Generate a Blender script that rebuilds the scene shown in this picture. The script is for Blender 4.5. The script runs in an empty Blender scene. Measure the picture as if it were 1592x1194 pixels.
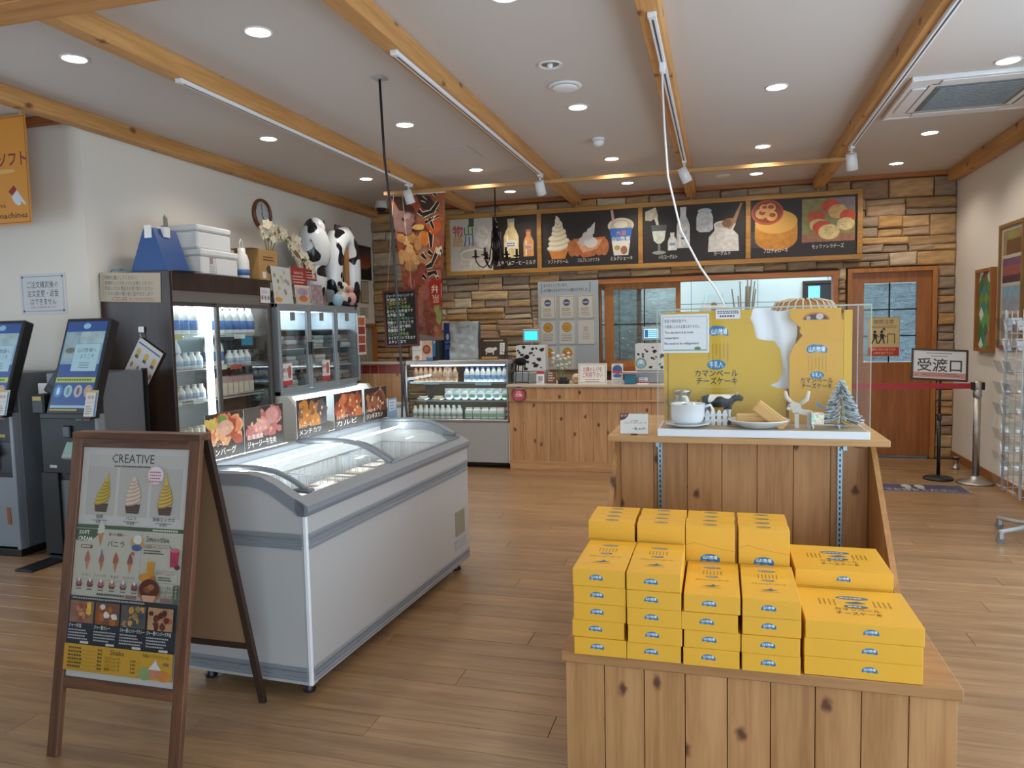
import bpy, math, random
from math import sin, cos, pi, radians
from mathutils import Matrix, Vector
random.seed(7)
SC = bpy.context.scene
COL = SC.collection

# ------------------------------------------------------------------ camera
cam = bpy.data.cameras.new('camera')
cam.sensor_width = 36.0
cam.lens = 36.0 * 1160.0 / 1592.0
cam.clip_start = 0.05
camo = bpy.data.objects.new('camera', cam)
COL.objects.link(camo)
RC = Matrix(((0.96312801, 0.00039879, 0.26904325), (0.26823251, 0.07616479, -0.96033861), (-0.0208746, 0.99709516, 0.07324947)))
camo.matrix_world = Matrix.Translation((0, 0, 1.5)) @ RC.to_4x4()
SC.camera = camo

# ------------------------------------------------------------------ world / daylight through the shop front
w = bpy.data.worlds.new('world'); SC.world = w; w.use_nodes = True
bg = w.node_tree.nodes['Background']
bg.inputs[0].default_value = (0.68, 0.84, 1.0, 1); bg.inputs[1].default_value = 3.1
DOWNLIGHT_W = 20.0
SC.view_settings.view_transform = 'Standard'
SC.view_settings.look = 'None'
SC.view_settings.gamma = 1.0
SC.view_settings.use_curve_mapping = False
SC.view_settings.exposure = 0.42

# ------------------------------------------------------------------ colour + materials
def L(h):
    if not isinstance(h, str): return h
    h = h.lstrip('#')
    o = []
    for i in (0, 2, 4):
        c = int(h[i:i+2], 16) / 255
        o.append(c / 12.92 if c <= .04045 else ((c + .055) / 1.055) ** 2.4)
    return (*o, 1.0)

MATS = {}
def nmat(name):
    m = bpy.data.materials.new(name); m.use_nodes = True
    nt = m.node_tree; b = nt.nodes['Principled BSDF']
    return m, nt, b
def plain(name, col, rough=.5, metal=0., emit=None, es=1., bump=0., bscale=60., spec=None):
    if name in MATS: return MATS[name]
    m, nt, b = nmat(name)
    b.inputs['Base Color'].default_value = L(col); b.inputs['Roughness'].default_value = rough
    b.inputs['Metallic'].default_value = metal
    if spec is not None: b.inputs['Specular IOR Level'].default_value = spec
    if emit:
        b.inputs['Emission Color'].default_value = L(emit); b.inputs['Emission Strength'].default_value = es
    n = nt.nodes.new('ShaderNodeTexNoise'); n.inputs['Scale'].default_value = bscale
    tc = nt.nodes.new('ShaderNodeTexCoord'); nt.links.new(tc.outputs['Object'], n.inputs['Vector'])
    r = nt.nodes.new('ShaderNodeMapRange'); r.inputs[3].default_value = rough * .9; r.inputs[4].default_value = min(1, rough * 1.1)
    nt.links.new(n.outputs[0], r.inputs[0]); nt.links.new(r.outputs[0], b.inputs['Roughness'])
    if bump:
        bp = nt.nodes.new('ShaderNodeBump'); bp.inputs['Strength'].default_value = bump; bp.inputs['Distance'].default_value = .002
        nt.links.new(n.outputs[0], bp.inputs['Height']); nt.links.new(bp.outputs[0], b.inputs['Normal'])
    MATS[name] = m; return m

def wood(name, light, dark, axis='z', rough=.5, grain=14., knots=0., rnd=True, var=.25, kcol='3a1d0c', gs=1.0):
    if name in MATS: return MATS[name]
    m, nt, b = nmat(name); N = nt.nodes.new; K = nt.links.new
    tc = N('ShaderNodeTexCoord'); oi = N('ShaderNodeObjectInfo')
    add = N('ShaderNodeVectorMath'); add.operation = 'MULTIPLY_ADD'
    comb = N('ShaderNodeCombineXYZ')
    for i in range(3): K(oi.outputs['Random'], comb.inputs[i])
    add.inputs[1].default_value = (37.1, 53.7, 71.3); K(comb.outputs[0], add.inputs[0]); K(tc.outputs['Object'], add.inputs[2])
    mp = N('ShaderNodeMapping')
    s = [grain, grain, grain]; s['xyz'.index(axis)] = grain * .07
    mp.inputs['Scale'].default_value = s; K(add.outputs[0], mp.inputs[0])
    n1 = N('ShaderNodeTexNoise'); n1.inputs['Scale'].default_value = 1.4 * gs; n1.inputs['Detail'].default_value = 5; n1.inputs['Distortion'].default_value = .6
    K(mp.outputs[0], n1.inputs['Vector'])
    wv = N('ShaderNodeTexNoise'); wv.inputs['Scale'].default_value = 7 * gs; wv.inputs['Detail'].default_value = 2; K(mp.outputs[0], wv.inputs['Vector'])
    mx = N('ShaderNodeMath'); mx.operation = 'MULTIPLY_ADD'; mx.inputs[1].default_value = .35; K(wv.outputs[0], mx.inputs[0]); 
    sc = N('ShaderNodeMath'); sc.operation = 'MULTIPLY'; sc.inputs[1].default_value = .75; K(n1.outputs[0], sc.inputs[0]); K(sc.outputs[0], mx.inputs[2])
    cr = N('ShaderNodeValToRGB'); e = cr.color_ramp.elements
    e[0].position = .38; e[0].color = L(dark); e[1].position = .68; e[1].color = L(light)
    K(mx.outputs[0], cr.inputs[0])
    out = cr.outputs[0]
    hs = N('ShaderNodeHueSaturation'); mr = N('ShaderNodeMapRange'); mr.inputs[3].default_value = 1 - var; mr.inputs[4].default_value = 1 + var
    K(oi.outputs['Random'], mr.inputs[0]); K(mr.outputs[0], hs.inputs['Value']); K(out, hs.inputs['Color']); out = hs.outputs[0]
    if knots:
        sp = N('ShaderNodeSeparateXYZ'); K(add.outputs[0], sp.inputs[0]); cb2 = N('ShaderNodeCombineXYZ')
        oth = [i for i in range(3) if i != 'xyz'.index(axis)]
        sm2 = N('ShaderNodeMath'); K(sp.outputs[oth[0]], sm2.inputs[0]); K(sp.outputs[oth[1]], sm2.inputs[1])
        nz = N('ShaderNodeTexNoise'); nz.inputs['Scale'].default_value = 25.; K(add.outputs[0], nz.inputs['Vector'])
        a3 = N('ShaderNodeMath'); a3.operation = 'MULTIPLY'; a3.inputs[1].default_value = knots * .62; K(sp.outputs['xyz'.index(axis)], a3.inputs[0])
        a2b = N('ShaderNodeMath'); a2b.operation = 'MULTIPLY_ADD'; a2b.inputs[1].default_value = .16; K(nz.outputs[0], a2b.inputs[0]); 
        a2x = N('ShaderNodeMath'); a2x.operation = 'MULTIPLY'; a2x.inputs[1].default_value = knots; K(sm2.outputs[0], a2x.inputs[0]); K(a2x.outputs[0], a2b.inputs[2])
        K(a2b.outputs[0], cb2.inputs[0]); K(a3.outputs[0], cb2.inputs[1])
        vo = N('ShaderNodeTexVoronoi'); vo.voronoi_dimensions = '2D'; vo.inputs['Scale'].default_value = 1.0; K(cb2.outputs[0], vo.inputs['Vector'])
        kr = N('ShaderNodeValToRGB'); ke = kr.color_ramp.elements
        ke[0].position = .03; ke[0].color = (.9, .9, .9, 1); ke[1].position = .085; ke[1].color = (0, 0, 0, 1)
        K(vo.outputs['Distance'], kr.inputs[0])
        mxr = N('ShaderNodeMix'); mxr.data_type = 'RGBA'; K(kr.outputs[0], mxr.inputs[0]); K(out, mxr.inputs[6]); mxr.inputs[7].default_value = L(kcol)
        out = mxr.outputs[2]
    K(out, b.inputs['Base Color']); b.inputs['Roughness'].default_value = rough
    bp = N('ShaderNodeBump'); bp.inputs['Strength'].default_value = .15; bp.inputs['Distance'].default_value = .001
    K(mx.outputs[0], bp.inputs['Height']); K(bp.outputs[0], b.inputs['Normal'])
    MATS[name] = m; return m

def glass(name, tint=(1, 1, 1, 1), refl=.12, rough=.0, bump=0.):
    if name in MATS: return MATS[name]
    m, nt, b = nmat(name); N = nt.nodes.new; K = nt.links.new
    nt.nodes.remove(b)
    out = nt.nodes['Material Output']
    tr = N('ShaderNodeBsdfTransparent'); tr.inputs[0].default_value = tint
    gl = N('ShaderNodeBsdfGlossy'); gl.inputs['Roughness'].default_value = rough; gl.inputs['Color'].default_value = (1, 1, 1, 1)
    fr = N('ShaderNodeLayerWeight'); fr.inputs[0].default_value = .25
    mr = N('ShaderNodeMapRange'); mr.inputs[3].default_value = refl * .3; mr.inputs[4].default_value = min(1, refl * 2.6)
    K(fr.outputs['Fresnel'], mr.inputs[0])
    mx = N('ShaderNodeMixShader'); K(mr.outputs[0], mx.inputs[0]); K(tr.outputs[0], mx.inputs[1]); K(gl.outputs[0], mx.inputs[2])
    K(mx.outputs[0], out.inputs[0])
    MATS[name] = m; return m

def vcol(name, rough=.5, noise=0., scale=40.):
    if name in MATS: return MATS[name]
    m, nt, b = nmat(name); N = nt.nodes.new; K = nt.links.new
    at = N('ShaderNodeVertexColor'); at.layer_name = 'Col'; out = at.outputs[0]
    if noise:
        tc = N('ShaderNodeTexCoord'); n = N('ShaderNodeTexNoise'); n.inputs['Scale'].default_value = scale; n.inputs['Detail'].default_value = 4
        K(tc.outputs['Object'], n.inputs['Vector'])
        mr = N('ShaderNodeMapRange'); mr.inputs[1].default_value = .3; mr.inputs[2].default_value = .7; mr.inputs[3].default_value = 1 - noise; mr.inputs[4].default_value = 1 + noise * .7
        K(n.outputs[0], mr.inputs[0])
        hs = N('ShaderNodeHueSaturation'); K(mr.outputs[0], hs.inputs['Value']); K(out, hs.inputs['Color']); out = hs.outputs[0]
    K(out, b.inputs['Base Color']); b.inputs['Roughness'].default_value = rough
    MATS[name] = m; return m

# ------------------------------------------------------------------ mesh builder
class MB:
    def __init__(s): s.v = []; s.f = []; s.sm = []
    def add(s, vs, fs, smooth=False):
        b = len(s.v); s.v += [tuple(p) for p in vs]; s.f += [tuple(i + b for i in f) for f in fs]; s.sm += [smooth] * len(fs); return s
    def box(s, x0, x1, y0, y1, z0, z1, c=0., M=None):
        if x0 > x1: x0, x1 = x1, x0
        if y0 > y1: y0, y1 = y1, y0
        if z0 > z1: z0, z1 = z1, z0
        if not c:
            vs = [(x, y, z) for x in (x0, x1) for y in (y0, y1) for z in (z0, z1)]
            fs = [(0, 1, 3, 2), (4, 6, 7, 5), (0, 4, 5, 1), (2, 3, 7, 6), (0, 2, 6, 4), (1, 5, 7, 3)]
        else:
            c = min(c, (x1-x0)*.49, (y1-y0)*.49, (z1-z0)*.49)
            vs = []; ix = {}
            for i, x in enumerate((x0, x1)):
                for j, y in enumerate((y0, y1)):
                    for k, z in enumerate((z0, z1)):
                        sx, sy, sz = (c if i == 0 else -c), (c if j == 0 else -c), (c if k == 0 else -c)
                        for a, p in enumerate(((x, y + sy, z + sz), (x + sx, y, z + sz), (x + sx, y + sy, z))):
                            ix[i, j, k, a] = len(vs); vs.append(p)
            g = lambda i, j, k, a: ix[i, j, k, a]
            fs = []
            for i in (0, 1):
                q = [g(i, 0, 0, 0), g(i, 0, 1, 0), g(i, 1, 1, 0), g(i, 1, 0, 0)]; fs.append(q if i == 0 else q[::-1])
                q = [g(0, i, 0, 1), g(1, i, 0, 1), g(1, i, 1, 1), g(0, i, 1, 1)]; fs.append(q if i == 0 else q[::-1])
                q = [g(0, 0, i, 2), g(0, 1, i, 2), g(1, 1, i, 2), g(1, 0, i, 2)]; fs.append(q if i == 0 else q[::-1])
            for i in (0, 1):
                for j in (0, 1):
                    q = [g(i, j, 0, 0), g(i, j, 1, 0), g(i, j, 1, 1), g(i, j, 0, 1)]; fs.append(q if i != j else q[::-1])
                    q = [g(i, 0, j, 0), g(i, 0, j, 2), g(i, 1, j, 2), g(i, 1, j, 0)]; fs.append(q if i != j else q[::-1])
                    q = [g(0, i, j, 1), g(1, i, j, 1), g(1, i, j, 2), g(0, i, j, 2)]; fs.append(q if i != j else q[::-1])
                    for k in (0, 1):
                        q = [g(i, j, k, 0), g(i, j, k, 1), g(i, j, k, 2)]; fs.append(q if (i + j + k) % 2 == 0 else q[::-1])
            fs = [tuple(q) for q in fs]
        if M: vs = [M @ Vector(p) for p in vs]
        return s.add(vs, fs)
    def prism(s, pts, a0, a1, axis='y', M=None, smooth=False):
        # pts 2D polygon; axis = extrusion axis. x:(y,z) y:(x,z) z:(x,y)
        n = len(pts)
        def mk(p, a): return {'x': (a, p[0], p[1]), 'y': (p[0], a, p[1]), 'z': (p[0], p[1], a)}[axis]
        vs = [mk(p, a0) for p in pts] + [mk(p, a1) for p in pts]
        if M: vs = [M @ Vector(p) for p in vs]
        ar = sum(pts[i][0]*pts[(i+1) % n][1] - pts[(i+1) % n][0]*pts[i][1] for i in range(n))
        fl = (ar > 0) ^ (axis == 'y') ^ (a1 < a0)
        fs = [tuple(range(n))[::-1], tuple(range(n, 2*n))]
        sd = [(i, (i+1) % n, (i+1) % n + n, i + n) for i in range(n)]
        if not fl: fs = [f[::-1] for f in fs]; sd = [f[::-1] for f in sd]
        b = len(s.v); s.add(vs, fs); s.f += [tuple(i + b for i in f) for f in sd]; s.sm += [smooth] * n
        return s
    def cyl(s, p0, p1, r0, r1=None, n=12, cap=True, smooth=True):
        r1 = r0 if r1 is None else r1
        p0, p1 = Vector(p0), Vector(p1); d = (p1 - p0).normalized()
        a = d.orthogonal().normalized(); b = d.cross(a)
        vs = []
        for p, r in ((p0, r0), (p1, r1)):
            vs += [p + a * (r * cos(2*pi*i/n)) + b * (r * sin(2*pi*i/n)) for i in range(n)]
        k = len(s.v); s.add(vs, [(i, (i+1) % n, (i+1) % n + n, i + n) for i in range(n)], smooth)
        if cap:
            s.f += [tuple(k + i for i in range(n))[::-1], tuple(k + n + i for i in range(n))]; s.sm += [False, False]
        return s
    def lathe(s, prof, n=20, o=(0, 0, 0), M=None, sx=1., sy=1., cap=True):
        vs = []; fs = []
        for r, z in prof: vs += [(o[0] + sx*r*cos(2*pi*i/n), o[1] + sy*r*sin(2*pi*i/n), o[2] + z) for i in range(n)]
        for j in range(len(prof) - 1):
            for i in range(n): fs.append((j*n+i, j*n+(i+1) % n, (j+1)*n+(i+1) % n, (j+1)*n+i))
        if M: vs = [M @ Vector(p) for p in vs]
        b = len(s.v); s.add(vs, fs, True)
        if not cap: return s
        if prof[0][0] > 1e-5: s.f.append(tuple(b + i for i in range(n))[::-1]); s.sm.append(False)
        if prof[-1][0] > 1e-5 and abs(prof[-1][1] - prof[-2][1]) > 1e-6: s.f.append(tuple(b + (len(prof)-1)*n + i for i in range(n))); s.sm.append(False)
        return s
    def tube(s, pts, r, n=8, closed=False, radii=None):
        pts = [Vector(p) for p in pts]; m = len(pts); rings = []; up = None
        for i, p in enumerate(pts):
            if closed: d = pts[(i+1) % m] - pts[i-1]
            else: d = pts[min(i+1, m-1)] - pts[max(i-1, 0)]
            d.normalize()
            if up is None: a = d.orthogonal().normalized()
            else: a = (up - d * up.dot(d)).normalized()
            up = a; b = d.cross(a); rr = radii[i] if radii else r
            rings.append([p + a*(rr*cos(2*pi*k/n)) + b*(rr*sin(2*pi*k/n)) for k in range(n)])
        vs = [q for R in rings for q in R]; fs = []
        for i in range(m if closed else m - 1):
            j = (i + 1) % m
            for k in range(n): fs.append((i*n+k, i*n+(k+1) % n, j*n+(k+1) % n, j*n+k))
        b = len(s.v); s.add(vs, fs, True)
        if not closed:
            s.f += [tuple(b + k for k in range(n))[::-1], tuple(b + (m-1)*n + k for k in range(n))]; s.sm += [False, False]
        return s
    def ball(s, c, r, n=10, m=7, sx=1, sy=1, sz=1):
        prof = [(r*sin(pi*j/m), -r*cos(pi*j/m)) for j in range(m + 1)]
        vs = []; fs = []
        for a, z in prof: vs += [(c[0] + sx*a*cos(2*pi*i/n), c[1] + sy*a*sin(2*pi*i/n), c[2] + sz*z) for i in range(n)]
        for j in range(m):
            for i in range(n): fs.append((j*n+i, j*n+(i+1) % n, (j+1)*n+(i+1) % n, (j+1)*n+i))
        return s.add(vs, fs, True)
    def sheet(s, fn, nu, nv, th=0.):
        vs = [fn(i / nu, j / nv) for j in range(nv + 1) for i in range(nu + 1)]
        fs = [(j*(nu+1)+i, j*(nu+1)+i+1, (j+1)*(nu+1)+i+1, (j+1)*(nu+1)+i) for j in range(nv) for i in range(nu)]
        return s.add(vs, fs, True)
    def mesh(s, name):
        me = bpy.data.meshes.new(name); me.from_pydata(s.v, [], s.f)
        me.polygons.foreach_set('use_smooth', s.sm); me.update(); return me
    def build(s, name, mat, parent=None, loc=None, rot=None, **tags):
        return link(name, s.mesh(name), mat, parent, loc, rot, **tags)

def link(name, me, mat, parent=None, loc=None, rot=None, **tags):
    if mat is not None and len(me.materials) == 0: me.materials.append(mat)
    o = bpy.data.objects.new(name, me); COL.objects.link(o)
    if parent: o.parent = parent
    if loc: o.location = loc
    if rot: o.rotation_euler = rot
    tag(o, **tags)
    return o
def tag(o, label=None, cat=None, group=None, kind=None):
    if label: o['label'] = label
    if cat: o['category'] = cat
    if group: o['group'] = group
    if kind: o['kind'] = kind
    return o
def thing(name, label, cat, loc=(0, 0, 0), rz=0., group=None, rot=None):
    o = bpy.data.objects.new(name, None); COL.objects.link(o); o.empty_display_size = .1
    o.location = loc; o.rotation_euler = rot if rot else (0, 0, rz)
    return tag(o, label, cat, group)
def struct(name, mb, mat, **k): return mb.build(name, mat, kind='structure', **k)
KIDS = {}
def copy_tree(o, parent=None, loc=None, rot=None, label=None, group=None):
    c = o.copy(); COL.objects.link(c)
    c.parent = parent
    if loc is not None: c.location = loc
    if rot is not None: c.rotation_euler = rot
    if label: c['label'] = label
    if group: c['group'] = group
    for ch in list(o.children):
        copy_tree(ch, c)
    return c
def hide_proto(o):
    for ch in list(o.children): hide_proto(ch)
    bpy.data.objects.remove(o, do_unlink=True)

# ------------------------------------------------------------------ flat print (posters, labels, lettering)
_tc = {}
def text_mesh(body, bold=0.):
    key = (body, bold)
    if key in _tc: return _tc[key]
    c = bpy.data.curves.new('t', 'FONT'); c.body = body; c.size = 1.0; c.resolution_u = 1
    c.offset = bold
    o = bpy.data.objects.new('t', c); COL.objects.link(o)
    me = o.to_mesh()
    v = [(p.co.x, p.co.y) for p in me.vertices]; f = [tuple(p.vertices) for p in me.polygons]
    o.to_mesh_clear(); bpy.data.objects.remove(o); bpy.data.curves.remove(c)
    if v:
        x0 = min(p[0] for p in v); x1 = max(p[0] for p in v); y0 = min(p[1] for p in v); y1 = max(p[1] for p in v)
    else: x0 = x1 = y0 = y1 = 0
    _tc[key] = (v, f, x0, x1, y0, y1); return _tc[key]

class Print:
    STEP = .00006
    def __init__(s): s.v = []; s.f = []; s.c = []; s.m = []; s.l = 0
    def _add(s, pts, faces, col, photo=False):
        s.l += 1; z = s.l * s.STEP; b = len(s.v)
        s.v += [(p[0], p[1], z) for p in pts]; s.f += [tuple(i + b for i in f) for f in faces]
        s.c += [L(col)] * len(faces); s.m += [1 if photo else 0] * len(faces); return s
    def poly(s, pts, col, photo=False):
        ar = sum(pts[i][0]*pts[(i+1) % len(pts)][1] - pts[(i+1) % len(pts)][0]*pts[i][1] for i in range(len(pts)))
        f = tuple(range(len(pts)))
        return s._add(pts, [f if ar > 0 else f[::-1]], col, photo)
    def rect(s, u0, v0, u1, v1, col, photo=False): return s.poly([(u0, v0), (u1, v0), (u1, v1), (u0, v1)], col, photo)
    def frame(s, u0, v0, u1, v1, t, col):
        s.rect(u0, v0, u1, v0+t, col); s.l -= 1; s.rect(u0, v1-t, u1, v1, col); s.l -= 1; s.rect(u0, v0, u0+t, v1, col); s.l -= 1; return s.rect(u1-t, v0, u1, v1, col)
    def ell(s, u, v, ru, rv, col, n=20, photo=False, rot=0., a0=0., a1=2*pi):
        full = abs(a1 - a0 - 2*pi) < 1e-4
        pts = []
        for i in range(n if full else n + 1):
            a = a0 + (a1 - a0) * i / n; x = ru*cos(a); y = rv*sin(a)
            pts.append((u + x*cos(rot) - y*sin(rot), v + x*sin(rot) + y*cos(rot)))
        return s.poly(pts, col, photo)
    def ring(s, u, v, r, t, col, n=24):
        o = [(u+r*cos(2*pi*i/n), v+r*sin(2*pi*i/n)) for i in range(n)] + [(u+(r-t)*cos(2*pi*i/n), v+(r-t)*sin(2*pi*i/n)) for i in range(n)]
        return s._add(o, [(i, (i+1) % n, (i+1) % n+n, i+n) for i in range(n)], col)
    def line(s, pts, w, col, photo=False):
        for a, b in zip(pts[:-1], pts[1:]):
            dx, dy = b[0]-a[0], b[1]-a[1]; d = math.hypot(dx, dy) or 1; nx, ny = -dy/d*w/2, dx/d*w/2
            s.poly([(a[0]-nx, a[1]-ny), (b[0]-nx, b[1]-ny), (b[0]+nx, b[1]+ny), (a[0]+nx, a[1]+ny)], col, photo); s.l -= 1
        s.l += 1; return s
    def text(s, body, u, v, h, col, al='c', w=None, bold=0., rot=0., vert=False):
        # h: em height; baseline at v
        if vert:
            for i, ch in enumerate(body):
                if ch in 'ー': s.rect(u-h*.05, v-i*h*1.02-h*.1, u+h*.05, v-i*h*1.02+h*.75, col)
                else: s.text(ch, u, v - i*h*1.02, h, col, 'c', None, bold)
            return s
        vv, ff, x0, x1, y0, y1 = text_mesh(body, bold)
        if not vv: return s
        k = h; kx = h
        if w: kx = w / max(x1 - x0, 1e-6)
        wd = (x1 - x0)*kx
        ox = {'c': -wd/2, 'l': 0, 'r': -wd}[al]
        pts = []
        for x, y in vv:
            X, Y = (x-x0)*kx+ox, y*k
            pts.append((u + X*cos(rot) - Y*sin(rot), v + X*sin(rot) + Y*cos(rot)))
        return s._add(pts, ff, col)
    def lines(s, u, v, w, n, dv, t, col, al='l', rag=.3, seed=0):
        # greeked small print: rows of short dashes
        r = random.Random(seed)
        for i in range(n):
            x = u; end = u + w*(1 - rag*r.random()) 
            if al == 'c': x = u - w/2*(1-rag*.3*r.random()); end = 2*u - x
            y = v - i*dv
            while x < end - t:
                g = t*(.7 + r.random()*1.1); s.rect(x, y, min(x+g, end), y+t, col); s.l -= 1; x += g + t*.35
        s.l += 1; return s
    def build(s, parent, origin, u=(1, 0, 0), v=(0, 0, 1), name='print', mat='print', pmat='photo'):
        u = Vector(u).normalized(); v = Vector(v).normalized(); n = u.cross(v)
        o = Vector(origin)
        me = bpy.data.meshes.new(name)
        me.from_pydata([tuple(o + u*p[0] + v*p[1] + n*p[2]) for p in s.v], [], s.f)
        ca = me.color_attributes.new('Col', 'FLOAT_COLOR', 'CORNER')
        buf = []
        for p, c in zip(me.polygons, s.c): buf += list(c) * p.loop_total
        ca.data.foreach_set('color', buf)
        me.materials.append(vcol('print', .45)); me.materials.append(vcol('photo', .4, .22, 18.))
        me.polygons.foreach_set('material_index', s.m); me.update()
        return link(name, me, None, parent)
def P2(pr): return pr
def blob(pr, u, v, r, col, k=.25, n=14, seed=0, photo=True, sx=1., sy=1.):
    rr = random.Random(seed)
    pts = [(u + sx*r*(1 + k*(rr.random()-.5)*2)*cos(2*pi*i/n), v + sy*r*(1 + k*(rr.random()-.5)*2)*sin(2*pi*i/n)) for i in range(n)]
    return pr.poly(pts, col, photo)
# ------------------------------------------------------------------ shared materials
XL, XR, YB, ZC = -4.40, 2.43, 9.07, 3.09
WALL = plain('wall_paper', 'dcd6cb', .85, bump=.25, bscale=180)
CEIL = plain('ceiling_paper', 'ccc5bf', .9, bump=.2, bscale=150)
BEAM = wood('beam_wood', 'cf9c5f', 'b27d44', 'y', .55, 10, knots=3., var=.08, kcol='6b3a18')
BEAMX = wood('beam_wood_cross', 'c98f52', 'a9713a', 'x', .55, 10, var=.08)
TRIM = wood('trim_wood', 'b5733c', '935729', 'x', .5, 14, var=.06)
TRIMZ = wood('trim_wood_upright', 'bd7c3c', '9c612c', 'z', .5, 14, var=.06)
TRIMY = wood('trim_wood_side', '9a6534', '7a4a22', 'y', .5, 14, var=.06)
WHITE = plain('white_plastic', 'e4e6e8', .4)
GREYP = plain('grey_plastic', '8f9296', .4)
BLACK = plain('black_plastic', '17181b', .35)
BLACKM = plain('black_iron', '101011', .45, .6)
STEEL = plain('brushed_steel', 'b4b2ae', .38, 1.)
ALU = plain('aluminium', 'a9b0b6', .35, .9)
PAPER = plain('paper', 'dcdcdc', .7)
ACRYL = glass('acrylic', (.99, .995, .99, 1), .018)
GLASS = glass('clear_glass', (.95, .98, .98, 1), .045)
LED = plain('led_white', 'ffffff', .4, emit='f4fbff', es=5.5)
LEDW = plain('led_warm', 'ffffff', .4, emit='fff2dd', es=14.)
KNOT = wood('knotty_cedar', 'c19468', 'a5774e', 'z', .55, 16, knots=4.5, var=.09)
KNOTX = wood('knotty_cedar_flat', 'bd9266', 'a27449', 'x', .5, 14, var=.05)

# ------------------------------------------------------------------ floor with laminate planks
fl = struct('floor', MB().box(-6.4, 2.6, -3.0, 11.6, -.06, -.012), plain('subfloor', '3c2a1c', .7))
FLOORM = wood('floor_laminate', 'a07f5c', '806346', 'x', .30, 20, var=.10, gs=.8)
PW, PL = .152, 1.82
pm = MB().box(-PL/2+.0008, PL/2-.0008, -PW/2+.0008, PW/2-.0008, -.012, 0, c=.0015).mesh('plank'); pm.materials.append(FLOORM)
rows = int((YB - .9) / PW)
for j in range(rows):
    y = .9 + PW*(j + .5); off = ((j * .37) % 1.0) * PL
    x = -6.2 + off - PL; 
    while x < XR - .01:
        a, b = max(x, -5.6 if y < 4.4 else XL - .02), min(x + PL, XR + .02)
        if b - a > .03:
            if b - a > PL - .01: o = link('plank', pm, None, fl, ((a + b)/2, y, 0))
            else:
                o = MB().box(-(b-a)/2+.0008, (b-a)/2-.0008, -PW/2+.0008, PW/2-.0008, -.012, 0, c=.0015).build('plank', FLOORM, fl, ((a+b)/2, y, 0))
        x += PL
rest = MB()
for j in range(14):
    y = .9 - PW*(j + .5)
    for i in range(5): x = -6.2 + i*PL + (j % 3)*.5 - .5; rest.box(x+.001, x+PL-.001, y-PW/2+.001, y+PW/2-.001, -.012, 0)
tag(rest.build('planks_beyond', FLOORM, fl), kind='stuff')

# ------------------------------------------------------------------ walls, ceiling
struct('ceiling', MB().box(-6.4, 2.6, -3.0, YB + .3, ZC, ZC + .12), CEIL)
struct('wall_left', MB().box(XL - .15, XL, 4.42, YB + .15, 0, ZC), WALL)
struct('wall_alcove', MB().box(-6.3, XL - .15, 4.42, 4.57, 0, ZC), WALL)
struct('wall_far_left', MB().box(-6.4, -6.3, 3.0, 4.57, 0, ZC).box(-6.4, -6.3, -3., 3.0, 2.4, ZC).box(-6.4, -6.3, -3., 3.0, 0, .5).box(-6.4, -6.3, -3., .4, .5, 2.4), WALL)  # unseen window opening added to bring in blue daylight
# shop front behind the camera: unseen wall, its opening and solid part shaped for daylight
struct('wall_front', MB().box(-6.4, -1.2, -3.1, -3.0, 0, ZC).box(-1.2, XR + .15, -3.1, -3.0, 2.5, ZC).box(-.1, .0, -3.1, -3.0, 0, 2.5), WALL)
# right wall has openings added out of view, sized for daylight; solid from y = 5.2 on
wr = MB().box(XR, XR + .15, 5.2, YB + .15, 0, ZC).box(XR, XR + .15, -3, 5.2, 2.75, ZC).box(XR, XR + .15, -3, 5.2, 0, .15)
for y in (-3., -.3, 2.4, 5.05): wr.box(XR, XR + .15, y, y + .15, .15, 2.75)
struct('wall_right', wr, WALL)
bk = MB()
for (a, b, z0, z1) in ((XL - .1, -1.43, 0, ZC), (-1.43, 1.25, 2.05, ZC), (-1.43, 1.25, 0, 1.0), (1.25, 1.355, 0, ZC), (1.355, 2.245, 2.085, ZC), (2.245, XR + .1, 0, ZC)):
    bk.box(a, b, YB, YB + .15, z0, z1)
wb = struct('wall_back', bk, plain('mortar_shadow', '5a4636', .9))
sm, nt, b = nmat('ledge_stone'); N = nt.nodes.new; K = nt.links.new
oi = N('ShaderNodeObjectInfo'); cr = N('ShaderNodeValToRGB'); els = cr.color_ramp.elements
cols = ['bd9a6e', 'a98860', 'b8966a', 'a08c74', 'c4a67c', 'b28a58', '967a60', 'c6b294', 'ad9072', 'bf9866', '9a8670', 'b89b76']
els[0].color = L(cols[0]); els[1].position = .999; els[1].color = L(cols[-1])
for i, c in enumerate(cols[1:-1]): e = els.new((i + 1)/len(cols)); e.color = L(c)
cr.color_ramp.interpolation = 'CONSTANT'; K(oi.outputs['Random'], cr.inputs[0])
tc = N('ShaderNodeTexCoord'); mp = N('ShaderNodeMapping'); mp.inputs['Scale'].default_value = (3, 3, 11); K(tc.outputs['Object'], mp.inputs[0])
n1 = N('ShaderNodeTexNoise'); n1.inputs['Scale'].default_value = 2.2; n1.inputs['Detail'].default_value = 6; K(mp.outputs[0], n1.inputs['Vector'])
mr = N('ShaderNodeMapRange'); mr.inputs[1].default_value = .3; mr.inputs[2].default_value = .7; mr.inputs[3].default_value = .72; mr.inputs[4].default_value = 1.25; K(n1.outputs[0], mr.inputs[0])
hs = N('ShaderNodeHueSaturation'); K(mr.outputs[0], hs.inputs['Value']); K(cr.outputs[0], hs.inputs['Color']); K(hs.outputs[0], b.inputs['Base Color']); b.inputs['Roughness'].default_value = .85
bp = N('ShaderNodeBump'); bp.inputs['Strength'].default_value = .7; bp.inputs['Distance'].default_value = .01; K(n1.outputs[0], bp.inputs['Height']); K(bp.outputs[0], b.inputs['Normal'])
STONE = sm
rs = random.Random(21)
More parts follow.
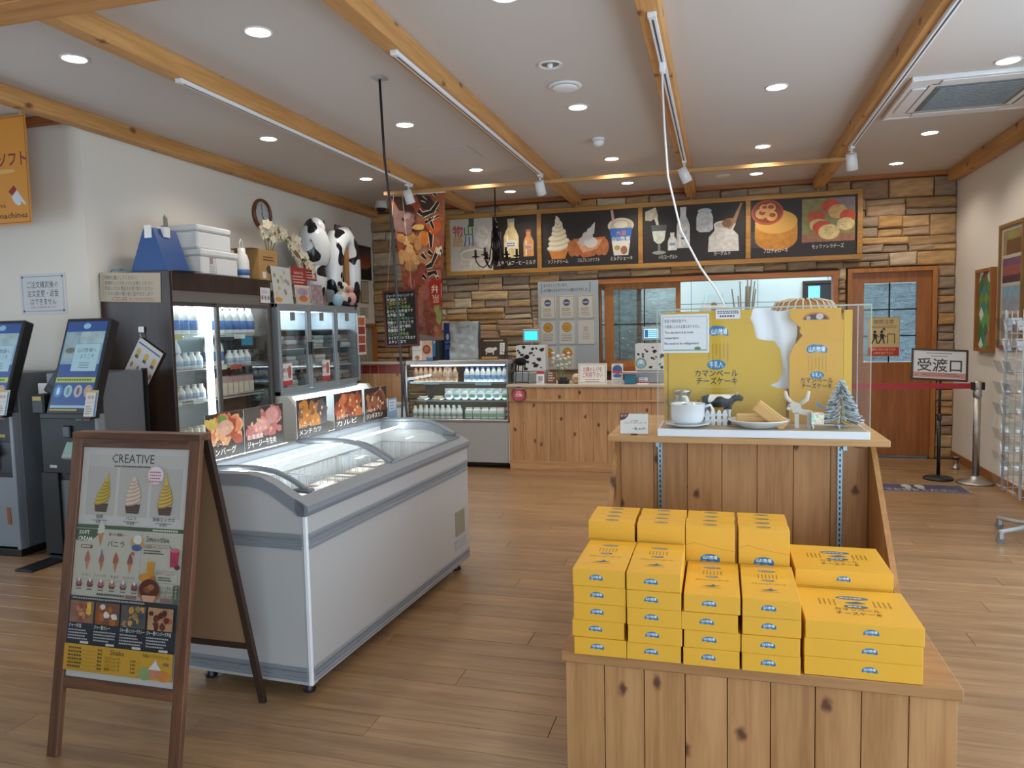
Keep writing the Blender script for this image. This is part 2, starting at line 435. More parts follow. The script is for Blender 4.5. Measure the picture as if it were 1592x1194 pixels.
def stone_mb(x0, x1, z0, z1, d, mb, g=.0035):
    j = lambda a: (rs.random() - .5)*2*a
    cx, cz = (x0+x1)/2, (z0+z1)/2; w, h = (x1-x0)/2 - g, (z1-z0)/2 - g
    ring = [(-w, -h), (w, -h), (w, h), (-w, h)]
    rj = [(p[0] + j(.006), p[1] + j(.007)) for p in ring]
    k = .016
    fr = [(p[0]*(1 - k/max(w, .02)), p[1]*(1 - k/max(h, .03))) for p in rj]
    vs = [(p[0], .02, p[1]) for p in rj] + [(p[0], -d + .012 + j(.004), p[1]) for p in rj] + [(p[0], -d + j(.006), p[1]) for p in fr]
    fs = [(0, 1, 5, 4), (1, 2, 6, 5), (2, 3, 7, 6), (3, 0, 4, 7), (4, 5, 9, 8), (5, 6, 10, 9), (6, 7, 11, 10), (7, 4, 8, 11), (8, 9, 10, 11)]
    mb.add([(v[0] + (cx if False else 0), v[1], v[2]) for v in vs], fs); return cx, cz
hidden = MB()
def put_stone(x0, x1, z0, z1):
    d = .02 + rs.random()*.035
    mb = MB(); cx, cz = stone_mb(x0, x1, z0, z1, d, mb)
    if (cz < .95 and x0 < 1.2) or (z0 > 2.24 and z1 < 2.88 and x0 > -3.25 and x1 < 1.4):
        hidden.add([(v[0] + cx, v[1] + YB, v[2] + cz) for v in mb.v], mb.f)
    else: mb.build('stone', STONE, wb, (cx, YB, cz))
def lay(xa, xb, za, zb, wmin=.22, wmax=.54):
    z = za
    while z < zb - .02:
        h = rs.uniform(.12, .25)
        if z + h > zb - .07: h = zb - z
        x = xa
        while x < xb - .01:
            wd = rs.uniform(wmin, wmax)
            if x + wd > xb - .12: wd = xb - x
            if h > .14 and rs.random() < .8:
                c = h * rs.uniform(.36, .64)
                if wd > .4 and rs.random() < .5:
                    s = wd*rs.uniform(.35, .65); put_stone(x, x + s, z, z + c); put_stone(x + s, x + wd, z, z + c)
                else: put_stone(x, x + wd, z, z + c)
                put_stone(x, x + wd, z + c, z + h)
            else: put_stone(x, x + wd, z, z + h)
            x += wd
        z += h
lay(XL, -1.43, 0, 1.0, .5, .9); lay(XL, -1.43, 1.0, 3.04); lay(-1.43, XR, 2.10, 3.04); lay(1.262, 1.345, 1.0, 2.10, .08, .09); lay(2.262, XR, 0, 2.10, .08, .17)
if hidden.v: tag(hidden.build('stones_out_of_sight', STONE, wb), kind='stuff')
struct('trim_1', MB().box(XL, XR, YB - .07, YB, 3.045, ZC), TRIM)

# beams
for i, (xc) in enumerate((-3.005, -1.66, -.325, 1.04)):
    struct('trim_%d' % (i + 2), MB().box(-.0525, .0525, -6, 6, -.115, 0, c=.004), BEAM, loc=(xc, 3.0, ZC))
    # keep beams inside the room
struct('trim_6', MB().box(-.05, .05, -5., 6.0, -.105, 0, c=.004), BEAM, loc=(XL + .06, 3.02, ZC))
struct('trim_7', MB().box(-.055, .055, -6, 6., -.12, 0, c=.004), BEAM, loc=(XR - .055, 3.0, ZC))
struct('trim_8', MB().box(-6.3, -.2, 2.66, 2.85, ZC - .125, ZC, c=.004), BEAMX)
struct('trim_9', MB().box(-6.3, XL - .02, 4.36, 4.42, ZC - .055, ZC), TRIM)
struct('baseboard_right', MB().box(XR - .012, XR, 5.2, YB, 0, .08), TRIMY)
# left-wall panelling frame near the stone corner
struct('trim_10', MB().box(XL, XL + .03, 8.42, 9.03, 1.56, 1.61), TRIMY)
struct('trim_11', MB().box(XL, XL + .035, 8.93, 9.03, 0, 1.56), TRIMZ)
struct('trim_12', MB().box(XL, XL + .012, 8.30, 8.93, .2, 1.56), wood('weathered_board', 'a8a294', '6e6a60', 'z', .8, 9, var=.02))
# ------------------------------------------------------------------ serving hatch (window_1) in the stone wall
RIPPLE = MATS.get('ripple')
m, nt, b = nmat('ripple_glass'); N = nt.nodes.new; K = nt.links.new
b.inputs['Base Color'].default_value = (.70, .80, .82, 1); b.inputs['Transmission Weight'].default_value = .85
b.inputs['Roughness'].default_value = .06; b.inputs['IOR'].default_value = 1.35
tcn = N('ShaderNodeTexCoord'); mpn = N('ShaderNodeMapping'); mpn.inputs['Scale'].default_value = (6, 6, 14); K(tcn.outputs['Object'], mpn.inputs[0])
wvn = N('ShaderNodeTexNoise'); wvn.inputs['Scale'].default_value = 1.6; wvn.inputs['Distortion'].default_value = 2.5; K(mpn.outputs[0], wvn.inputs['Vector'])
bpn = N('ShaderNodeBump'); bpn.inputs['Strength'].default_value = 1.; bpn.inputs['Distance'].default_value = .06; K(wvn.outputs[0], bpn.inputs['Height']); K(bpn.outputs[0], b.inputs['Normal'])
RIPPLE = m
RIPPLE2 = m.copy(); RIPPLE2.name = 'ripple_glass_dimmed'; RIPPLE2.node_tree.nodes['Principled BSDF'].inputs['Base Color'].default_value = (.48, .57, .62, 1)  # darker tint stands in for the dim room behind the door
win = MB().box(-1.45, 1.27, YB - .05, YB + .16, 2.02, 2.075).box(-1.45, 1.27, YB - .05, YB + .16, .97, 1.02)
win.box(-1.47, -1.43, YB - .05, YB + .16, 1.02, 2.02).box(1.215, 1.262, YB - .05, YB + .16, 1.02, 2.02)
w1 = struct('window_1', win, TRIM)
sash = MB()
for x0, x1, y in ((-1.43, -.92, YB + .07), (-1.36, -.455, YB + .03)):
    sash.box(x0, x1, y, y + .035, 1.95, 2.02).box(x0, x1, y, y + .035, 1.02, 1.09).box(x0, x0 + (.11 if y < YB + .05 else .03), y, y + .035, 1.09, 1.95).box(x1 - .055, x1, y, y + .035, 1.09, 1.95)
sash.build('sash', TRIMZ, w1)
for x0, x1, y in ((-1.40, -.975, YB + .088), (-1.25, -.51, YB + .048)):
    xm = (x0 + x1)/2; zm = 1.53
    MB().box(xm - .006, xm + .006, y - .004, y + .004, 1.09, 1.95).box(x0, x1, y - .004, y + .004, zm - .006, zm + .006).build('lead_bar', BLACKM, w1)
    for a, c, d, e in ((x0, xm - .006, 1.09, zm - .006), (xm + .006, x1, 1.09, zm - .006), (x0, xm - .006, zm + .006, 1.95), (xm + .006, x1, zm + .006, 1.95)):
        MB().box(a, c, y - .002, y + .002, d, e).build('pane', RIPPLE, w1)

# kitchen behind the hatch and the door
KW = plain('kitchen_panel', 'd6e4e6', .35)
kb = struct('wall_kitchen', MB().box(-2.2, 3.2, 10.95, 11.05, 0, 2.7), plain('kitchen_joint', '7d8a8c', .8))
for i in range(6):
    for j in range(3):
        x0 = -2.2 + i*.9; z0 = j*.9
        MB().box(x0 + .004, x0 + .896, 10.94, 10.952, z0 + .004, z0 + .896).build('panel', KW, kb)
struct('wall_kitchen_left', MB().box(-2.3, -2.2, YB + .15, 11.05, 0, 2.7), KW)
struct('wall_kitchen_right', MB().box(3.2, 3.3, YB + .15, 11.05, 0, 2.7), KW)
struct('ceiling_kitchen', MB().box(-2.3, 3.3, YB + .15, 11.05, 2.7, 2.78), KW)
for i, xk in enumerate((-1.0, 1.0)):
    t = thing('kitchen_tube_light', 'bright tube light on the kitchen ceiling behind the ' + ('hatch panes' if i == 0 else 'open hatch'), 'light', (xk, 10.1, 2.7))
    MB().box(-.62, .62, -.06, .06, -.04, 0).build('housing', WHITE, t)
    MB().cyl((-.6, 0, -.055), (.6, 0, -.055), .016).build('tube', plain('tube_emit', 'ffffff', .4, emit='eefcff', es=75.), t)
t = thing('kitchen_cabinet', 'dim steel cabinet behind the hatch panes in the kitchen', 'cabinet', (-.75, 10.6, 0))
MB().box(-.35, .35, -.3, .3, .05, 1.7, c=.01).build('body', STEEL, t)
for sx in (-1, 1): 
    MB().box(sx*.17 - .16, sx*.17 + .16, -.32, -.302, .1, 1.66, c=.004).build('door', plain('cab_grey', '8b9499', .4, .5), t)
    MB().box(sx*.03 - .008, sx*.03 + .008, -.35, -.33, .8, 1.0).build('handle', BLACK, t)
t = thing('kitchen_window', 'small dark-framed window high on the pale kitchen wall', 'window', (1.28, 10.93, 1.9))
MB().box(-.2, .2, -.03, 0, .13, .17).box(-.2, .2, -.03, 0, -.17, -.13).box(-.2, -.16, -.03, 0, -.13, .13).box(.16, .2, -.03, 0, -.13, .13).build('frame', plain('dark_brown', '3a2418', .5), t)
MB().box(-.16, .16, -.012, 0, -.13, .13).build('backing', plain('window_dark', '3a4248', .2), t)
MB().box(-.13, .02, -.016, -.012, -.1, .1).build('pane', plain('window_sky', '6fb6d8', .2, emit='7cc4e4', es=.7), t)

# ------------------------------------------------------------------ door_1
d1 = struct('door_1', MB().box(1.36, 1.405, YB - .06, YB + .1, 0, 2.085).box(2.205, 2.25, YB - .06, YB + .1, 0, 2.085).box(1.405, 2.205, YB - .06, YB + .1, 2.04, 2.085), TRIMZ)
DOORW = wood('door_veneer', 'a8682f', '8a5020', 'z', .4, 16, var=.02)
y0, y1 = YB - .02, YB + .025
gx0, gx1, gz0, gz1 = 1.53, 2.06, 1.05, 1.92
MB().box(1.407, gx0, y0, y1, .01, 2.038).box(gx1, 2.203, y0, y1, .01, 2.038).box(gx0, gx1, y0, y1, gz1, 2.038).box(gx0, gx1, y0, y1, .01, gz0).build('leaf', DOORW, d1)
xs = [gx0, (gx0+gx1)/2 - .003, gx1]; zs = [gz0, gz0 + .29, gz0 + .58, gz1]
lb = MB().box(xs[1] - .006, xs[1] + .006, y0 + .015, y1 - .01, gz0, gz1)
for z in zs[1:3]: lb.box(gx0, gx1, y0 + .015, y1 - .01, z - .006, z + .006)
lb.build('lead_bar', BLACKM, d1)
for i in range(2):
    for j in range(3): MB().box(xs[i] + .006*i, xs[i+1] - .006*(1-i), y0 + .02, y1 - .02, zs[j] + .006, zs[j+1] - .006).build('pane', RIPPLE2, d1)
MB().box(1.46, 1.60, y0 - .03, y0, .17, .19).cyl((1.52, y0 - .035, .18), (1.66, y0 - .035, .18), .009).box(1.62, 1.67, y0 - .025, y0, .165, .195).build('floor_bolt', STEEL, d1)
t = thing('caution_poster', 'tan door-opening caution poster with a red foot, stuck on the door glass', 'poster', (1.735, YB - .022, 1.33))
p = Print(); W, H = .32, .43
p.rect(-W/2, -H/2, W/2, H/2, 'c9b07a').frame(-W/2, -H/2, W/2, H/2, .006, 'a08c5c')
p.text('開閉注意', 0, .145, .055, '2e2a22', w=.2); p.lines(0, .115, .26, 2, .016, .006, '4b4536', 'c', 0)
p.rect(-W/2 + .006, -H/2 + .006, W/2 - .006, -.115, 'b8332c'); p.text('衝突の恐れがあるため', 0, -.15, .03, 'f0d9a0', w=.24); p.text('お気を付け下さい', 0, -.19, .03, 'f0d9a0', w=.2)
for sx, x in ((1, -.09), (1, -.02)):
    p.ell(x, .055, .015, .017, '14120f'); p.poly([(x - .02, .035), (x + .018, .035), (x + .026, -.02), (x - .012, -.02)], '14120f'); p.line([(x - .006, -.02), (x - .03, -.075)], .013, '14120f'); p.line([(x + .012, -.02), (x + .028, -.075)], .013, '14120f'); p.line([(x + .012, .025), (x + .045, .0)], .01, '14120f')
p.line([(.04, -.075), (.04, .03), (.11, .03), (.11, -.075)], .008, '14120f'); p.line([(-.01, .07), (.0, .1), (.015, .07)], .01, '14120f')
MB().box(-W/2, W/2, -.0006, .0012, -H/2, H/2).build('sheet', PAPER, t)
p.build(t, (0, -.0006, 0))

# ------------------------------------------------------------------ illuminated-look menu board
t = thing('menu_board', 'long wooden framed menu board with four photo panels hung on the stone wall', 'menu board', (0, 0, 0))
mx0, mx1, mz0, mz1 = -3.345, 1.495, 2.185, 2.945; yb0 = YB - .11
fw = .055
xd = [mx0, -2.13, -.905, .303, mx1]
fr = MB().box(mx0, mx1, yb0, yb0 + .05, mz1 - fw, mz1, c=.004).box(mx0, mx1, yb0, yb0 + .05, mz0, mz0 + fw, c=.004).box(mx0, mx0 + fw, yb0, yb0 + .05, mz0 + fw, mz1 - fw, c=.004).box(mx1 - fw, mx1, yb0, yb0 + .05, mz0 + fw, mz1 - fw, c=.004)
for x in xd[1:-1]: fr.box(x - fw/2, x + fw/2, yb0, yb0 + .05, mz0 + fw, mz1 - fw, c=.004)
fr.build('frame', wood('menu_frame', 'b98a46', '97682c', 'x', .45, 10, var=.02), t)
for x in (-2.95, -1.66, -.325, 1.04): MB().cyl((x, yb0 + .02, mz1), (x, yb0 + .02, 3.0), .004, n=6).build('hanging_wire', WHITE, t)
BG = '2b2522'
def panel(k):
    x0 = xd[k] + (fw if k == 0 else fw/2); x1 = xd[k+1] - (fw if k == 3 else fw/2)
    MB().box(x0, x1, yb0 + .03, yb0 + .04, mz0 + fw, mz1 - fw).build('panel', BLACK, t)
    p = Print(); w_, h_ = x1 - x0, mz1 - mz0 - 2*fw
    p.rect(0, 0, w_, h_, BG)
    return p, w_, h_, (x0, yb0 + .03, mz0 + fw)
def bottle_print(p, u, v, w, h, col, cap, label=None, lc='3b62a8'):
    pts = [(-.5, 0), (.5, 0), (.5, .55), (.38, .68), (.22, .80), (.22, 1.), (-.22, 1.), (-.22, .80), (-.38, .68), (-.5, .55)]
    p.poly([(u + a*w, v + b*h) for a, b in pts], col, True); p.rect(u - .24*w, v + .93*h, u + .24*w, v + h*1.02, cap)
    p.rect(u - .3*w, v + .04*h, u - .2*w, v + .6*h, 'f4ecd6')
    if label: p.rect(u - .36*w, v + .26*h, u + .36*w, v + .46*h, label); p.lines(u - .3*w, v + .36*h, .6*w, 2, .06*h, .035*h, lc, rag=0)
# panel 1
p, w_, h_, o = panel(0)
p.rect(0, 0, .56, h_, 'c9c3b8'); p.ell(.33, .20, .22, .16, 'b9b0a2', photo=True); p.rect(.13, 0, .5, .2, 'cfc8bb', True); p.ell(.315, .21, .19, .07, 'ddd7ca'); p.ell(.315, .2, .17, .055, 'bdb5a6')
p.ell(.42, .42, .09, .14, 'd6d0c6', photo=True); p.rect(.25, .55, .32, h_, '3b5a46', True)
p.text('物', .105, .45, .145, 'c23a48', bold=.012); p.text('山', .245, .45, .145, '3a8a52', bold=.012); p.text('語', .105, .32, .145, 'c79a3c', bold=.012); p.text('川', .245, .32, .145, '2f5fa8', bold=.012)
bottle_print(p, .80, .14, .19, .47, 'd9c58e', 'a9a7a0', 'ddd8c4'); bottle_print(p, 1.02, .15, .13, .32, 'd0935c', 'c05a34', 'd8a878')
p.rect(.585, .25, .67, .47, '6c6470', True)
p.text('特選牛乳&コーヒーミルク', .845, .055, .062, 'e9e4da', w=.52)
p.build(t, o)
# panel 2
p, w_, h_, o = panel(1)
def shift(p, s0, dx): p.v[s0:] = [(q[0] + dx, q[1], q[2]) for q in p.v[s0:]]
def squeeze(p, s0, k): p.v[s0:] = [(q[0]*k, q[1], q[2]) for q in p.v[s0:]]
def soft(p, u, v, w, h, a='e6dcc0', b='cdbf9a', cone='d0833c'):
    p.poly([(u - .30*w, v), (u + .30*w, v), (u + .44*w, v + .2*h), (u + .5*w, v + .24*h), (u - .5*w, v + .24*h), (u - .44*w, v + .2*h)], cone, True)
    lv = [(.27, .50), (.38, .50), (.49, .43), (.60, .34), (.70, .26), (.79, .18), (.87, .11)]
    for i, (y, r) in enumerate(lv):
        p.ell(u + (.03 if i % 2 else -.03)*w, v + y*h, r*w, .09*h, b, n=16, rot=.12); p.ell(u + (.02 if i % 2 else -.02)*w, v + (y + .022)*h, r*w*.96, .075*h, a, n=16, rot=.16)
    p.poly([(u - .10*w, v + .88*h), (u + .08*w, v + .88*h), (u + .02*w, v + .97*h), (u - .10*w, v + h)], a)
soft(p, .205, .10, .27, .52); s0 = len(p.v)
for i in range(7):
    a = pi*(.02 + .16*i); p.ell(.665 + .2*cos(a + pi), .22 - .02*abs(sin(a)), .05, .1, 'b06a3a', photo=True, rot=a)
p.poly([(.48, .33), (.88, .34), (.80, .17), (.74, .12), (.60, .10), (.54, .17)], 'b4683a', True)
p.poly([(.52, .30), (.84, .31), (.77, .2), (.6, .16)], 'd39a72', True)
for i, (x, y, r) in enumerate(((.62, .30, .07), (.70, .28, .08), (.66, .36, .065), (.70, .42, .045))): p.ell(x, y, r, r*.8, 'd6cfc8' if i % 2 else 'c2bab6')
p.poly([(.62, .36), (.74, .38), (.755, .52), (.72, .49)], 'cbc5c2')
shift(p, s0, -.095); s0 = len(p.v); p.poly([(.98, .46), (1.15, .46), (1.11, .11), (1.02, .11)], 'd8d4c8'); p.ell(1.065, .46, .155, .09, 'd3cbb6'); p.ell(1.065, .455, .13, .068, 'b9ad92'); p.ell(1.065, .47, .08, .045, 'd7cdb5')
p.poly([(.93, .43), (1.2, .43), (1.175, .28), (.955, .28)], '3566ad'); p.poly([(.955, .28), (1.175, .28), (1.15, .11), (.98, .11)], 'd8d4c8'); p.ell(1.02, .2, .035, .03, 'a99a5c', photo=True); p.ell(1.10, .17, .04, .05, 'a8694a', photo=True)
p.text('大沼', 1.065, .35, .06, 'd98a3a', bold=.01); p.text('山川牧場', 1.065, .285, .055, 'e8e2d4', bold=.01)
p.poly([(.965, .49), (.995, .49), (.975, .645), (.945, .645)], 'd0a3a8'); shift(p, s0, -.10)
p.text('ソフトクリーム', .20, .048, .055, 'e9e4da', w=.25); p.text('フルブレンドソフト', .575, .052, .055, 'e9e4da', w=.27); p.text('ミルクシェーキ', .97, .055, .055, 'e9e4da', w=.26)
p.build(t, o)
# panel 3
p, w_, h_, o = panel(2); s0 = len(p.v)
p.poly([(.03, .60), (.16, .645), (.19, .54), (.1, .49), (.03, .50)], 'd3cdb0', True); p.poly([(.14, .52), (.18, .54), (.21, .38), (.19, .38)], 'e3dfca')
p.poly([(.10, .44), (.30, .44), (.27, .26), (.22, .22), (.18, .22), (.13, .26)], '59605f'); p.poly([(.115, .37), (.285, .37), (.265, .26), (.22, .225), (.18, .225), (.135, .26)], 'd7dccb', True); p.rect(.185, .12, .215, .22, '79807e'); p.ell(.2, .12, .085, .022, '98a09c')
bottle_print(p, .365, .14, .11, .20, 'd9dbd2', 'd5d6d3', 'b9bdc8'); bottle_print(p, .50, .16, .16, .46, 'd2d3d0', 'cfd0cd'); p.text('山川', .50, .32, .05, '3a55a0'); p.ell(.50, .27, .03, .012, '3a55a0')
p.ell(.76, .57, .085, .03, 'b9c0c6'); p.poly([(.68, .55), (.84, .55), (.86, .50), (.86, .36), (.82, .33), (.70, .33), (.66, .36), (.66, .50)], 'c6cac9', True); p.text('山川', .76, .41, .045, '3a55a0')
p.poly([(.80, .10), (1.17, .10), (1.16, .28), (1.10, .34), (1.13, .41), (.87, .40), (.88, .34), (.81, .27)], 'd6d2cb', True); p.ell(1.0, .405, .13, .045, 'e0dcd3'); p.ell(1.0, .398, .11, .034, 'bcb5a8')
p.poly([(.96, .42), (1.06, .34), (1.13, .42), (1.21, .635), (1.19, .64), (1.10, .47), (1.02, .47)], 'b08660', True); p.ell(1.03, .415, .06, .05, '8c6444', photo=True)
p.text('のむヨーグルト', .31, .045, .055, 'e9e4da', w=.23); p.text('ヨーグルト', .97, .06, .055, 'e9e4da', w=.2); squeeze(p, s0, .925)
p.build(t, o)
# panel 4
p, w_, h_, o = panel(3); s0 = len(p.v)
p.rect(0, .12, .2, .3, '4a423e', True)
p.ell(.35, .35, .29, .19, 'c98c35', n=28, photo=True); p.rect(.06, .22, .64, .37, 'cc9038', True); p.ell(.35, .22, .29, .14, 'c8862c', n=28, photo=True); p.ell(.35, .40, .29, .13, 'dba751', n=28)
p.ell(.23, .51, .22, .14, 'b5532e', n=26); p.ell(.23, .515, .195, .12, '8c3d22', n=26)
for x, y, r in ((.15, .50, .085), (.27, .56, .075), (.29, .47, .08), (.18, .56, .06)): p.ell(x, y, r, r*.7, 'd8a260', photo=True); p.ell(x + .01, y + .01, r*.55, r*.3, 'a5431f', photo=True)
squeeze(p, s0, .78); bx0 = .545; p.rect(bx0, .155, w_ - .02, h_ - .02, '8d8550', True); p.rect(bx0, .155, w_ - .02, .24, '9a6a4a', True); p.rect(bx0 + .30, .5, w_ - .02, h_ - .02, '8b7d84', True)
for x, y, r, c in ((.80, .45, .10, 'c4552e'), (.95, .56, .11, 'c9502f'), (.82, .36, .10, 'd8b87c'), (1.02, .50, .11, 'd3ad70'), (.86, .33, .11, 'c84c28'), (1.12, .45, .09, 'c7492b'), (1.10, .36, .10, 'dcc38a'), (.93, .28, .12, 'd9c388')): p.ell(.545 + (x - .70)*1.0 + .05, y - .02, r*.92, r*.70, c, n=18, photo=True)
for x, y in ((.9, .30), (.95, .33), (.97, .27), (1.1, .38), (1.07, .35), (.82, .38)): p.ell(x - .105, y - .02, .01, .004, '5f6a2e')
p.text('プロヴォローネ', .27, .062, .055, 'e9e4da', w=.26); p.text('モッツァレラチーズ', .815, .085, .055, 'e9e4da', w=.33)
p.build(t, o)

# ------------------------------------------------------------------ award board beside the hatch
t = thing('award_board', 'pale grey award board pinned with eight certificates beside the hatch', 'notice board', (-1.79, YB - .085, 1.55))
MB().box(-.375, .375, 0, .02, -.56, .52, c=.003).build('board', plain('board_grey', 'a9b2b8', .6), t)
p = Print(); p.rect(-.33, .38, -.322, .5, '37617a'); p.rect(.27, .38, .278, .5, '37617a')
p.text('ありがとうございます。', -.30, .455, .045, '23262a', 'l', w=.30, bold=.008); p.text('みな様のおかげで７つの賞を頂きました。', -.30, .395, .045, '23262a', 'l', w=.56, bold=.008)
p.build(t, (0, 0, 0))
for r in range(3):
    for c in range(3):
        if r == 2 and c == 2: continue
        x, z = -.25 + c*.235, .20 - r*.31
        s_ = MB().box(x - .10, x + .10, -.006, 0, z - .14, z + .145, c=.002).build('certificate', plain('cert_paper', 'c9c6bc', .6), t)
        p = Print(); Y = .0
        if (r, c) != (1, 2): p.frame(x - .094, z - .134, x + .094, z + .139, .008 if r == 0 else .003, 'b89a52' if r == 0 else '8c8a84')
        if r == 0: p.ell(x, z + .06, .042, .042, '4a5878'); p.rect(x - .03, z + .05, x + .03, z + .066, 'b9b4c4'); p.lines(x - .055, z - .02, .11, 2, .022, .012, 'a98236', rag=.1, seed=c); p.lines(x - .06, z - .065, .12, 3, .018, .005, '55565a', rag=.2, seed=c)
        elif (r, c) == (1, 2): p.lines(x, z + .06, .06, 3, .02, .008, '6b6b68', 'c'); p.lines(x, z - .01, .1, 4, .022, .005, '6b6b68', 'c', seed=4)
        else:
            p.ell(x, z + .07, .055, .058, 'c8962f'); p.ring(x, z + .07, .058, .006, '6b3a1c'); p.lines(x, z + .07, .06, 2, .02, .009, '8c5a20', 'c'); p.poly([(x - .075, z + .045), (x + .075, z + .045), (x + .06, z + .07), (x - .06, z + .07)], 'd07a34') if r == 2 else None
            p.lines(x - .07, z - .015, .14, 5, .02, .006, '55565a', rag=.15, seed=r*3 + c)
        p.build(s_, (0, -.006, 0))
# ------------------------------------------------------------------ ceiling fixtures
def downlight(x, y, label, lit=True):
    t = thing('ceiling_downlight', label, 'downlight', (x, y, ZC), group='ceiling downlights')
    MB().lathe([(.075, 0), (.075, -.006), (.066, -.009), (.062, -.004), (.062, .0)], 24).build('trim_ring', WHITE, t)
    MB().lathe([(.0001, -.003), (.061, -.003)], 24).build('lens', LEDW, t)
    ld = bpy.data.lights.new('downlight_beam', 'SPOT'); ld.energy = DOWNLIGHT_W; ld.spot_size = radians(140); ld.spot_blend = .6; ld.shadow_soft_size = .06; ld.color = (1., .90, .78)
    lo = bpy.data.objects.new('downlight_beam', ld); COL.objects.link(lo); lo.parent = t; lo.location = (0, 0, -.03)
bays = {-3.54: 'wall-side bay above the fridges', -2.34: 'bay above the island freezer', -.99: 'middle bay above the aisle', .365: 'bay above the display stand', 1.71: 'bay with the air conditioner'}
rowsn = {3.55: 'nearest the camera', 5.45: 'second from the camera', 7.19: 'third from the camera', 8.44: 'closest to the stone wall'}
for bx, bn in bays.items():
    for ry, rn in rowsn.items():
        if bx == -3.54 and ry == 8.44: continue
        downlight(bx, ry - (.06 if bx > 1.5 and ry == 5.45 else 0), 'lit round downlight in the ' + bn + ', ' + rn)
t = thing('ceiling_downlight', 'unlit chrome-lined downlight in the middle bay near the round vent', 'downlight', (-.99, 4.535, ZC))
MB().lathe([(.075, 0), (.075, -.007), (.066, -.01), (.056, -.004), (.05, .0)], 24).build('trim_ring', WHITE, t)
MB().lathe([(.0001, -.002), (.054, -.002)], 20).build('reflector', STEEL, t); MB().ball((0, 0, -.008), .018).build('bulb', WHITE, t)
t = thing('ceiling_vent', 'round white air vent disc on the ceiling of the middle bay', 'vent', (-.985, 4.955, ZC))
MB().lathe([(.11, 0), (.115, -.006), (.10, -.012), (.085, -.012)], 28).build('rim', WHITE, t)
MB().lathe([(.0001, -.03), (.06, -.029), (.083, -.022), (.086, -.014)], 28).build('disc', WHITE, t)
t = thing('smoke_detector', 'white dome smoke detector on the ceiling of the middle bay', 'detector', (-.99, 6.395, ZC))
MB().lathe([(.055, 0), (.055, -.012), (.05, -.02)], 20).build('base', WHITE, t)
MB().lathe([(.05, -.02), (.046, -.045), (.03, -.062), (.0001, -.066)], 20).build('dome', WHITE, t)
t = thing('ceiling_speaker', 'small round white speaker cover near the stone wall', 'speaker', (.02, 8.43, ZC))
MB().lathe([(.075, 0), (.075, -.008), (.068, -.011)], 24).build('rim', WHITE, t); MB().lathe([(.0001, -.009), (.067, -.009)], 24).build('grille', plain('grille_grey', 'b5b5b5', .6), t)
t = thing('ceiling_hatch', 'flush square access hatch in the ceiling above the island freezer', 'hatch', (-2.33, 6.45, ZC))
MB().box(-.23, .23, -.23, .23, -.004, 0).build('frame', plain('hatch_frame', 'b9b2ab', .8), t); MB().box(-.222, .222, -.222, .222, -.006, -.004).build('lid', CEIL, t)
t = thing('security_camera', 'white dome security camera on the ceiling by the stone corner', 'camera', (-3.99, 8.49, ZC))
MB().lathe([(.07, 0), (.07, -.03), (.075, -.05), (.072, -.085)], 22).build('housing', WHITE, t); MB().lathe([(.062, -.085), (.06, -.10), (.045, -.125), (.0001, -.14)], 22).build('dome', BLACK, t)
# air conditioner
t = thing('ceiling_air_conditioner', 'white four-way ceiling cassette air conditioner with grey intake grille', 'air conditioner', (1.70, 6.03, ZC))
o_ = .49
MB().box(-o_, o_, -o_, -o_ + .03, -.03, 0, c=.004).box(-o_, o_, o_ - .03, o_, -.03, 0, c=.004).box(-o_, -o_ + .03, -o_ + .03, o_ - .03, -.03, 0, c=.004).box(o_ - .03, o_, -o_ + .03, o_ - .03, -.03, 0, c=.004).box(-o_ + .03, o_ - .03, -o_ + .03, o_ - .03, -.024, 0).build('panel', WHITE, t)
for s in (-1, 1):
    MB().box(s*.405 - .045, s*.405 + .045, -.3, .3, -.034, -.024, c=.004).build('flap', WHITE, t); MB().box(-.3, .3, s*.405 - .045, s*.405 + .045, -.034, -.024, c=.004).build('flap', WHITE, t)
    MB().box(s*.352 - .004, s*.352 + .004, -.34, .34, -.0255, -.0235).build('slot', BLACK, t); MB().box(-.34, .34, s*.352 - .004, s*.352 + .004, -.0255, -.0235).build('slot', BLACK, t)
g = MB().box(-.30, .30, -.30, .30, -.03, -.024).build('grille', plain('grille_dark', '6f767a', .6), t)
for i in range(15): MB().box(-.27, .27, -.27 + i*.0386 - .006, -.27 + i*.0386 + .006, -.036, -.03).build('slat', plain('slat_grey', '8b9398', .5), g)
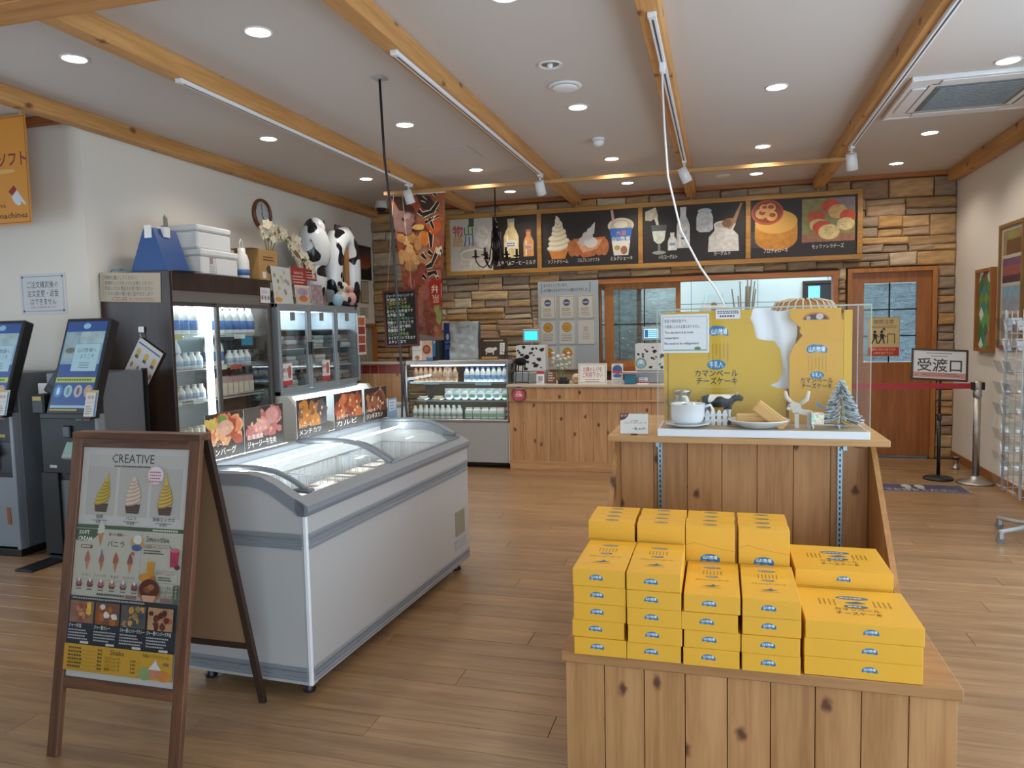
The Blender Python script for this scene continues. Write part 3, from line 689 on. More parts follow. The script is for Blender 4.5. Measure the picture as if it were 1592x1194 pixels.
# tracks + spots
tri = 0
for (xc, y0, y1, sp, aim, lab) in ((-2.99, 3.75, 7.05, 7.0, (.2, .3, -1), 'over the fridge aisle'), (-1.65, 3.75, 7.05, 7.03, (.1, .5, -1), 'over the island freezer'), (-.31, 3.70, 6.95, 6.93, (.35, .2, -.8), 'over the middle of the shop'), (1.055, 3.6, 6.9, 6.88, (.15, .4, -1), 'beside the air conditioner')):
    t = thing('light_track', 'white lighting track under the beam ' + lab, 'light track', (xc, 0, 2.975))
    MB().box(-.018, .018, y0, y1, -.022, 0, c=.002).build('rail', WHITE, t)
    MB().box(-.005, .005, y0 + .02, y1 - .02, -.0225, -.0215).build('groove', plain('track_groove', '454b52', .5), t)
    MB().box(-.021, .021, y0 - .03, y0, -.026, 0, c=.003).build('end_cap', WHITE, t); MB().box(-.021, .021, y1, y1 + .03, -.026, 0, c=.003).build('end_cap', WHITE, t)
    s = thing('track_spotlight', 'small white cylinder spotlight hanging from the track ' + lab, 'spotlight', (xc, sp, 2.953))
    MB().box(-.017, .017, -.05, .05, -.02, 0, c=.003).cyl((0, 0, -.02), (0, 0, -.06), .008).build('adapter', WHITE, s)
    a = Vector(aim).normalized(); c0 = Vector((0, 0, -.11))
    MB().cyl(c0 - a*.06, c0 + a*.075, .042, .047, 18).build('lamp_head', WHITE, s)
    MB().cyl(c0 + a*.072, c0 + a*.077, .038, n=18).build('lens', plain('spot_lens', 'c9d2d8', .15), s)
# wooden rail across the beams
t = tag(MB().box(-3.42, 1.10, 7.345, 7.385, 2.935, 2.972, c=.003).build('hanging_rail', wood('rail_wood', 'c39a62', 'a67a45', 'x', .5, 14, var=.02)), 'thin pale wooden rail fixed across the ceiling beams', 'rail')
# chandelier
t = thing('chandelier', 'small black iron chandelier with six candle arms hanging before the menu board', 'chandelier', (-2.392, 8.0, 2.20))
MB().lathe([(.045, .885), (.045, .872), (.012, .865)], 14).cyl((0, 0, .87), (0, 0, .83), .006).build('ceiling_hook', BLACKM, t)
ch = MB()
for i in range(22):
    z = .83 - i*.0165; q = [(.008*cos(a), 0, z + .012*sin(a)) if i % 2 else (0, .008*cos(a), z + .012*sin(a)) for a in [2*pi*k/8 for k in range(8)]]
    ch.tube(q, .0036, 5, closed=True)
ch.build('chain', BLACKM, t)
MB().lathe([(.0001, .0), (.012, .01), (.02, .03), (.012, .06), (.010, .2), (.016, .36), (.02, .44), (.026, .47), (.012, .485), (.0001, .49)], 12).build('stem', BLACKM, t)
for i in range(6):
    a = 2*pi*i/6 + .25; dx, dy = cos(a), sin(a)
    pr = [(.012, .40), (.035, .30), (.06, .18), (.075, .08), (.10, .02), (.14, -.01), (.19, .01), (.225, .06), (.228, .10)]
    arm = MB().tube([(dx*r, dy*r, z) for r, z in pr], .007, 6).tube([(dx*r, dy*r, z) for r, z in ((.012, .44), (.04, .38), (.05, .25), (.03, .12), (.012, .05))], .006, 6).build('arm', BLACKM, t)
    MB().lathe([(.008, .098), (.042, .105), (.044, .112), (.012, .114), (.012, .118)], 12, (dx*.228, dy*.228, 0)).build('drip_pan', BLACKM, arm)
    MB().cyl((dx*.228, dy*.228, .116), (dx*.228, dy*.228, .185), .014, n=10).build('candle', BLACK, arm)
# cord from the middle track down to the display stand
pts = [(-.31, 4.34, 2.95), (-.31, 4.33, 2.85), (-.295, 4.25, 2.6), (-.27, 4.15, 2.3), (-.20, 4.07, 2.0), (-.10, 4.02, 1.80), (-.02, 4.0, 1.68), (.02, 4.0, 1.60), (.022, 4.0, 1.57)]
t = thing('white_power_cable', 'white power cable dropping from the middle ceiling track to the display stand', 'cable', (0, 0, 0))
MB().tube(pts, .0055, 7).build('cable', WHITE, t); MB().box(-.325, -.295, 4.31, 4.37, 2.905, 2.955, c=.004).build('plug', WHITE, t)
# ------------------------------------------------------------------ cash counter
t = thing('cash_counter', 'knotty cedar board cash counter in front of the stone wall', 'counter', (0, 7.615, 0))
cx0, cx1 = -2.17, 1.12
MB().box(cx0, cx1, .03, .62, .0, .88).build('carcass', plain('counter_core', '6e4c30', .7), t)
n = 22; bw = (cx1 - cx0)/n
for i in range(n):
    a = cx0 + i*bw
    MB().box(-bw/2 + .001, bw/2 - .001, 0, .03, .10, .735, c=.002).build('board', KNOT, t, ((a + bw/2), 0, 0))
    MB().box(-bw/2 + .001, bw/2 - .001, 0, .03, .755, .885, c=.002).build('board', KNOT, t, ((a + bw/2), .0, 0))
MB().box(cx0 - .01, cx1 + .01, -.028, .03, .735, .756, c=.003).build('ledge', KNOTX, t)
MB().box(cx0, cx1, -.012, .03, 0, .10, c=.003).build('plinth', KNOTX, t)
MB().box(cx0 - .02, cx1 + .02, -.03, .66, .885, .912, c=.004).build('top', plain('counter_top', 'b9aa98', .45), t)
t = thing('balloon_sign', 'round clear disc with a pink paper badge on the counter front', 'sign', (-2.05, 7.565, .81))
MB().cyl((0, .01, 0), (0, .016, 0), .085, n=28).build('disc', glass('clear_film', (.85, .80, .82, 1), .2), t)
p = Print(); p.ell(0, -.005, .066, .062, 'b84a62', photo=True); p.ell(0, .02, .03, .02, 'd4808c'); p.rect(-.035, -.02, .035, .005, 'd9c9b4'); p.lines(-.03, -.012, .06, 1, .01, .008, '7a5548'); p.build(t, (0, .0095, 0))

def stand_sign(name, label, x, y, z, w, h, fn, cat='sign', tilt=-8, rz=0., edge=None, group=None):
    t = thing(name, label, cat, (x, y, z), group=group, rot=(radians(tilt), 0, radians(rz)))
    MB().box(-w/2, w/2, 0, .004, 0, h, c=.001).build('sheet', edge or PAPER, t)
    MB().box(-w*.3, w*.3, .0, .05, -.001, .004).build('foot', ACRYL, t)
    p = Print(); fn(p, w, h); p.build(t, (0, -.0002, 0)); return t
def f_register(p, w, h):
    p.rect(-w/2, 0, w/2, h, 'dcd8d0').frame(-w/2 + .012, .012, w/2 - .012, h - .012, .003, '5b5552')
    p.text('お隣のレジを', 0, h*.60, .058, 'a8323a', w=w*.66, bold=.01); p.text('ご利用下さい', 0, h*.34, .058, 'a8323a', w=w*.70, bold=.01)
    p.lines(0, h*.20, w*.5, 2, .022, .007, '6a4a4a', 'c', 0)
stand_sign('register_notice', 'white notice with red writing standing in the middle of the cash counter', -1.29, 7.72, .912, .30, .215, f_register)
def cow_print(p, w, h, seed=1, n=16):
    r = random.Random(seed); p.rect(-w/2, 0, w/2, h, 'cfcdcb')
    for i in range(n): blob(p, (r.random() - .5)*w*.9, r.random()*h*.9 + h*.05, w*(.03 + .045*r.random()), '1c1c20', .5, 9, seed*50 + i, False, 1, .8)
for i, (x, z0, lab, scr) in enumerate(((-2.0, 0, 'by the deli case', 'solid'), (-.70, 0, 'behind the display stand', 'rows'))):
    t = thing('cash_register', 'cow-print cash register with a lit customer display ' + lab, 'cash register', (x, 7.95, .912))
    MB().box(-.17, .17, -.14, .18, 0, .12, c=.01).build('drawer', GREYP, t)
    MB().box(-.16, .16, -.02, .14, .12, .41, c=.012).build('body', plain('register_body', 'bdbcb9', .5), t)
    MB().cyl((0, .03, .40), (0, .03, .47), .015).build('pole', GREYP, t)
    dsp = MB().box(-.095, .095, .0, .04, .44, .585, c=.008).build('display', plain('display_shell', '9ea3a6', .4), t)
    MB().box(-.072, .072, -.002, .001, .465, .56).build('screen', plain('lcd_' + scr, '3ab0d8', .3, emit='35c4ee' if scr == 'solid' else 'a8dcf0', es=1.0), dsp)
    p = Print(); cow_print(p, .33, .28, 3 + i, 22); p.build(t, (0, -.023, .125))
    if scr == 'rows':
        q = Print(); q.rect(-.066, .472, -.03, .553, '3d7fb8'); 
        for k in range(4): q.rect(-.024, .478 + k*.019, .06, .486 + k*.019, '4f86a8')
        q.build(dsp, (0, -.003, 0), name='readout')
# small things on the counter
t = thing('wire_planter', 'dark iron cow ornament above a wire cage frame at the counter end', 'ornament', (-2.06, 7.71, .912))
wf = MB(); 
for a, b in (((-.06, 0, .02), (.08, 0, .02)), ((.08, 0, .02), (.09, 0, .13)), ((.09, 0, .13), (-.05, 0, .14)), ((-.05, 0, .14), (-.06, 0, .02)), ((-.05, 0, .14), (-.10, 0, .11)), ((-.10, 0, .11), (-.10, 0, 0)), ((.08, 0, .02), (.08, 0, 0)), ((-.06, 0, .02), (-.06, 0, 0)), ((.02, 0, .135), (.02, 0, .02))): wf.cyl(a, b, .004, n=6)
wf.build('wire_frame', BLACKM, t)
cw = MB().ball((-.0, 0, .24), .045, sx=1.5, sy=.6).ball((.07, 0, .29), .026, sx=1.1, sy=.7)
for x in (-.045, -.02, .03, .05): cw.cyl((x, 0, .22), (x - .01, 0, .14), .008, .006, 6)
cw.tube([(-.06, 0, .25), (-.09, 0, .22), (-.10, 0, .16)], .004, 5); cw.build('cow_figure', BLACKM, t)
def card(name, label, x, y, z, w, h, fn, tilt=-6, cat='card', rz=0., group=None, th=.003, mat=None):
    t = thing(name, label, cat, (x, y, z), group=group, rot=(radians(tilt), 0, radians(rz)))
    MB().box(-w/2, w/2, 0, th, 0, h).build('sheet', mat or PAPER, t); p = Print(); fn(p, w, h); p.build(t, (0, -.0002, 0)); return t
def f_pay(p, w, h): p.rect(-w/2, 0, w/2, h, 'dedad6'); p.rect(-w/2, h*.78, w/2, h, 'b8323a'); p.rect(-w*.3, h*.24, w*.3, h*.62, '8b9aa6'); p.lines(-w*.4, h*.12, w*.8, 1, .01, .008, '44506a')
card('payment_card', 'small white payment card with a red top strip on the counter', -1.845, 7.70, .912, .085, .135, f_pay)
def f_brown(p, w, h): p.rect(-w/2, 0, w/2, h, '6c4a3a'); p.lines(-w*.4, h*.8, w*.8, 4, h*.2, .014, 'c8b4a0', seed=5)
card('brown_card', 'dark brown menu card beside the payment card', -1.735, 7.76, .912, .10, .13, f_brown)
t = thing('card_terminal', 'black card terminal with a clear guard on the counter', 'terminal', (-1.60, 7.74, .912))
MB().box(-.055, .055, -.03, .06, 0, .045, c=.006).build('base', BLACK, t); MB().box(-.04, .03, -.01, .05, .045, .07, c=.006).build('keypad', plain('keypad', '2b3138', .4), t)
MB().sheet(lambda u, v: (-.045 + .06*v, -.03 + u*.09, .05 + .16*v - .05*v*v), 3, 6).build('guard', glass('blue_acrylic', (.7, .82, .9, 1), .3), t)
t = thing('ornament_figure', 'tiny round cream figurine behind the card terminal', 'figurine', (-1.47, 7.80, .912))
MB().lathe([(.03, 0), (.05, .02), (.055, .05), (.05, .08), (.03, .10), (.0001, .105)], 14).build('body', plain('cream_ceramic', 'cbb89a', .5), t); MB().box(-.02, .05, -.06, -.05, .04, .07, c=.004).build('arm', plain('tan_wood', 'a8845a', .6), t)
t = thing('blue_sandwich_board', 'tall card with a blue and red cow drawing near the counter middle', 'card', (-1.03, 7.72, .912), rot=(radians(-6), 0, 0))
MB().box(-.06, .06, 0, .004, 0, .21).build('sheet', PAPER, t)
p = Print(); p.rect(-.06, 0, .06, .21, 'ccc8c4'); p.ell(0, .15, .05, .045, '3a5a94', photo=True); p.rect(-.05, .11, .05, .135, 'b8443a'); p.ell(0, .085, .045, .02, '4a6ea0', photo=True); p.lines(-.045, .04, .09, 3, .016, .006, '5b6478'); p.build(t, (0, -.0002, 0))
t = thing('wallet_tray', 'teal coin tray box with a striped rim on the counter', 'box', (-.895, 7.70, .912))
MB().box(-.055, .055, -.04, .04, 0, .105, c=.004).build('body', plain('teal_card', '2f6f86', .6), t); MB().box(-.075, .075, -.05, .05, .105, .13, c=.004).build('lid', plain('pale_rim', 'c8c0c0', .6), t); MB().box(-.076, .076, -.0515, -.05, .112, .12).build('stripe', plain('red_stripe', 'b0444a', .6), t)
t = thing('round_badge_stand', 'round blue and yellow badge on a small clear stand', 'badge', (-.79, 7.76, .912))
MB().cyl((0, 0, .21), (0, .006, .21), .062, n=26).build('disc', plain('badge_blue', '5b93ad', .5), t); MB().cyl((0, .003, 0), (0, .003, .15), .006).box(-.03, .03, -.02, .03, 0, .006).build('stand', ACRYL, t)
p = Print(); p.ring(0, .21, .062, .008, 'c8b866'); p.ell(0, .21, .04, .04, '9cc2cf'); p.ell(0, .225, .018, .02, 'd8d4cc'); p.lines(0, .185, .05, 1, .01, .01, '2c5470', 'c'); p.build(t, (0, -.0002, 0))
t = thing('candy_tray', 'small tray of red wrapped sweets beside the badge stand', 'tray', (-.76, 7.66, .912))
MB().box(-.06, .06, -.03, .03, 0, .012, c=.002).build('tray', WHITE, t)
for i in range(5): MB().box(-.05 + i*.021, -.034 + i*.021, -.02, .02, .012, .03, c=.005).build('sweet', plain('sweet_red', 'a8343c', .4), t)
card('price_tent', 'small pale tent card next to the sweets tray', -.765, 7.73, .912, .10, .07, lambda p, w, h: (p.rect(-w/2, 0, w/2, h, 'cfd4da'), p.frame(-w/2, 0, w/2, h, .004, '44617c'), p.lines(-w*.4, h*.7, w*.8, 3, h*.25, .006, '44617c', seed=2)))
t = thing('flower_jar', 'jar of pale paper flowers behind the brown card', 'flowers', (-1.66, 7.9, .912))
MB().lathe([(.035, 0), (.04, .02), (.04, .10), (.03, .12)], 14).build('jar', GLASS, t)
fm = MB(); r = random.Random(5)
for i in range(22): fm.ball((r.uniform(-.09, .09), r.uniform(-.05, .05), .16 + r.random()*.17), .022, 6, 4, sz=.7)
fm.build('petals', plain('petal_white', 'c9c4bd', .8), t)
tag(t.children[1], kind='stuff')
sm_ = MB()
for i in range(9): a = i*.7; sm_.tube([(0, 0, .02), (cos(a)*.03, sin(a)*.03, .14), (cos(a)*.07, sin(a)*.05, .24)], .002, 4)
tag(sm_.build('stems', plain('stem_green', '6f8a4a', .7), t), kind='stuff')

# ------------------------------------------------------------------ milk bottles (prototype builders)
MILKW = plain('milk_white', 'dfe0dc', .35)
def bottle_proto(name, h, r, capc, labc, body=None, prof=None):
    b = MB().lathe(prof or [(r*.9, 0), (r, .01), (r, h*.55), (r*.85, h*.68), (r*.48, h*.84), (r*.42, h*.93)], 14)
    o = b.build(name, body or MILKW)
    MB().lathe([(r*.50, h*.92), (r*.52, h*.93), (r*.52, h*.995), (r*.45, h), (.0001, h)], 12).build('cap', plain('cap_' + capc, capc, .4), o)
    if labc: MB().lathe([(r*1.006, h*.18), (r*1.006, h*.48)], 14).build('label_band', plain('lab_' + labc, labc, .5), o)
    return o
def place_row(proto, pos, label, cat, group):
    for i, p in enumerate(pos):
        o = copy_tree(proto, None, p, None, label, group); o['category'] = cat

# ------------------------------------------------------------------ deli display case
t = thing('deli_case', 'chilled deli display case with steel top and white base left of the counter', 'display case', (0, 7.64, 0))
a, b = -3.37, -2.19; D = .62
MB().box(a + .02, b - .02, .06, D, .02, .06).build('plinth', BLACK, t)
MB().box(a, b, .0, D, .06, .50, c=.008).build('base', plain('deli_base', 'a7a6a4', .45), t)
MB().box(b, b + .012, .0, D, .06, .50).build('side_panel', WHITE, t)
MB().box(a, b, -.005, D, .50, .53, c=.004).build('sill', STEEL, t)
MB().box(a, b, .02, D, 1.125, 1.175, c=.006).build('top', STEEL, t)
MB().box(a, b, D - .02, D, .53, 1.125).build('back_panel', plain('deli_back', '8c7a66', .5), t)
MB().box(a + .01, b - .01, .015, .02, .53, 1.125).build('front_glass', GLASS, t)
for x in (a, b - .014): MB().box(x, x + .014, .012, .032, .53, 1.125).box(x, x + .014, D - .04, D - .02, .53, 1.125).build('post', ALU, t)
MB().box(a + .004, a + .009, .03, D - .04, .53, 1.125).build('side_glass', GLASS, t); MB().box(b - .009, b - .004, .03, D - .04, .53, 1.125).build('side_glass', GLASS, t)
for z in (.735, .935):
    s = MB().box(a + .016, b - .016, .06, D - .05, z - .006, z, c=.001).build('shelf', GLASS, t)
    MB().box(a + .016, b - .016, .052, .06, z - .018, z + .004).build('shelf_edge', ALU, s)
    MB().box(a + .05, b - .05, .065, .08, z - .014, z - .006).build('light_strip', LED, s)
MB().box(a + .05, b - .05, .05, .07, 1.112, 1.124).build('light_strip', LED, t)
s = MB().box(a + .2, a + .38, .044, .052, .91, .935).box(a + .8, a + .98, .044, .052, .90, .935).build('price_rail', plain('price_blue', '9fb9c6', .5), t)
pb = bottle_proto('coffee_milk_bottle', .155, .032, 'c46a4e', 'b98a68', plain('coffee_milk', 'b99a7c', .4))
place_row(pb, [(-3.28 + i*.058, 7.74 + (i % 2)*.002, .936) for i in range(9)] + [(-3.25 + i*.058, 7.83, .936) for i in range(8)], 'small coffee milk bottle with a reddish cap on the deli case top shelf', 'bottle', 'coffee milk bottles in the deli case'); hide_proto(pb)
pb = bottle_proto('milk_bottle', .155, .032, '3f6fc0', '7f9fc8')
place_row(pb, [(-2.68 + i*.062, 7.74, .936) for i in range(8)] + [(-2.65 + i*.062, 7.83, .936) for i in range(7)], 'small white milk bottle with a blue cap on the deli case top shelf', 'bottle', 'blue-capped milk bottles in the deli case'); hide_proto(pb)
pb = bottle_proto('milk_bottle', .135, .034, 'dcdcdc', 'a9b4ae')
place_row(pb, [(-3.30 + i*.066, 7.73, .531) for i in range(9)] + [(-3.27 + i*.066, 7.83, .531) for i in range(8)], 'small white drinking yogurt bottle in the lower row of the deli case', 'bottle', 'yogurt bottles in the deli case'); hide_proto(pb)
pb = MB().box(-.042, .042, -.03, .03, 0, .10, c=.008).build('yogurt_carton', plain('carton_white', 'd9dcd6', .5)); MB().box(-.0425, .0425, -.031, -.03, .02, .06).build('label_band', plain('carton_green', '8fae98', .5), pb); MB().box(-.035, .035, -.006, .006, .10, .122).build('gable', plain('carton_white', 'd9dcd6', .5), pb)
place_row(pb, [(-2.66 + i*.092, 7.73, .531) for i in range(5)], 'white pudding carton with a green band in the lower deli case', 'carton', 'cartons in the deli case'); hide_proto(pb)
pb = MB().box(-.05, .05, -.04, .04, 0, .06, c=.006).build('red_pack', plain('pack_red', 'a8504a', .5)); MB().box(-.03, .03, -.041, -.04, .015, .045).build('label_band', PAPER, pb)
place_row(pb, [(-2.36 + i*.105, 7.93, .531 + .06*k) for i in range(2) for k in range(2)], 'reddish packet stacked at the back of the lower deli case', 'packet', 'red packets in the deli case'); hide_proto(pb)
# bags of cheese on the middle shelf
BAGS = ('e2e4e2', 'cfd8da', 'e0e2dc', 'd5dbd8')
def bag_proto(i):
    r = random.Random(i)
    o = MB().ball((0, 0, .045), .05, 10, 6, sx=1.15, sy=.7, sz=.95).build('cheese_bag', plain('bag_%d' % i, BAGS[i % 4], .35))
    MB().add([(-.05, 0, .08), (.05, 0, .08), (.045, .012, .125), (-.045, -.012, .125)], [(0, 1, 2, 3)]).build('seal', plain('bag_seal', 'c9d4d4', .4), o)
    MB().box(-.03, .03, -.041, -.036, .025, .06).build('label_band', plain('bag_lab%d' % (i % 2), '6fae9c' if i % 2 else '8fb0c4', .5), o)
    return o
names = ['first', 'second', 'third', 'fourth', 'fifth', 'sixth', 'seventh', 'eighth']
for i in range(8):
    o = bag_proto(i); o.location = (-2.90 + i*.093, 7.76, .736)
    tag(o, names[i] + ' white cheese bag from the deli plates on the deli case middle shelf', 'bag', 'cheese bags in the deli case')
for i, x in enumerate((-3.20, -3.02)):
    t2 = thing('cheese_plate', 'small white plate with a round cheese, ' + ('nearest the case end' if i == 0 else 'beside the bags') + ' on the deli shelf', 'plate', (x, 7.74, .736))
    MB().lathe([(.0001, .0), (.04, .0), (.075, .014), (.074, .018), (.04, .006), (.0001, .006)], 20).build('plate', WHITE, t2)
    MB().lathe([(.05, .012), (.052, .02), (.052, .035), (.046, .042), (.0001, .044)], 16).build('cheese', plain('cheese_%d' % i, 'd9c89a' if i else 'd8d6cc', .5), t2)
    if i == 0: MB().lathe([(.03, .0445), (.034, .046), (.028, .048)], 14).build('ring_mark', BLACK, t2)
# things on the deli case
t = thing('glove_box', 'dark carton with a grey flap full of blue wrappers on the deli case', 'box', (-3.16, 7.87, 1.175))
MB().box(-.145, .145, -.10, .10, 0, .22, c=.004).build('carton', plain('dark_navy', '23282f', .6), t)
MB().prism([(-.14, .22), (.14, .22), (.14, .34), (.02, .37), (-.10, .33)], .02, .03, 'y').build('flap', plain('flap_grey', '9a8a86', .7), t)
bl = MB(); r = random.Random(2)
for i in range(7): x = -.125 + i*.036; MB().box(-.016, .016, -.003, .003, -.07, .07, M=Matrix.Translation((x, -.106, .11)) @ Matrix.Rotation(r.uniform(-.2, .2), 4, 'Y')).build('wrapper', plain('wrap_blue', '3a7fb0', .5), t)
p = Print(); p.rect(-.07, .185, .11, .215, 'b5b2ae'); p.lines(-.065, .19, .17, 1, .01, .02, '3b3a3a', rag=0); p.build(t, (0, -.1005, 0))
def f_ranch(p, w, h): p.rect(-w/2, 0, w/2, h, '1f3f78'); p.ell(0, h*.62, w*.2, h*.09, 'b9c4d8'); p.text('山川', 0, h*.45, .03, 'c9d4e4'); p.lines(0, h*.36, w*.6, 2, .025, .008, 'b9c4d8', 'c')
t = thing('blue_paper_bag', 'upright blue paper bag between the dark carton and silver bag', 'bag', (-2.965, 7.98, 1.175))
MB().box(-.045, .045, -.05, .05, 0, .41, c=.003).build('bag', plain('bag_blue', '1f3f78', .6), t); p = Print(); f_ranch(p, .088, .41); p.build(t, (0, -.0505, 0))
t = thing('cooler_bag', 'silver insulated foil bag with a handle hole standing on the deli case', 'bag', (-2.735, 7.86, 1.175))
def foil(u, v): 
    x = -.165 + .33*u; z = .42*v; return (x*(1 + .03*sin(v*9)), -.05 + .003*sin(u*17 + v*5) + .003*sin(v*23 + u*3) + .03*v, z)
FOIL = plain('silver_foil', 'b4b8b7', .3, .85, bump=.6, bscale=140)
MB().sheet(foil, 14, 16).sheet(lambda u, v: (lambda q: (q[0], .09 - q[1]*.3 - .05*v, q[2]))(foil(1 - u, v)), 8, 8).build('bag', FOIL, t)
MB().box(-.06, .06, -.055, -.03, .355, .38, c=.005).build('handle_patch', plain('patch', '8a8c7c', .5), t)
t = thing('chalk_tray_board', 'small chalkboard with a white cow drawing leaning on the deli case top', 'chalkboard', (-2.42, 7.9, 1.175), rot=(radians(-8), 0, 0))
MB().box(-.16, .16, 0, .012, 0, .012).box(-.16, .16, 0, .012, .228, .24).box(-.16, -.148, 0, .012, .012, .228).box(.148, .16, 0, .012, .012, .228).build('frame', wood('dk_frame', '6b4a30', '4a3020', 'x', .5), t)
MB().box(-.15, .15, .004, .01, .01, .23).build('slate', plain('slate', '3c342c', .7), t)
p = Print(); p.lines(-.12, .2, .24, 1, .02, .014, 'b9a060', rag=0); p.ell(-.045, .10, .055, .03, 'cfc9bd'); p.ell(.015, .115, .022, .018, 'cfc9bd'); p.rect(-.09, .05, -.078, .09, 'cfc9bd'); p.rect(-.01, .05, .002, .09, 'cfc9bd'); p.rect(.07, .05, .125, .18, 'd4cfc4'); p.lines(.08, .16, .035, 5, .02, .007, '5a544a'); p.build(t, (0, .0039, 0))
t = tag(MB().box(-.09, .09, -.03, .03, 0, .03, c=.006).build('wood_block', wood('lt_block', 'c89a62', 'a87840', 'x'), loc=(-2.43, 7.80, 1.175)), 'small pale wooden block lying before the little cow chalkboard', 'block')
t = thing('wire_basket', 'small black wire basket on the end of the deli case', 'basket', (-2.235, 7.80, 1.175))
wb_ = MB()
for z in (.005, .04, .08): wb_.tube([(-.04, -.05, z), (.04, -.05, z), (.04, .05, z), (-.04, .05, z)], .002, 5, closed=True)
for x in (-.04, -.013, .013, .04): wb_.cyl((x, -.05, .0), (x, -.05, .08), .0015, n=5).cyl((x, .05, .0), (x, .05, .08), .0015, n=5)
wb_.build('wires', BLACKM, t)
# ------------------------------------------------------------------ tiled half counter by the left wall
t = thing('tiled_counter', 'cedar half counter with a row of red tiles beside the deli case', 'counter', (0, 7.66, 0))
a, b = -4.38, -3.40
MB().box(a, b, .03, .14, 0, 1.12).build('core', plain('counter_core', '6e4c30', .7), t)
nb = 7; bw = (b - a)/nb
for i in range(nb): MB().box(-bw/2 + .001, bw/2 - .001, 0, .03, 0, 1.03, c=.002).build('board', KNOT, t, (a + bw*(i + .5), 0, 0))
TILE = plain('red_tile', '7e2a24', .35)
MB().box(a, b, .008, .03, 1.03, 1.14).build('grout', plain('grout', 'a08a78', .8), t)
k = int((b - a)/.1)
for i in range(k + 1):
    x0 = b - (i + 1)*.1; MB().box(max(x0, a) + .003, x0 + .097, 0, .012, 1.035, 1.13, c=.003).build('tile', TILE, t)
MB().box(a, b + .01, -.015, .16, 1.14, 1.16, c=.004).build('cap', plain('cap_stone', 'b7a797', .6), t)
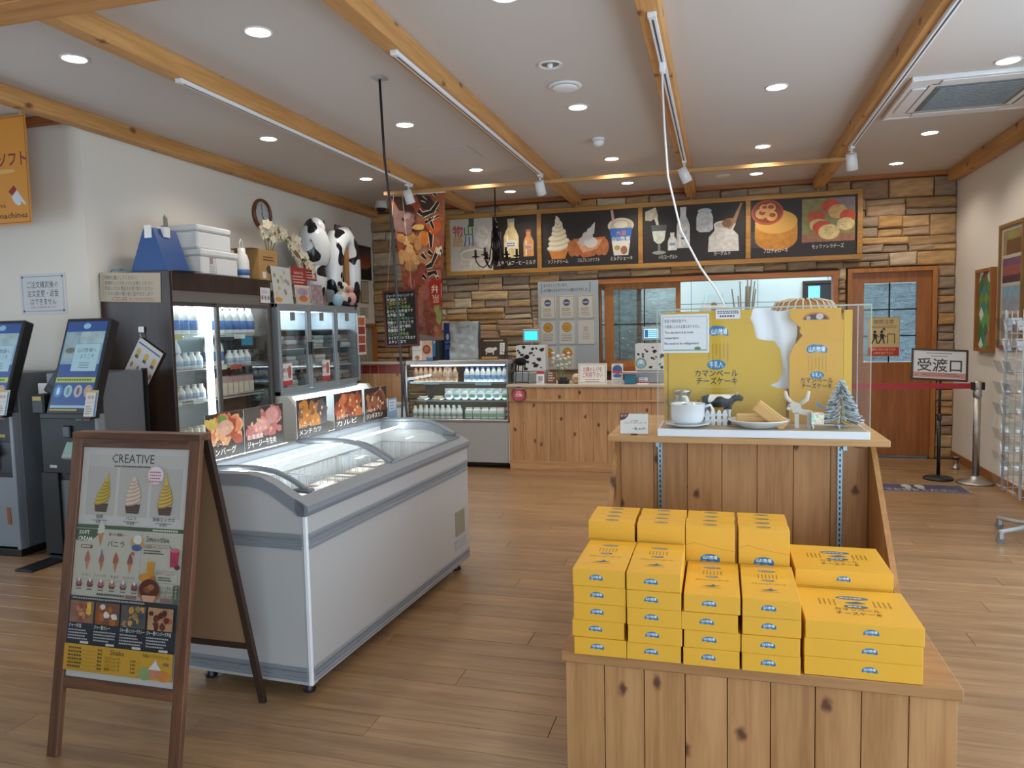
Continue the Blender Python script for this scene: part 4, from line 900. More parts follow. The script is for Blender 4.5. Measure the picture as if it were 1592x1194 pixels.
# ------------------------------------------------------------------ banner, chalkboard hung from the rail
t = thing('food_banner', 'long orange photo banner of meat with black brush lettering hung from the rail', 'banner', (0, 0, 0))
TL, TR = Vector((-3.385, 7.40, 2.93)), Vector((-2.755, 7.40, 2.93)); BL_, BR = Vector((-3.36, 7.86, 1.48)), Vector((-2.98, 7.80, 1.42))
def bp_(u, v):  # u right 0..1, v down 0..1
    q = TL.lerp(TR, u).lerp(BL_.lerp(BR, u), v); q.y += .025*sin(u*7 + v*5)*v + .012*sin(v*9); return q
ban = MB().sheet(lambda u, v: bp_(1 - u, v), 10, 24).build('cloth', plain('banner_base', '9a5a3c', .8), t)
def banner_print():
    r = random.Random(9); vs = []; fs = []; cs = []; ms = []; lay_ = [0]
    def pol(pts, col, ph=True):
        lay_[0] += 1; b0 = len(vs)
        for (u, v) in pts:
            u = min(max(u, .0), 1.); v = min(max(v, 0.), 1.); q = bp_(u, v); vs.append((q.x, q.y - .004 - lay_[0]*.00012, q.z + 0))
        fs.append(tuple(range(b0, b0 + len(pts)))[::-1]); cs.append(L(col)); ms.append(1 if ph else 0)
    def el(u, v, ru, rv, col, n=14, ph=True, k=.15):
        pol([(u + ru*(1 + k*(r.random() - .5)*2)*cos(2*pi*i/n), v + rv*(1 + k*(r.random() - .5)*2)*sin(2*pi*i/n)) for i in range(n)], col, ph)
    reds = ['9a4630', 'a8553a', '8f4a3c', 'b0623c', '843d30', 'a5624a', 'b0745a']
    for i in range(70): el(r.random(), r.random(), .10 + .1*r.random(), .03 + .03*r.random(), r.choice(reds))
    for i in range(26): el(r.uniform(0, .7), r.uniform(.28, .5), .09, .035, r.choice(['c8935a', 'b8844e', 'd0a068']))
    for i in range(26): el(r.random(), r.uniform(.55, .8), .1, .04, r.choice(['a8523e', 'b8685a', '9c4a3a', 'bb6e4e']))
    for u, v in ((.12, .12), (.32, .16), (.1, .2), (.25, .22)): el(u, v, .12, .05, '8a6a62'); el(u - .02, v - .01, .07, .03, 'a89088')
    for u in (.05, .5): pol([(u, .0), (u + .25, .02), (u + .4, .12), (u + .1, .1)], '3a241e')
    el(.5, .22, .12, .02, 'e0b45a'); el(.62, .30, .10, .05, 'd9782c'); el(.8, .22, .14, .06, 'cc5a24')
    for u, v in ((.9, .7), (.85, .78), (.92, .85)): el(u, v, .09, .05, '9aa25a')
    el(.95, .66, .08, .06, 'd8cfc0')
    # brush lettering
    K_ = '1d1512'; Wt = 'd9c9a8'
    def stroke(pts, w):
        for col, ww in ((Wt, w*1.5), (K_, w)):
            for (a0, b0), (a1, b1) in zip(pts[:-1], pts[1:]):
                dx, dy = a1 - a0, (b1 - b0)*2.3; d = math.hypot(dx, dy) or 1; nx, ny = -dy/d*ww/2, dx/d*ww/2/2.3
                pol([(a0 - nx, b0 - ny), (a1 - nx*.6, b1 - ny*.6), (a1 + nx*.6, b1 + ny*.6), (a0 + nx, b0 + ny)], col, False)
    x0 = .70
    stroke([(x0 - .1, .03), (x0 - .02, .05)], .06); stroke([(x0 + .12, .0), (x0 + .16, .02)], .05)
    stroke([(x0 - .18, .11), (x0 - .1, .14), (x0 + .08, .12), (x0 + .2, .06)], .07)
    stroke([(x0 - .06, .19), (x0 + .2, .15)], .05); stroke([(x0 + .02, .165), (x0 + .1, .235)], .06)
    stroke([(x0, .27), (x0 + .04, .275), (x0 + .04, .36)], .08)
    stroke([(x0 - .16, .41), (x0 - .08, .44)], .07); stroke([(x0 - .02, .39), (x0 + .06, .41)], .07); stroke([(x0 + .2, .37), (x0 + .05, .48), (x0 - .08, .50)], .08); stroke([(x0 + .22, .36), (x0 + .28, .42)], .07)
    stroke([(x0 - .17, .56), (x0 - .1, .58)], .07); stroke([(x0 - .05, .55), (x0 + .12, .53), (x0 + .2, .58)], .07)
    pol([(.66, .60), (.98, .585), (.99, .76), (.68, .775)], 'b8301f', False)
    me = bpy.data.meshes.new('print'); me.from_pydata(vs, [], fs); ca = me.color_attributes.new('Col', 'FLOAT_COLOR', 'CORNER'); buf = []
    for q, c in zip(me.polygons, cs): buf += list(c)*q.loop_total
    ca.data.foreach_set('color', buf); me.materials.append(vcol('print', .45)); me.materials.append(vcol('photo', .4, .22, 18.)); me.polygons.foreach_set('material_index', ms); me.update()
    o = link('print', me, None, ban); tag(o, kind='stuff')
    p = Print(); p.text('弁', 0, .0, .10, 'e2d3b4', bold=.01); p.text('当', 0, -.105, .10, 'e2d3b4', bold=.01)
    q = bp_(.83, .68); p.build(ban, (q.x, q.y - .035, q.z + .005), v=(0, -.25, 1), name='lettering')
banner_print()
MB().cyl((-3.40, 7.39, 2.935), (-2.74, 7.39, 2.935), .008).build('top_rod', WHITE, t)
t = thing('chalkboard', 'black chalkboard menu in a dark red frame hung in front of the banner', 'chalkboard', (-3.25, 7.30, 1.64), rot=(0, radians(-1.5), 0))
cw_, chh = .39, .60
MB().box(-cw_/2, cw_/2, 0, .02, -chh/2, -chh/2 + .022).box(-cw_/2, cw_/2, 0, .02, chh/2 - .022, chh/2).box(-cw_/2, -cw_/2 + .022, 0, .02, -chh/2 + .022, chh/2 - .022).box(cw_/2 - .022, cw_/2, 0, .02, -chh/2 + .022, chh/2 - .022).build('frame', wood('red_frame', '6a2420', '4a1815', 'z', .5), t)
MB().box(-cw_/2 + .02, cw_/2 - .02, .006, .016, -chh/2 + .02, chh/2 - .02).build('slate', plain('chalk_slate', '131313', .8), t)
p = Print()
rows_ = [('ジャージー牛のハンバーグ', 'd8d8d0'), ('弁当始めました', 'd8d8d0'), ('ご注文をどうぞ', 'c8b84a'), ('ジャージー牛弁当', '8fb85a'), ('おいしいお弁当です', 'd8d8d0'), ('北海道の恵み', 'd8d8d0'), ('ジャージー牛カレー', '7fb894'), ('特製ソースでどうぞ', 'd8d8d0'), ('ごはん大盛り無料', 'd8d8d0'), ('数量限定です', 'd8d8d0'), ('ハンバーグ弁当', '8fb85a'), ('テイクアウトできます', 'd8d8d0'), ('スタッフまで', 'd8d8d0')]
for i, (s, c) in enumerate(rows_): p.text(s, -.155, .225 - i*.0405, .038, c, 'l', w=min(.31, .033*len(s)), bold=.006)
p.build(t, (0, .0058, 0))
for sx in (-1, 1): MB().cyl((sx*.14, .01, chh/2 - .005), (sx*.05 + .02, .06, 1.29), .0022, n=5).build('string', plain('string_white', 'c4b49a', .8), t)
def f_bento(p, w, h):
    p.rect(-w/2, 0, w/2, h, 'd8d4cc'); p.rect(-w*.02, 0, w/2, h, 'd0a890', True); p.ell(w*.22, h*.55, w*.2, h*.24, '8c3f2c', photo=True); p.ell(w*.22, h*.55, w*.12, h*.14, 'a85f44', photo=True)
    p.text('ジャージー', -w*.25, h*.45, .035, '3a2a4a', w=w*.42); p.lines(-w*.45, h*.8, w*.36, 2, h*.13, .008, '8a4a5a'); p.ell(-w*.25, h*.13, w*.12, h*.12, 'b07a3a', photo=True); p.rect(w*.2, 0, w/2, h*.15, '3a78b0')
card('bento_poster', 'small meat-bowl poster card hung under the chalkboard', -3.15, 7.62, 1.18, .235, .215, f_bento, -2, 'poster')
# ------------------------------------------------------------------ milk fridge
t = thing('milk_fridge', 'dark brown two-door glass milk fridge against the side wall', 'fridge', (0, 0, 0))
DB = wood('fridge_brown', '3a2a22', '2a1d17', 'z', .4, 12, var=.02)
x0, x1, y0, y1, zt = -4.39, -3.78, 4.50, 5.75, 1.97
MB().box(x0, x1, y0, y0 + .03, 0, zt, c=.004).build('side_panel', DB, t); MB().box(x0, x1, y1 - .03, y1, 0, zt, c=.004).build('side_panel', DB, t)
INN = plain('fridge_inner', 'cdd6d6', .4)
MB().box(x0, x0 + .03, y0 + .03, y1 - .03, 0, zt).build('back_panel', INN, t)
MB().box(x0 + .03, x1, y0 + .03, y1 - .03, 1.83, zt, c=.003).build('header', DB, t)
MB().box(x0 + .03, x1 - .005, y0 + .03, y1 - .03, 1.75, 1.83).build('grey_band', plain('band_grey', '6a625c', .5), t)
MB().box(x0 + .03, x1, y0 + .03, y1 - .03, 0, .60).build('base', DB, t)
FR = plain('door_frame_grey', '4c4a48', .45)
ym = 5.04
for a, b, xo in ((y0 + .03, ym + .02, x1 - .045), (ym - .03, y1 - .03, x1 - .02)):
    d = MB().box(xo, xo + .018, a, a + .03, .60, 1.75).box(xo, xo + .018, b - .03, b, .60, 1.75).box(xo, xo + .018, a + .03, b - .03, .60, .64).box(xo, xo + .018, a + .03, b - .03, 1.72, 1.75).build('door', FR, t)
    MB().box(xo + .007, xo + .011, a + .03, b - .03, .64, 1.72).build('glass_pane', GLASS, d)
MB().box(x1 - .10, x1 - .06, ym - .055, ym - .02, .64, 1.72).build('glow_strip', LED, t)
MB().box(x0 + .04, x1 - .08, y0 + .06, y1 - .06, 1.735, 1.748).build('glow_strip', plain('led_soft', 'ffffff', .4, emit='eaf6ff', es=5.), t)
WIRE = plain('shelf_wire', 'c7d0d2', .35, .5)
SZ = (.72, 1.0, 1.25, 1.5)
for z in SZ:
    s = MB().box(x0 + .04, x1 - .09, y0 + .04, y1 - .04, z - .012, z - .006).build('shelf', plain('shelf_plate', 'c3cccc', .4), t)
    MB().tube([(x1 - .085, y0 + .04, z + .015), (x1 - .085, y1 - .04, z + .015)], .004, 6).tube([(x1 - .085, y0 + .04, z - .01), (x1 - .085, y1 - .04, z - .01)], .004, 6).build('guard_wire', WIRE, s)
for (a, b, z, c) in ((4.58, 4.70, 1.475, 'c9b85a'), (5.32, 5.46, 1.47, 'd0cfc8'), (4.72, 4.82, 1.475, 'cfd4d4'), (5.25, 5.40, 1.22, 'b04a40'), (5.10, 5.20, 1.225, 'd0d0cc'), (4.56, 4.66, .975, 'cfd4d4'), (4.78, 4.9, .98, 'cfd4d4')):
    MB().box(x1 - .079, x1 - .074, a, b, z, z + .035).build('price_tag', plain('tag_' + c, c, .6), t)
big = bottle_proto('milk_bottle', .245, .048, 'd8dad8', '4e74b0')
place_row(big, [(-3.93, 4.60 + i*.10, 1.5) for i in range(4)], 'large white milk bottle on the fridge top shelf behind the first door', 'bottle', 'large bottles in the fridge first door')
place_row(big, [(-3.92, 5.12 + i*.098, 1.5) for i in range(6)], 'large blue-banded milk bottle on the fridge top shelf behind the second door', 'bottle', 'large bottles in the fridge second door')
place_row(big, [(-4.05, 4.84, 1.25), (-3.95, 5.12, 1.25), (-3.95, 5.22, 1.25)], 'large white milk bottle on the fridge second shelf', 'bottle', 'large bottles on the second shelf'); hide_proto(big)
sml = bottle_proto('yogurt_bottle', .125, .036, 'd8dad8', '9fb0c4')
place_row(sml, [(-3.93, 4.58 + i*.075, 1.25) for i in range(6)] + [(-3.93, 5.34 + i*.078, 1.25) for i in range(4)], 'small white yogurt bottle on the fridge second shelf', 'bottle', 'small bottles on the second shelf')
place_row(sml, [(-3.93, 4.58 + i*.078, 1.0) for i in range(6)], 'small white yogurt bottle on the fridge third shelf', 'bottle', 'small bottles on the third shelf'); hide_proto(sml)
pk = MB().box(-.05, .05, -.034, .034, 0, .16, c=.008).build('dairy_pouch', plain('pouch_red', 'b08a80', .5)); MB().box(.0501, .0512, -.03, .03, .02, .11).build('label_band', plain('pouch_cream', 'c9c0ae', .5), pk)
place_row(pk, [(-3.94, 5.14 + i*.072, 1.0) for i in range(7)], 'upright reddish dairy pouch on the fridge third shelf', 'pouch', 'pouches on the third shelf'); hide_proto(pk)
jr = MB().lathe([(.03, 0), (.034, .01), (.034, .06), (.028, .07)], 12).build('pudding_jar', plain('jar_cream', 'cfc8b4', .3)); MB().lathe([(.031, .069), (.031, .078), (.0001, .079)], 12).build('lid', plain('jar_lid', 'b9bcb8', .4), jr)
place_row(jr, [(-3.93, 4.58 + i*.075, .72) for i in range(6)] + [(-3.93, 5.12 + i*.08, .72) for i in range(6)], 'small pudding jar on the fridge bottom shelf', 'jar', 'jars on the bottom shelf'); hide_proto(jr)
# sheets on the fridge
t = thing('handwritten_notice', 'beige handwritten notice sheet taped on top of the fridge side', 'notice', (-4.115, 4.494, 1.86), rot=(0, radians(2.5), 0))
MB().box(-.265, .265, .001, .004, -.105, .105).build('sheet', plain('kraft', 'b5aa98', .8), t)
p = Print()
for i, (s, c) in enumerate((('ご現物を購入してください', '4b443c'), ('ご現物をレジスタッフにお渡しください', '4b443c'), ('ご呼出しになる商品をお受け取りください', '4b443c'), ('ここからは券の購入後に並びなおします', '5a5a4a'), ('※ご注文の変更、キャンセルはできません。', 'a83a3a'))): p.text(s, -.24 if i < 4 else -.16, .055 - i*.038, .033, c, 'l', w=.30 if i == 0 else .44 if i < 4 else .38, bold=.004)
p.build(t, (0, .001, 0))
MB().tube([(-.18, .01, .10), (-.14, -.01, .125), (-.05, .0, .12), (-.10, .02, .13), (.02, .01, .115)], .004, 6).build('blue_tape', plain('teal_tape', '3f8c94', .6), t)
t = thing('hanging_menu_sheet', 'laminated ice cream menu card hanging askew from a white hook on the fridge', 'menu card', (-4.03, 4.49, 1.55))
MB().box(-.022, .022, -.012, .006, -.02, .025, c=.006).build('hook_base', WHITE, t); MB().tube([(.0, -.01, -.02), (.0, -.018, -.035), (.01, -.016, -.05), (0, -.01, -.06)], .004, 6).build('hook', STEEL, t)
R_ = Matrix.Translation((-.005, -.004, -.065)) @ Matrix.Rotation(radians(33), 4, 'Y')
sh = MB().box(-.01, .215, -.003, .0, -.30, .01, M=R_).build('sheet', plain('lam_sheet', 'c9c8c6', .3), t)
p = Print(); p.rect(-.01, -.30, .215, .01, 'cfcecb'); p.rect(.0, -.03, .205, -.018, '3a5a98')
for i in range(3): p.ell(.03 + i*.075, -.09, .02, .03, 'c9a84a', photo=True); p.rect(.015 + i*.075, -.14, .045 + i*.075, -.115, '5a4a44')
for k in range(2):
    for i in range(4): p.ell(.02 + i*.06, -.20 - k*.07, .012, .022, 'a87a5a', photo=True)
p.lines(.005, -.285, .19, 2, .014, .005, '555555')
ob = p.build(sh, (0, 0, 0)); ob.matrix_local = R_ @ Matrix.Translation((0, -.0033, 0))
# things on the fridge
t = thing('blue_gift_bag', 'blue gusseted paper bag with white tabs on top of the fridge', 'bag', (-3.98, 4.67, 1.97))
BB = plain('gift_blue', '1d4a86', .5)
MB().prism([(-.15, 0), (.17, 0), (.06, .31), (-.02, .31)], -.14, .10, 'y').build('bag', BB, t)
MB().add([(.171, -.14, 0), (.171, .10, 0), (.30, .08, .0), (.26, -.12, 0)], [(0, 1, 2, 3)]).build('flap', BB, t)
MB().box(-.01, .05, -.145, -.139, .24, .33).build('tab', WHITE, t); MB().box(.03, .09, -.06, .0, .25, .325).build('tab', WHITE, t)
MB().tube([(.02, -.02, .31), (.02, .0, .34), (.02, .04, .34), (.02, .06, .31)], .004, 6).build('handle', plain('dk_cord', '2a2a2c', .6), t)
p = Print(); p.text('山川牧場', 0, .16, .035, 'a8c0dc', w=.12); p.ring(0, .09, .045, .012, '5a86b8'); p.lines(-.04, .04, .08, 2, .016, .008, '7a9cc4'); p.build(t, (.125, -.02, .0), u=(0, 1, 0), v=(-.11, 0, .31))
t = thing('plastic_sleeve', 'tall grey plastic sleeve with a ragged top behind the blue bag', 'bag', (-4.1, 4.91, 1.97))
MB().sheet(lambda u, v: (.02*sin(u*5) - .02*v, -.045 + .09*u*(1 - .25*v) + .012*v, .44*v + (.03*sin(u*14) if v > .99 else 0)), 8, 8).build('sleeve', plain('grey_film', '8a857c', .25), t); MB().box(.022, .027, -.02, .04, .06, .14).build('label', PAPER, t)
for i, (yy, z, w, h, d, lab) in enumerate(((5.15, 1.97, .45, .20, .38, 'lower white foam box with a paper label on the fridge'), (5.12, 2.17, .41, .185, .34, 'upper white foam box stacked on the labelled foam box'))):
    t = thing('foam_box', lab, 'box', (-4.02, yy, z), group='foam boxes on the fridge')
    MB().box(-d/2, d/2, -w/2, w/2, 0, h*.72, c=.012).build('body', plain('foam', 'd9dad8', .8, bump=.3, bscale=200), t); MB().box(-d/2 - .006, d/2 + .006, -w/2 - .006, w/2 + .006, h*.72 + .002, h - .002, c=.012).build('lid', plain('foam', 'd9dad8', .8), t)
    if i == 0: 
        q = Print(); q.rect(0, 0, .075, .12, 'd2cfd0'); q.rect(0, .07, .04, .12, 'a88a80', True); q.frame(0, 0, .075, .12, .003, '6a6a6a'); q.lines(.008, .05, .06, 4, .012, .004, '5a5a5a'); q.build(t, (d/2 + .001, -.13, .015), u=(0, 1, 0), name='label')
t = thing('milk_bottle_bag', 'bagged white milk bottle with a carry string on the fridge edge', 'bottle', (-3.90, 5.53, 1.97))
MB().lathe([(.055, 0), (.06, .015), (.06, .15), (.045, .20), (.032, .22), (.032, .26), (.0001, .262)], 16).build('bottle', MILKW, t); MB().lathe([(.0606, .03), (.0606, .08)], 16).build('label_band', plain('lab_blue', '3f6a9c', .5), t)
MB().tube([(0, -.02, .255), (0, -.022, .31), (0, 0, .335), (0, .022, .31), (0, .02, .255)], .004, 6).build('carry_string', WHITE, t); MB().prism([(.02, .0), (.05, .0), (.06, -.06), (.045, -.062)], .06, .063, 'x').build('ribbon', WHITE, t)
t = thing('cardboard_box', 'tan cardboard box with printed cow logo beside the bagged bottle', 'box', (-3.97, 5.83, 1.97))
CB = plain('cardboard', 'a8814f', .8)
MB().box(-.12, .13, -.14, .14, 0, .27, c=.003).build('carton', CB, t); MB().box(-.12, .13, -.23, -.14, .268, .272, M=None).build('flap', CB, t)
p = Print(); p.lines(-.08, .20, .16, 2, .025, .012, '4a3a28', rag=0); p.ell(0, .10, .04, .035, '4a4a40'); p.ell(.03, .11, .015, .012, '4a4a40'); p.rect(-.10, .02, -.045, .075, 'd4ccc0'); p.build(t, (.1305, 0, 0), u=(0, 1, 0))
t = tag(MB().box(-.002, 0, -.07, .07, -.13, .0).build('promo_sheet', PAPER, loc=(-3.775, 5.66, 1.90)), 'small white promo sheet stuck on the fridge header corner', 'notice')
p = Print(); p.rect(-.07, -.13, .07, 0, 'cfcdd0'); p.lines(-.05, -.03, .1, 2, .016, .006, '6a5a6a'); 
for i in range(3): p.ell(-.045 + i*.045, -.085, .016, .02, ['a86a6a', '7a8a6a', '6a7a9a'][i], photo=True)
p.build(t, (.0004, 0, 0), u=(0, 1, 0))
# ------------------------------------------------------------------ freezer combo
t = thing('freezer_combo', 'grey reach-in freezer with three glass doors above an open lit freezer well', 'freezer', (0, 0, 0))
GR = plain('freezer_grey', '8e959a', .4, .3)
a, b = 5.80, 7.34; xf = -3.75
MB().box(-4.39, xf - .03, a, a + .035, .95, 1.77).box(-4.39, xf - .03, b - .035, b, .95, 1.77).box(-4.39, xf - .03, a, b, 1.735, 1.775, c=.003).box(-4.39, xf - .03, a, b, .93, .985).box(-4.39, -4.36, a, b, .985, 1.735).build('upper_cabinet', GR, t)
MB().box(-4.30, -4.10, a + .1, b - .1, 1.725, 1.733).build('glow_strip', plain('led_dim', 'ffffff', .4, emit='eaf6ff', es=9.), t)
for z in (1.17, 1.36, 1.54): MB().box(-4.36, xf - .1, a + .04, b - .04, z - .008, z).build('shelf', plain('shelf_plate', 'c3cccc', .4), t)
dy = (b - a)/3
for i in range(3):
    u0, u1 = a + i*dy + .004, a + (i + 1)*dy - .004
    d = MB().box(xf - .025, xf, u0, u0 + .035, .985, 1.74, c=.003).box(xf - .025, xf, u1 - .035, u1, .985, 1.74, c=.003).box(xf - .025, xf, u0 + .035, u1 - .035, .985, 1.02).box(xf - .025, xf, u0 + .035, u1 - .035, 1.705, 1.74).build('door', GR, t)
    MB().box(xf - .015, xf - .011, u0 + .035, u1 - .035, 1.02, 1.705).build('glass_pane', GLASS, d)
    MB().box(xf, xf + .018, u1 - .032 if i == 0 else u0 + .006, u1 - .008 if i == 0 else u0 + .03, 1.30, 1.42, c=.004).build('handle', BLACK, d)
    MB().box(xf - .01, xf - .0085, (u0 + u1)/2 - .05, (u0 + u1)/2 + .03, 1.62, 1.70).build('door_sticker', plain('sticker_grey', '7c807f', .5), d)
    MB().box(xf - .07, xf - .055, u0 + .05, u1 - .05, 1.712, 1.722).build('door_light', LED, d)
    if i < 2:
        q = Print(); q.rect(0, 0, .15, .20, 'd2cfd0'); q.rect(0, 0, .15, .045, 'b0323a'); q.text('焼肉', .045, .12, .05, '8a2a30', bold=.01); q.text('セット', .045, .07, .035, '8a2a30'); q.ell(.105, .12, .03, .06, 'a85a4a', photo=True); q.build(d, (xf - .0085, u0 + (.05 if i == 0 else .22), 1.035), u=(0, 1, 0), name='door_poster')
r = random.Random(4)
FP = [plain('frozen_%d' % i, c, .4) for i, c in enumerate(('8f8a84', 'a2a6a6', '7d6a60', 'b3b5b2', '8c9aa2'))]
ordn = ['bottom', 'second', 'third', 'fourth', 'fifth']
for i in range(3):
    for si, z in enumerate((.987, 1.17, 1.36)):
        for k in range(3):
            u0 = a + i*dy + .06; w_ = dy - .12
            for h_ in range(2):
                tag(MB().box(-.15, .15, -w_/4 + .006, w_/4 - .006, 0, .038, c=.008).build('frozen_meat_pack', FP[r.randrange(5)], loc=(-4.0 + r.uniform(-.02, .02), u0 + w_/4 + h_*w_/2, z + .001 + k*.040)), 'flat frozen meat pack stacked behind the ' + ('first', 'second', 'third')[i] + ' freezer door', 'meat pack', 'frozen packs behind the ' + ('first', 'second', 'third')[i] + ' door')
# open well
MB().box(-4.39, -3.22, a - .02, b + .0, .03, .30, c=.006).box(-3.27, -3.22, a + .04, b - .04, .30, .72, c=.01).box(-4.39, -4.0, a + .04, b - .04, .30, .93).build('well', plain('well_white', 'c4ccd0', .4), t)
prof = [(-4.39, .30), (-3.22, .30), (-3.22, .73), (-3.40, .76), (-3.58, .83), (-3.68, .95), (-4.39, .95)]
MB().prism(prof, a - .02, a + .04, 'y').build('end_panel', plain('end_cream', 'b9bab4', .45), t); MB().prism(prof, b - .04, b + .02, 'y').build('end_panel', plain('end_cream', 'b9bab4', .45), t)
MB().box(-3.25, -3.20, a, b, .72, .745, c=.006).build('front_rail', GR, t)
MB().cyl((-3.79, a + .08, .90), (-3.79, b - .08, .90), .018).build('tube_light', plain('tube_emit2', 'ffffff', .4, emit='f0fbff', es=14.), t)
for i in range(6):
    for k in range(2):
        tag(MB().box(-.20, .20, -.1, .1, 0, .07, c=.012).build('frozen_food_bag', FP[(i + k*2) % 5], loc=(-3.75 + k*.30 - .08, a + .18 + i*.235, .30)), 'frozen food bag lying in the open freezer well', 'bag', 'bags in the open freezer well')
# things on the combo
def side_card(name, label, y, x, w, h, fn, z=1.775, cat='card'):
    t = thing(name, label, cat, (x, y, z), rot=(0, radians(-5), 0))
    MB().box(-.004, 0, -w/2, w/2, 0, h).build('sheet', PAPER, t); MB().box(-.05, .0, -w*.3, w*.3, 0, .004).build('foot', ACRYL, t)
    q = Print(); fn(q, w, h); q.build(t, (.0003, 0, 0), u=(0, 1, 0)); return t
def f_icemenu(p, w, h):
    p.rect(-w/2, 0, w/2, h, 'b9bbb6'); 
    r = random.Random(3)
    for i in range(12): p.ell((r.random() - .5)*w*.8, h*(.25 + .65*r.random()), w*.07, h*.06, r.choice(['8a9494', 'a08c8c', '7c8c7c', 'b4a48c', '94848c']), photo=True)
    p.ell(-w*.28, h*.10, w*.2, h*.07, 'c0904a', photo=True)
side_card('ice_menu_card', 'tall pale card of ice desserts standing at the fridge end of the freezer top', 5.99, -3.80, .30, .33, f_icemenu)
def f_dessert(p, w, h): p.rect(-w/2, 0, w/2, h, 'b0a29c'); p.ell(0, h*.3, w*.3, h*.16, 'b8703a', photo=True); p.ell(.0, h*.65, w*.35, h*.2, '9a8a9a', photo=True); p.rect(-w/2, h*.9, w/2, h, 'c8c0b8')
side_card('dessert_card', 'small dessert photo card beside the tall pale card', 6.32, -3.80, .25, .18, f_dessert)
side_card('sweets_card', 'mauve patterned sweets card left of the plush cow', 6.58, -3.80, .22, .20, lambda p, w, h: (p.rect(-w/2, 0, w/2, h, '8f7c80'), [p.ell((i % 4 - 1.5)*w*.22, h*(.15 + .22*(i // 4)), w*.06, h*.06, ['b0a0a0', '7a6a74', 'a88a8a'][i % 3], photo=True) for i in range(16)]))
def f_red(p, w, h): p.rect(-w/2, 0, w/2, h, '8c2f2a'); p.text('自由が丘', 0, h*.62, .03, 'd8c4b4', w=w*.6); p.lines(-w*.42, h*.45, w*.84, 3, h*.16, .008, 'd8c4b4', rag=.2)
t2 = side_card('red_notice', 'red notice with white print above the dessert photo card', 6.36, -3.86, .27, .17, f_red, 1.96)
MB().box(-.02, -.015, -.02, .02, -.185, .02).build('post', ACRYL, t2)
t2 = side_card('red_notice', 'higher red notice with a white square above the mauve sweets card', 6.63, -3.90, .23, .17, lambda p, w, h: (f_red(p, w, h), p.rect(w*.15, h*.2, w*.35, h*.6, 'd8c8c0')), 2.02)
MB().box(-.02, -.015, -.02, .02, -.245, .02).build('post', ACRYL, t2)
card('barbecue_poster', 'narrow red barbecue photo strip hung at the far freezer door edge', -3.735, 7.35, 1.26, .12, .42, lambda p, w, h: (p.rect(-w/2, 0, w/2, h, 'c9bfb4'), [p.rect(-w*.42, h*(.06 + .23*i), w*.42, h*(.26 + .23*i), ['8a3a2a', '9a4a34', '8a3028', 'a8623a'][i], True) for i in range(4)]), 0, 'poster', 70)
# orchids
t = thing('white_orchid', 'potted white orchid with arching flower sprays on the freezer top', 'orchid', (-4.0, 6.18, 1.775))
MB().lathe([(.05, 0), (.06, .01), (.075, .12), (.07, .125)], 16).build('pot', plain('pot_cream', 'b9b0a0', .5), t)
r = random.Random(12); STM = plain('orchid_stem', '6a6a34', .6); PET = plain('orchid_petal', 'd0c7ae', .6)
for k in range(4):
    yy = -.12 + k*.10; sp = [(0, .02*k - .03, .12), (.02, -.16 + .03*k, .50), (.03, -.12 + yy, .70), (.06, .12 + yy, .68 - k*.03), (.10, .34 + yy, .46 - k*.05)]
    st = MB().tube(sp, .005, 6).build('stem', STM, t)
    for i in range(12):
        f = .40 + .6*i/12; j = min(int(f*4), 3); q = Vector(sp[j]).lerp(Vector(sp[j+1]), f*4 - j) + Vector((r.uniform(-.02, .04), r.uniform(-.03, .03), r.uniform(-.035, .03)))
        fl_ = MB(); n_ = Vector((1, r.uniform(-.6, .4), r.uniform(-.3, .2))).normalized(); ax = n_.orthogonal().normalized()
        for m_ in range(5):
            A = Matrix.Rotation(2*pi*m_/5 + i, 3, n_) @ ax; B = n_.cross(A)
            fl_.add([q, q + A*.030 + B*.022 + n_*.004, q + A*.054, q + A*.030 - B*.022 + n_*.004], [(0, 1, 2, 3)])
        fl_.build('flower', PET, st)
for k in range(5):
    a_ = k*1.25; lf = MB().sheet(lambda u, v: (cos(a_)*(.02 + .2*v) + (u - .5)*.05*sin(pi*v)*-sin(a_), sin(a_)*(.02 + .2*v) + (u - .5)*.05*sin(pi*v)*cos(a_), .12 + .08*v - .16*v*v), 2, 6).build('leaf', plain('orchid_leaf', '4a6a34', .5), t)
# inflatable cows
def cow_spots(mb_fn, parent, spots):
    pass
m, nt, b_ = nmat('cow_vinyl'); N = nt.nodes.new; K = nt.links.new
vo = N('ShaderNodeTexNoise'); vo.inputs['Scale'].default_value = 6.5; vo.inputs['Detail'].default_value = .3; tcx = N('ShaderNodeTexCoord'); K(tcx.outputs['Object'], vo.inputs['Vector'])
rp = N('ShaderNodeValToRGB'); rp.color_ramp.elements[0].position = .565; rp.color_ramp.elements[0].color = L('cfd4d8'); rp.color_ramp.elements[1].position = .575; rp.color_ramp.elements[1].color = L('15161a')
K(vo.outputs[0], rp.inputs[0]); K(rp.outputs[0], b_.inputs['Base Color']); b_.inputs['Roughness'].default_value = .18
COWV = m
t = thing('inflatable_cow', 'shiny inflatable black and white cow with a barrel body on the freezer top', 'inflatable', (-4.08, 7.02, 1.775))
MB().ball((0, 0, .60), .22, 18, 12, sx=.7, sy=1.05, sz=1.25).ball((0, -.02, .30), .16, 14, 10, sx=.8, sy=1.0, sz=1.7).ball((0, .03, .82), .11, 12, 8).build('body', COWV, t)
MB().ball((.06, -.14, .86), .025).ball((.05, .12, .88), .03, sx=.5).build('ear', plain('cow_ear', '17181b', .3), t)
t = thing('inflatable_cow', 'shiny inflatable cow in an arched two-legged shape by the sunset picture', 'inflatable', (-4.05, 7.52, 1.775))
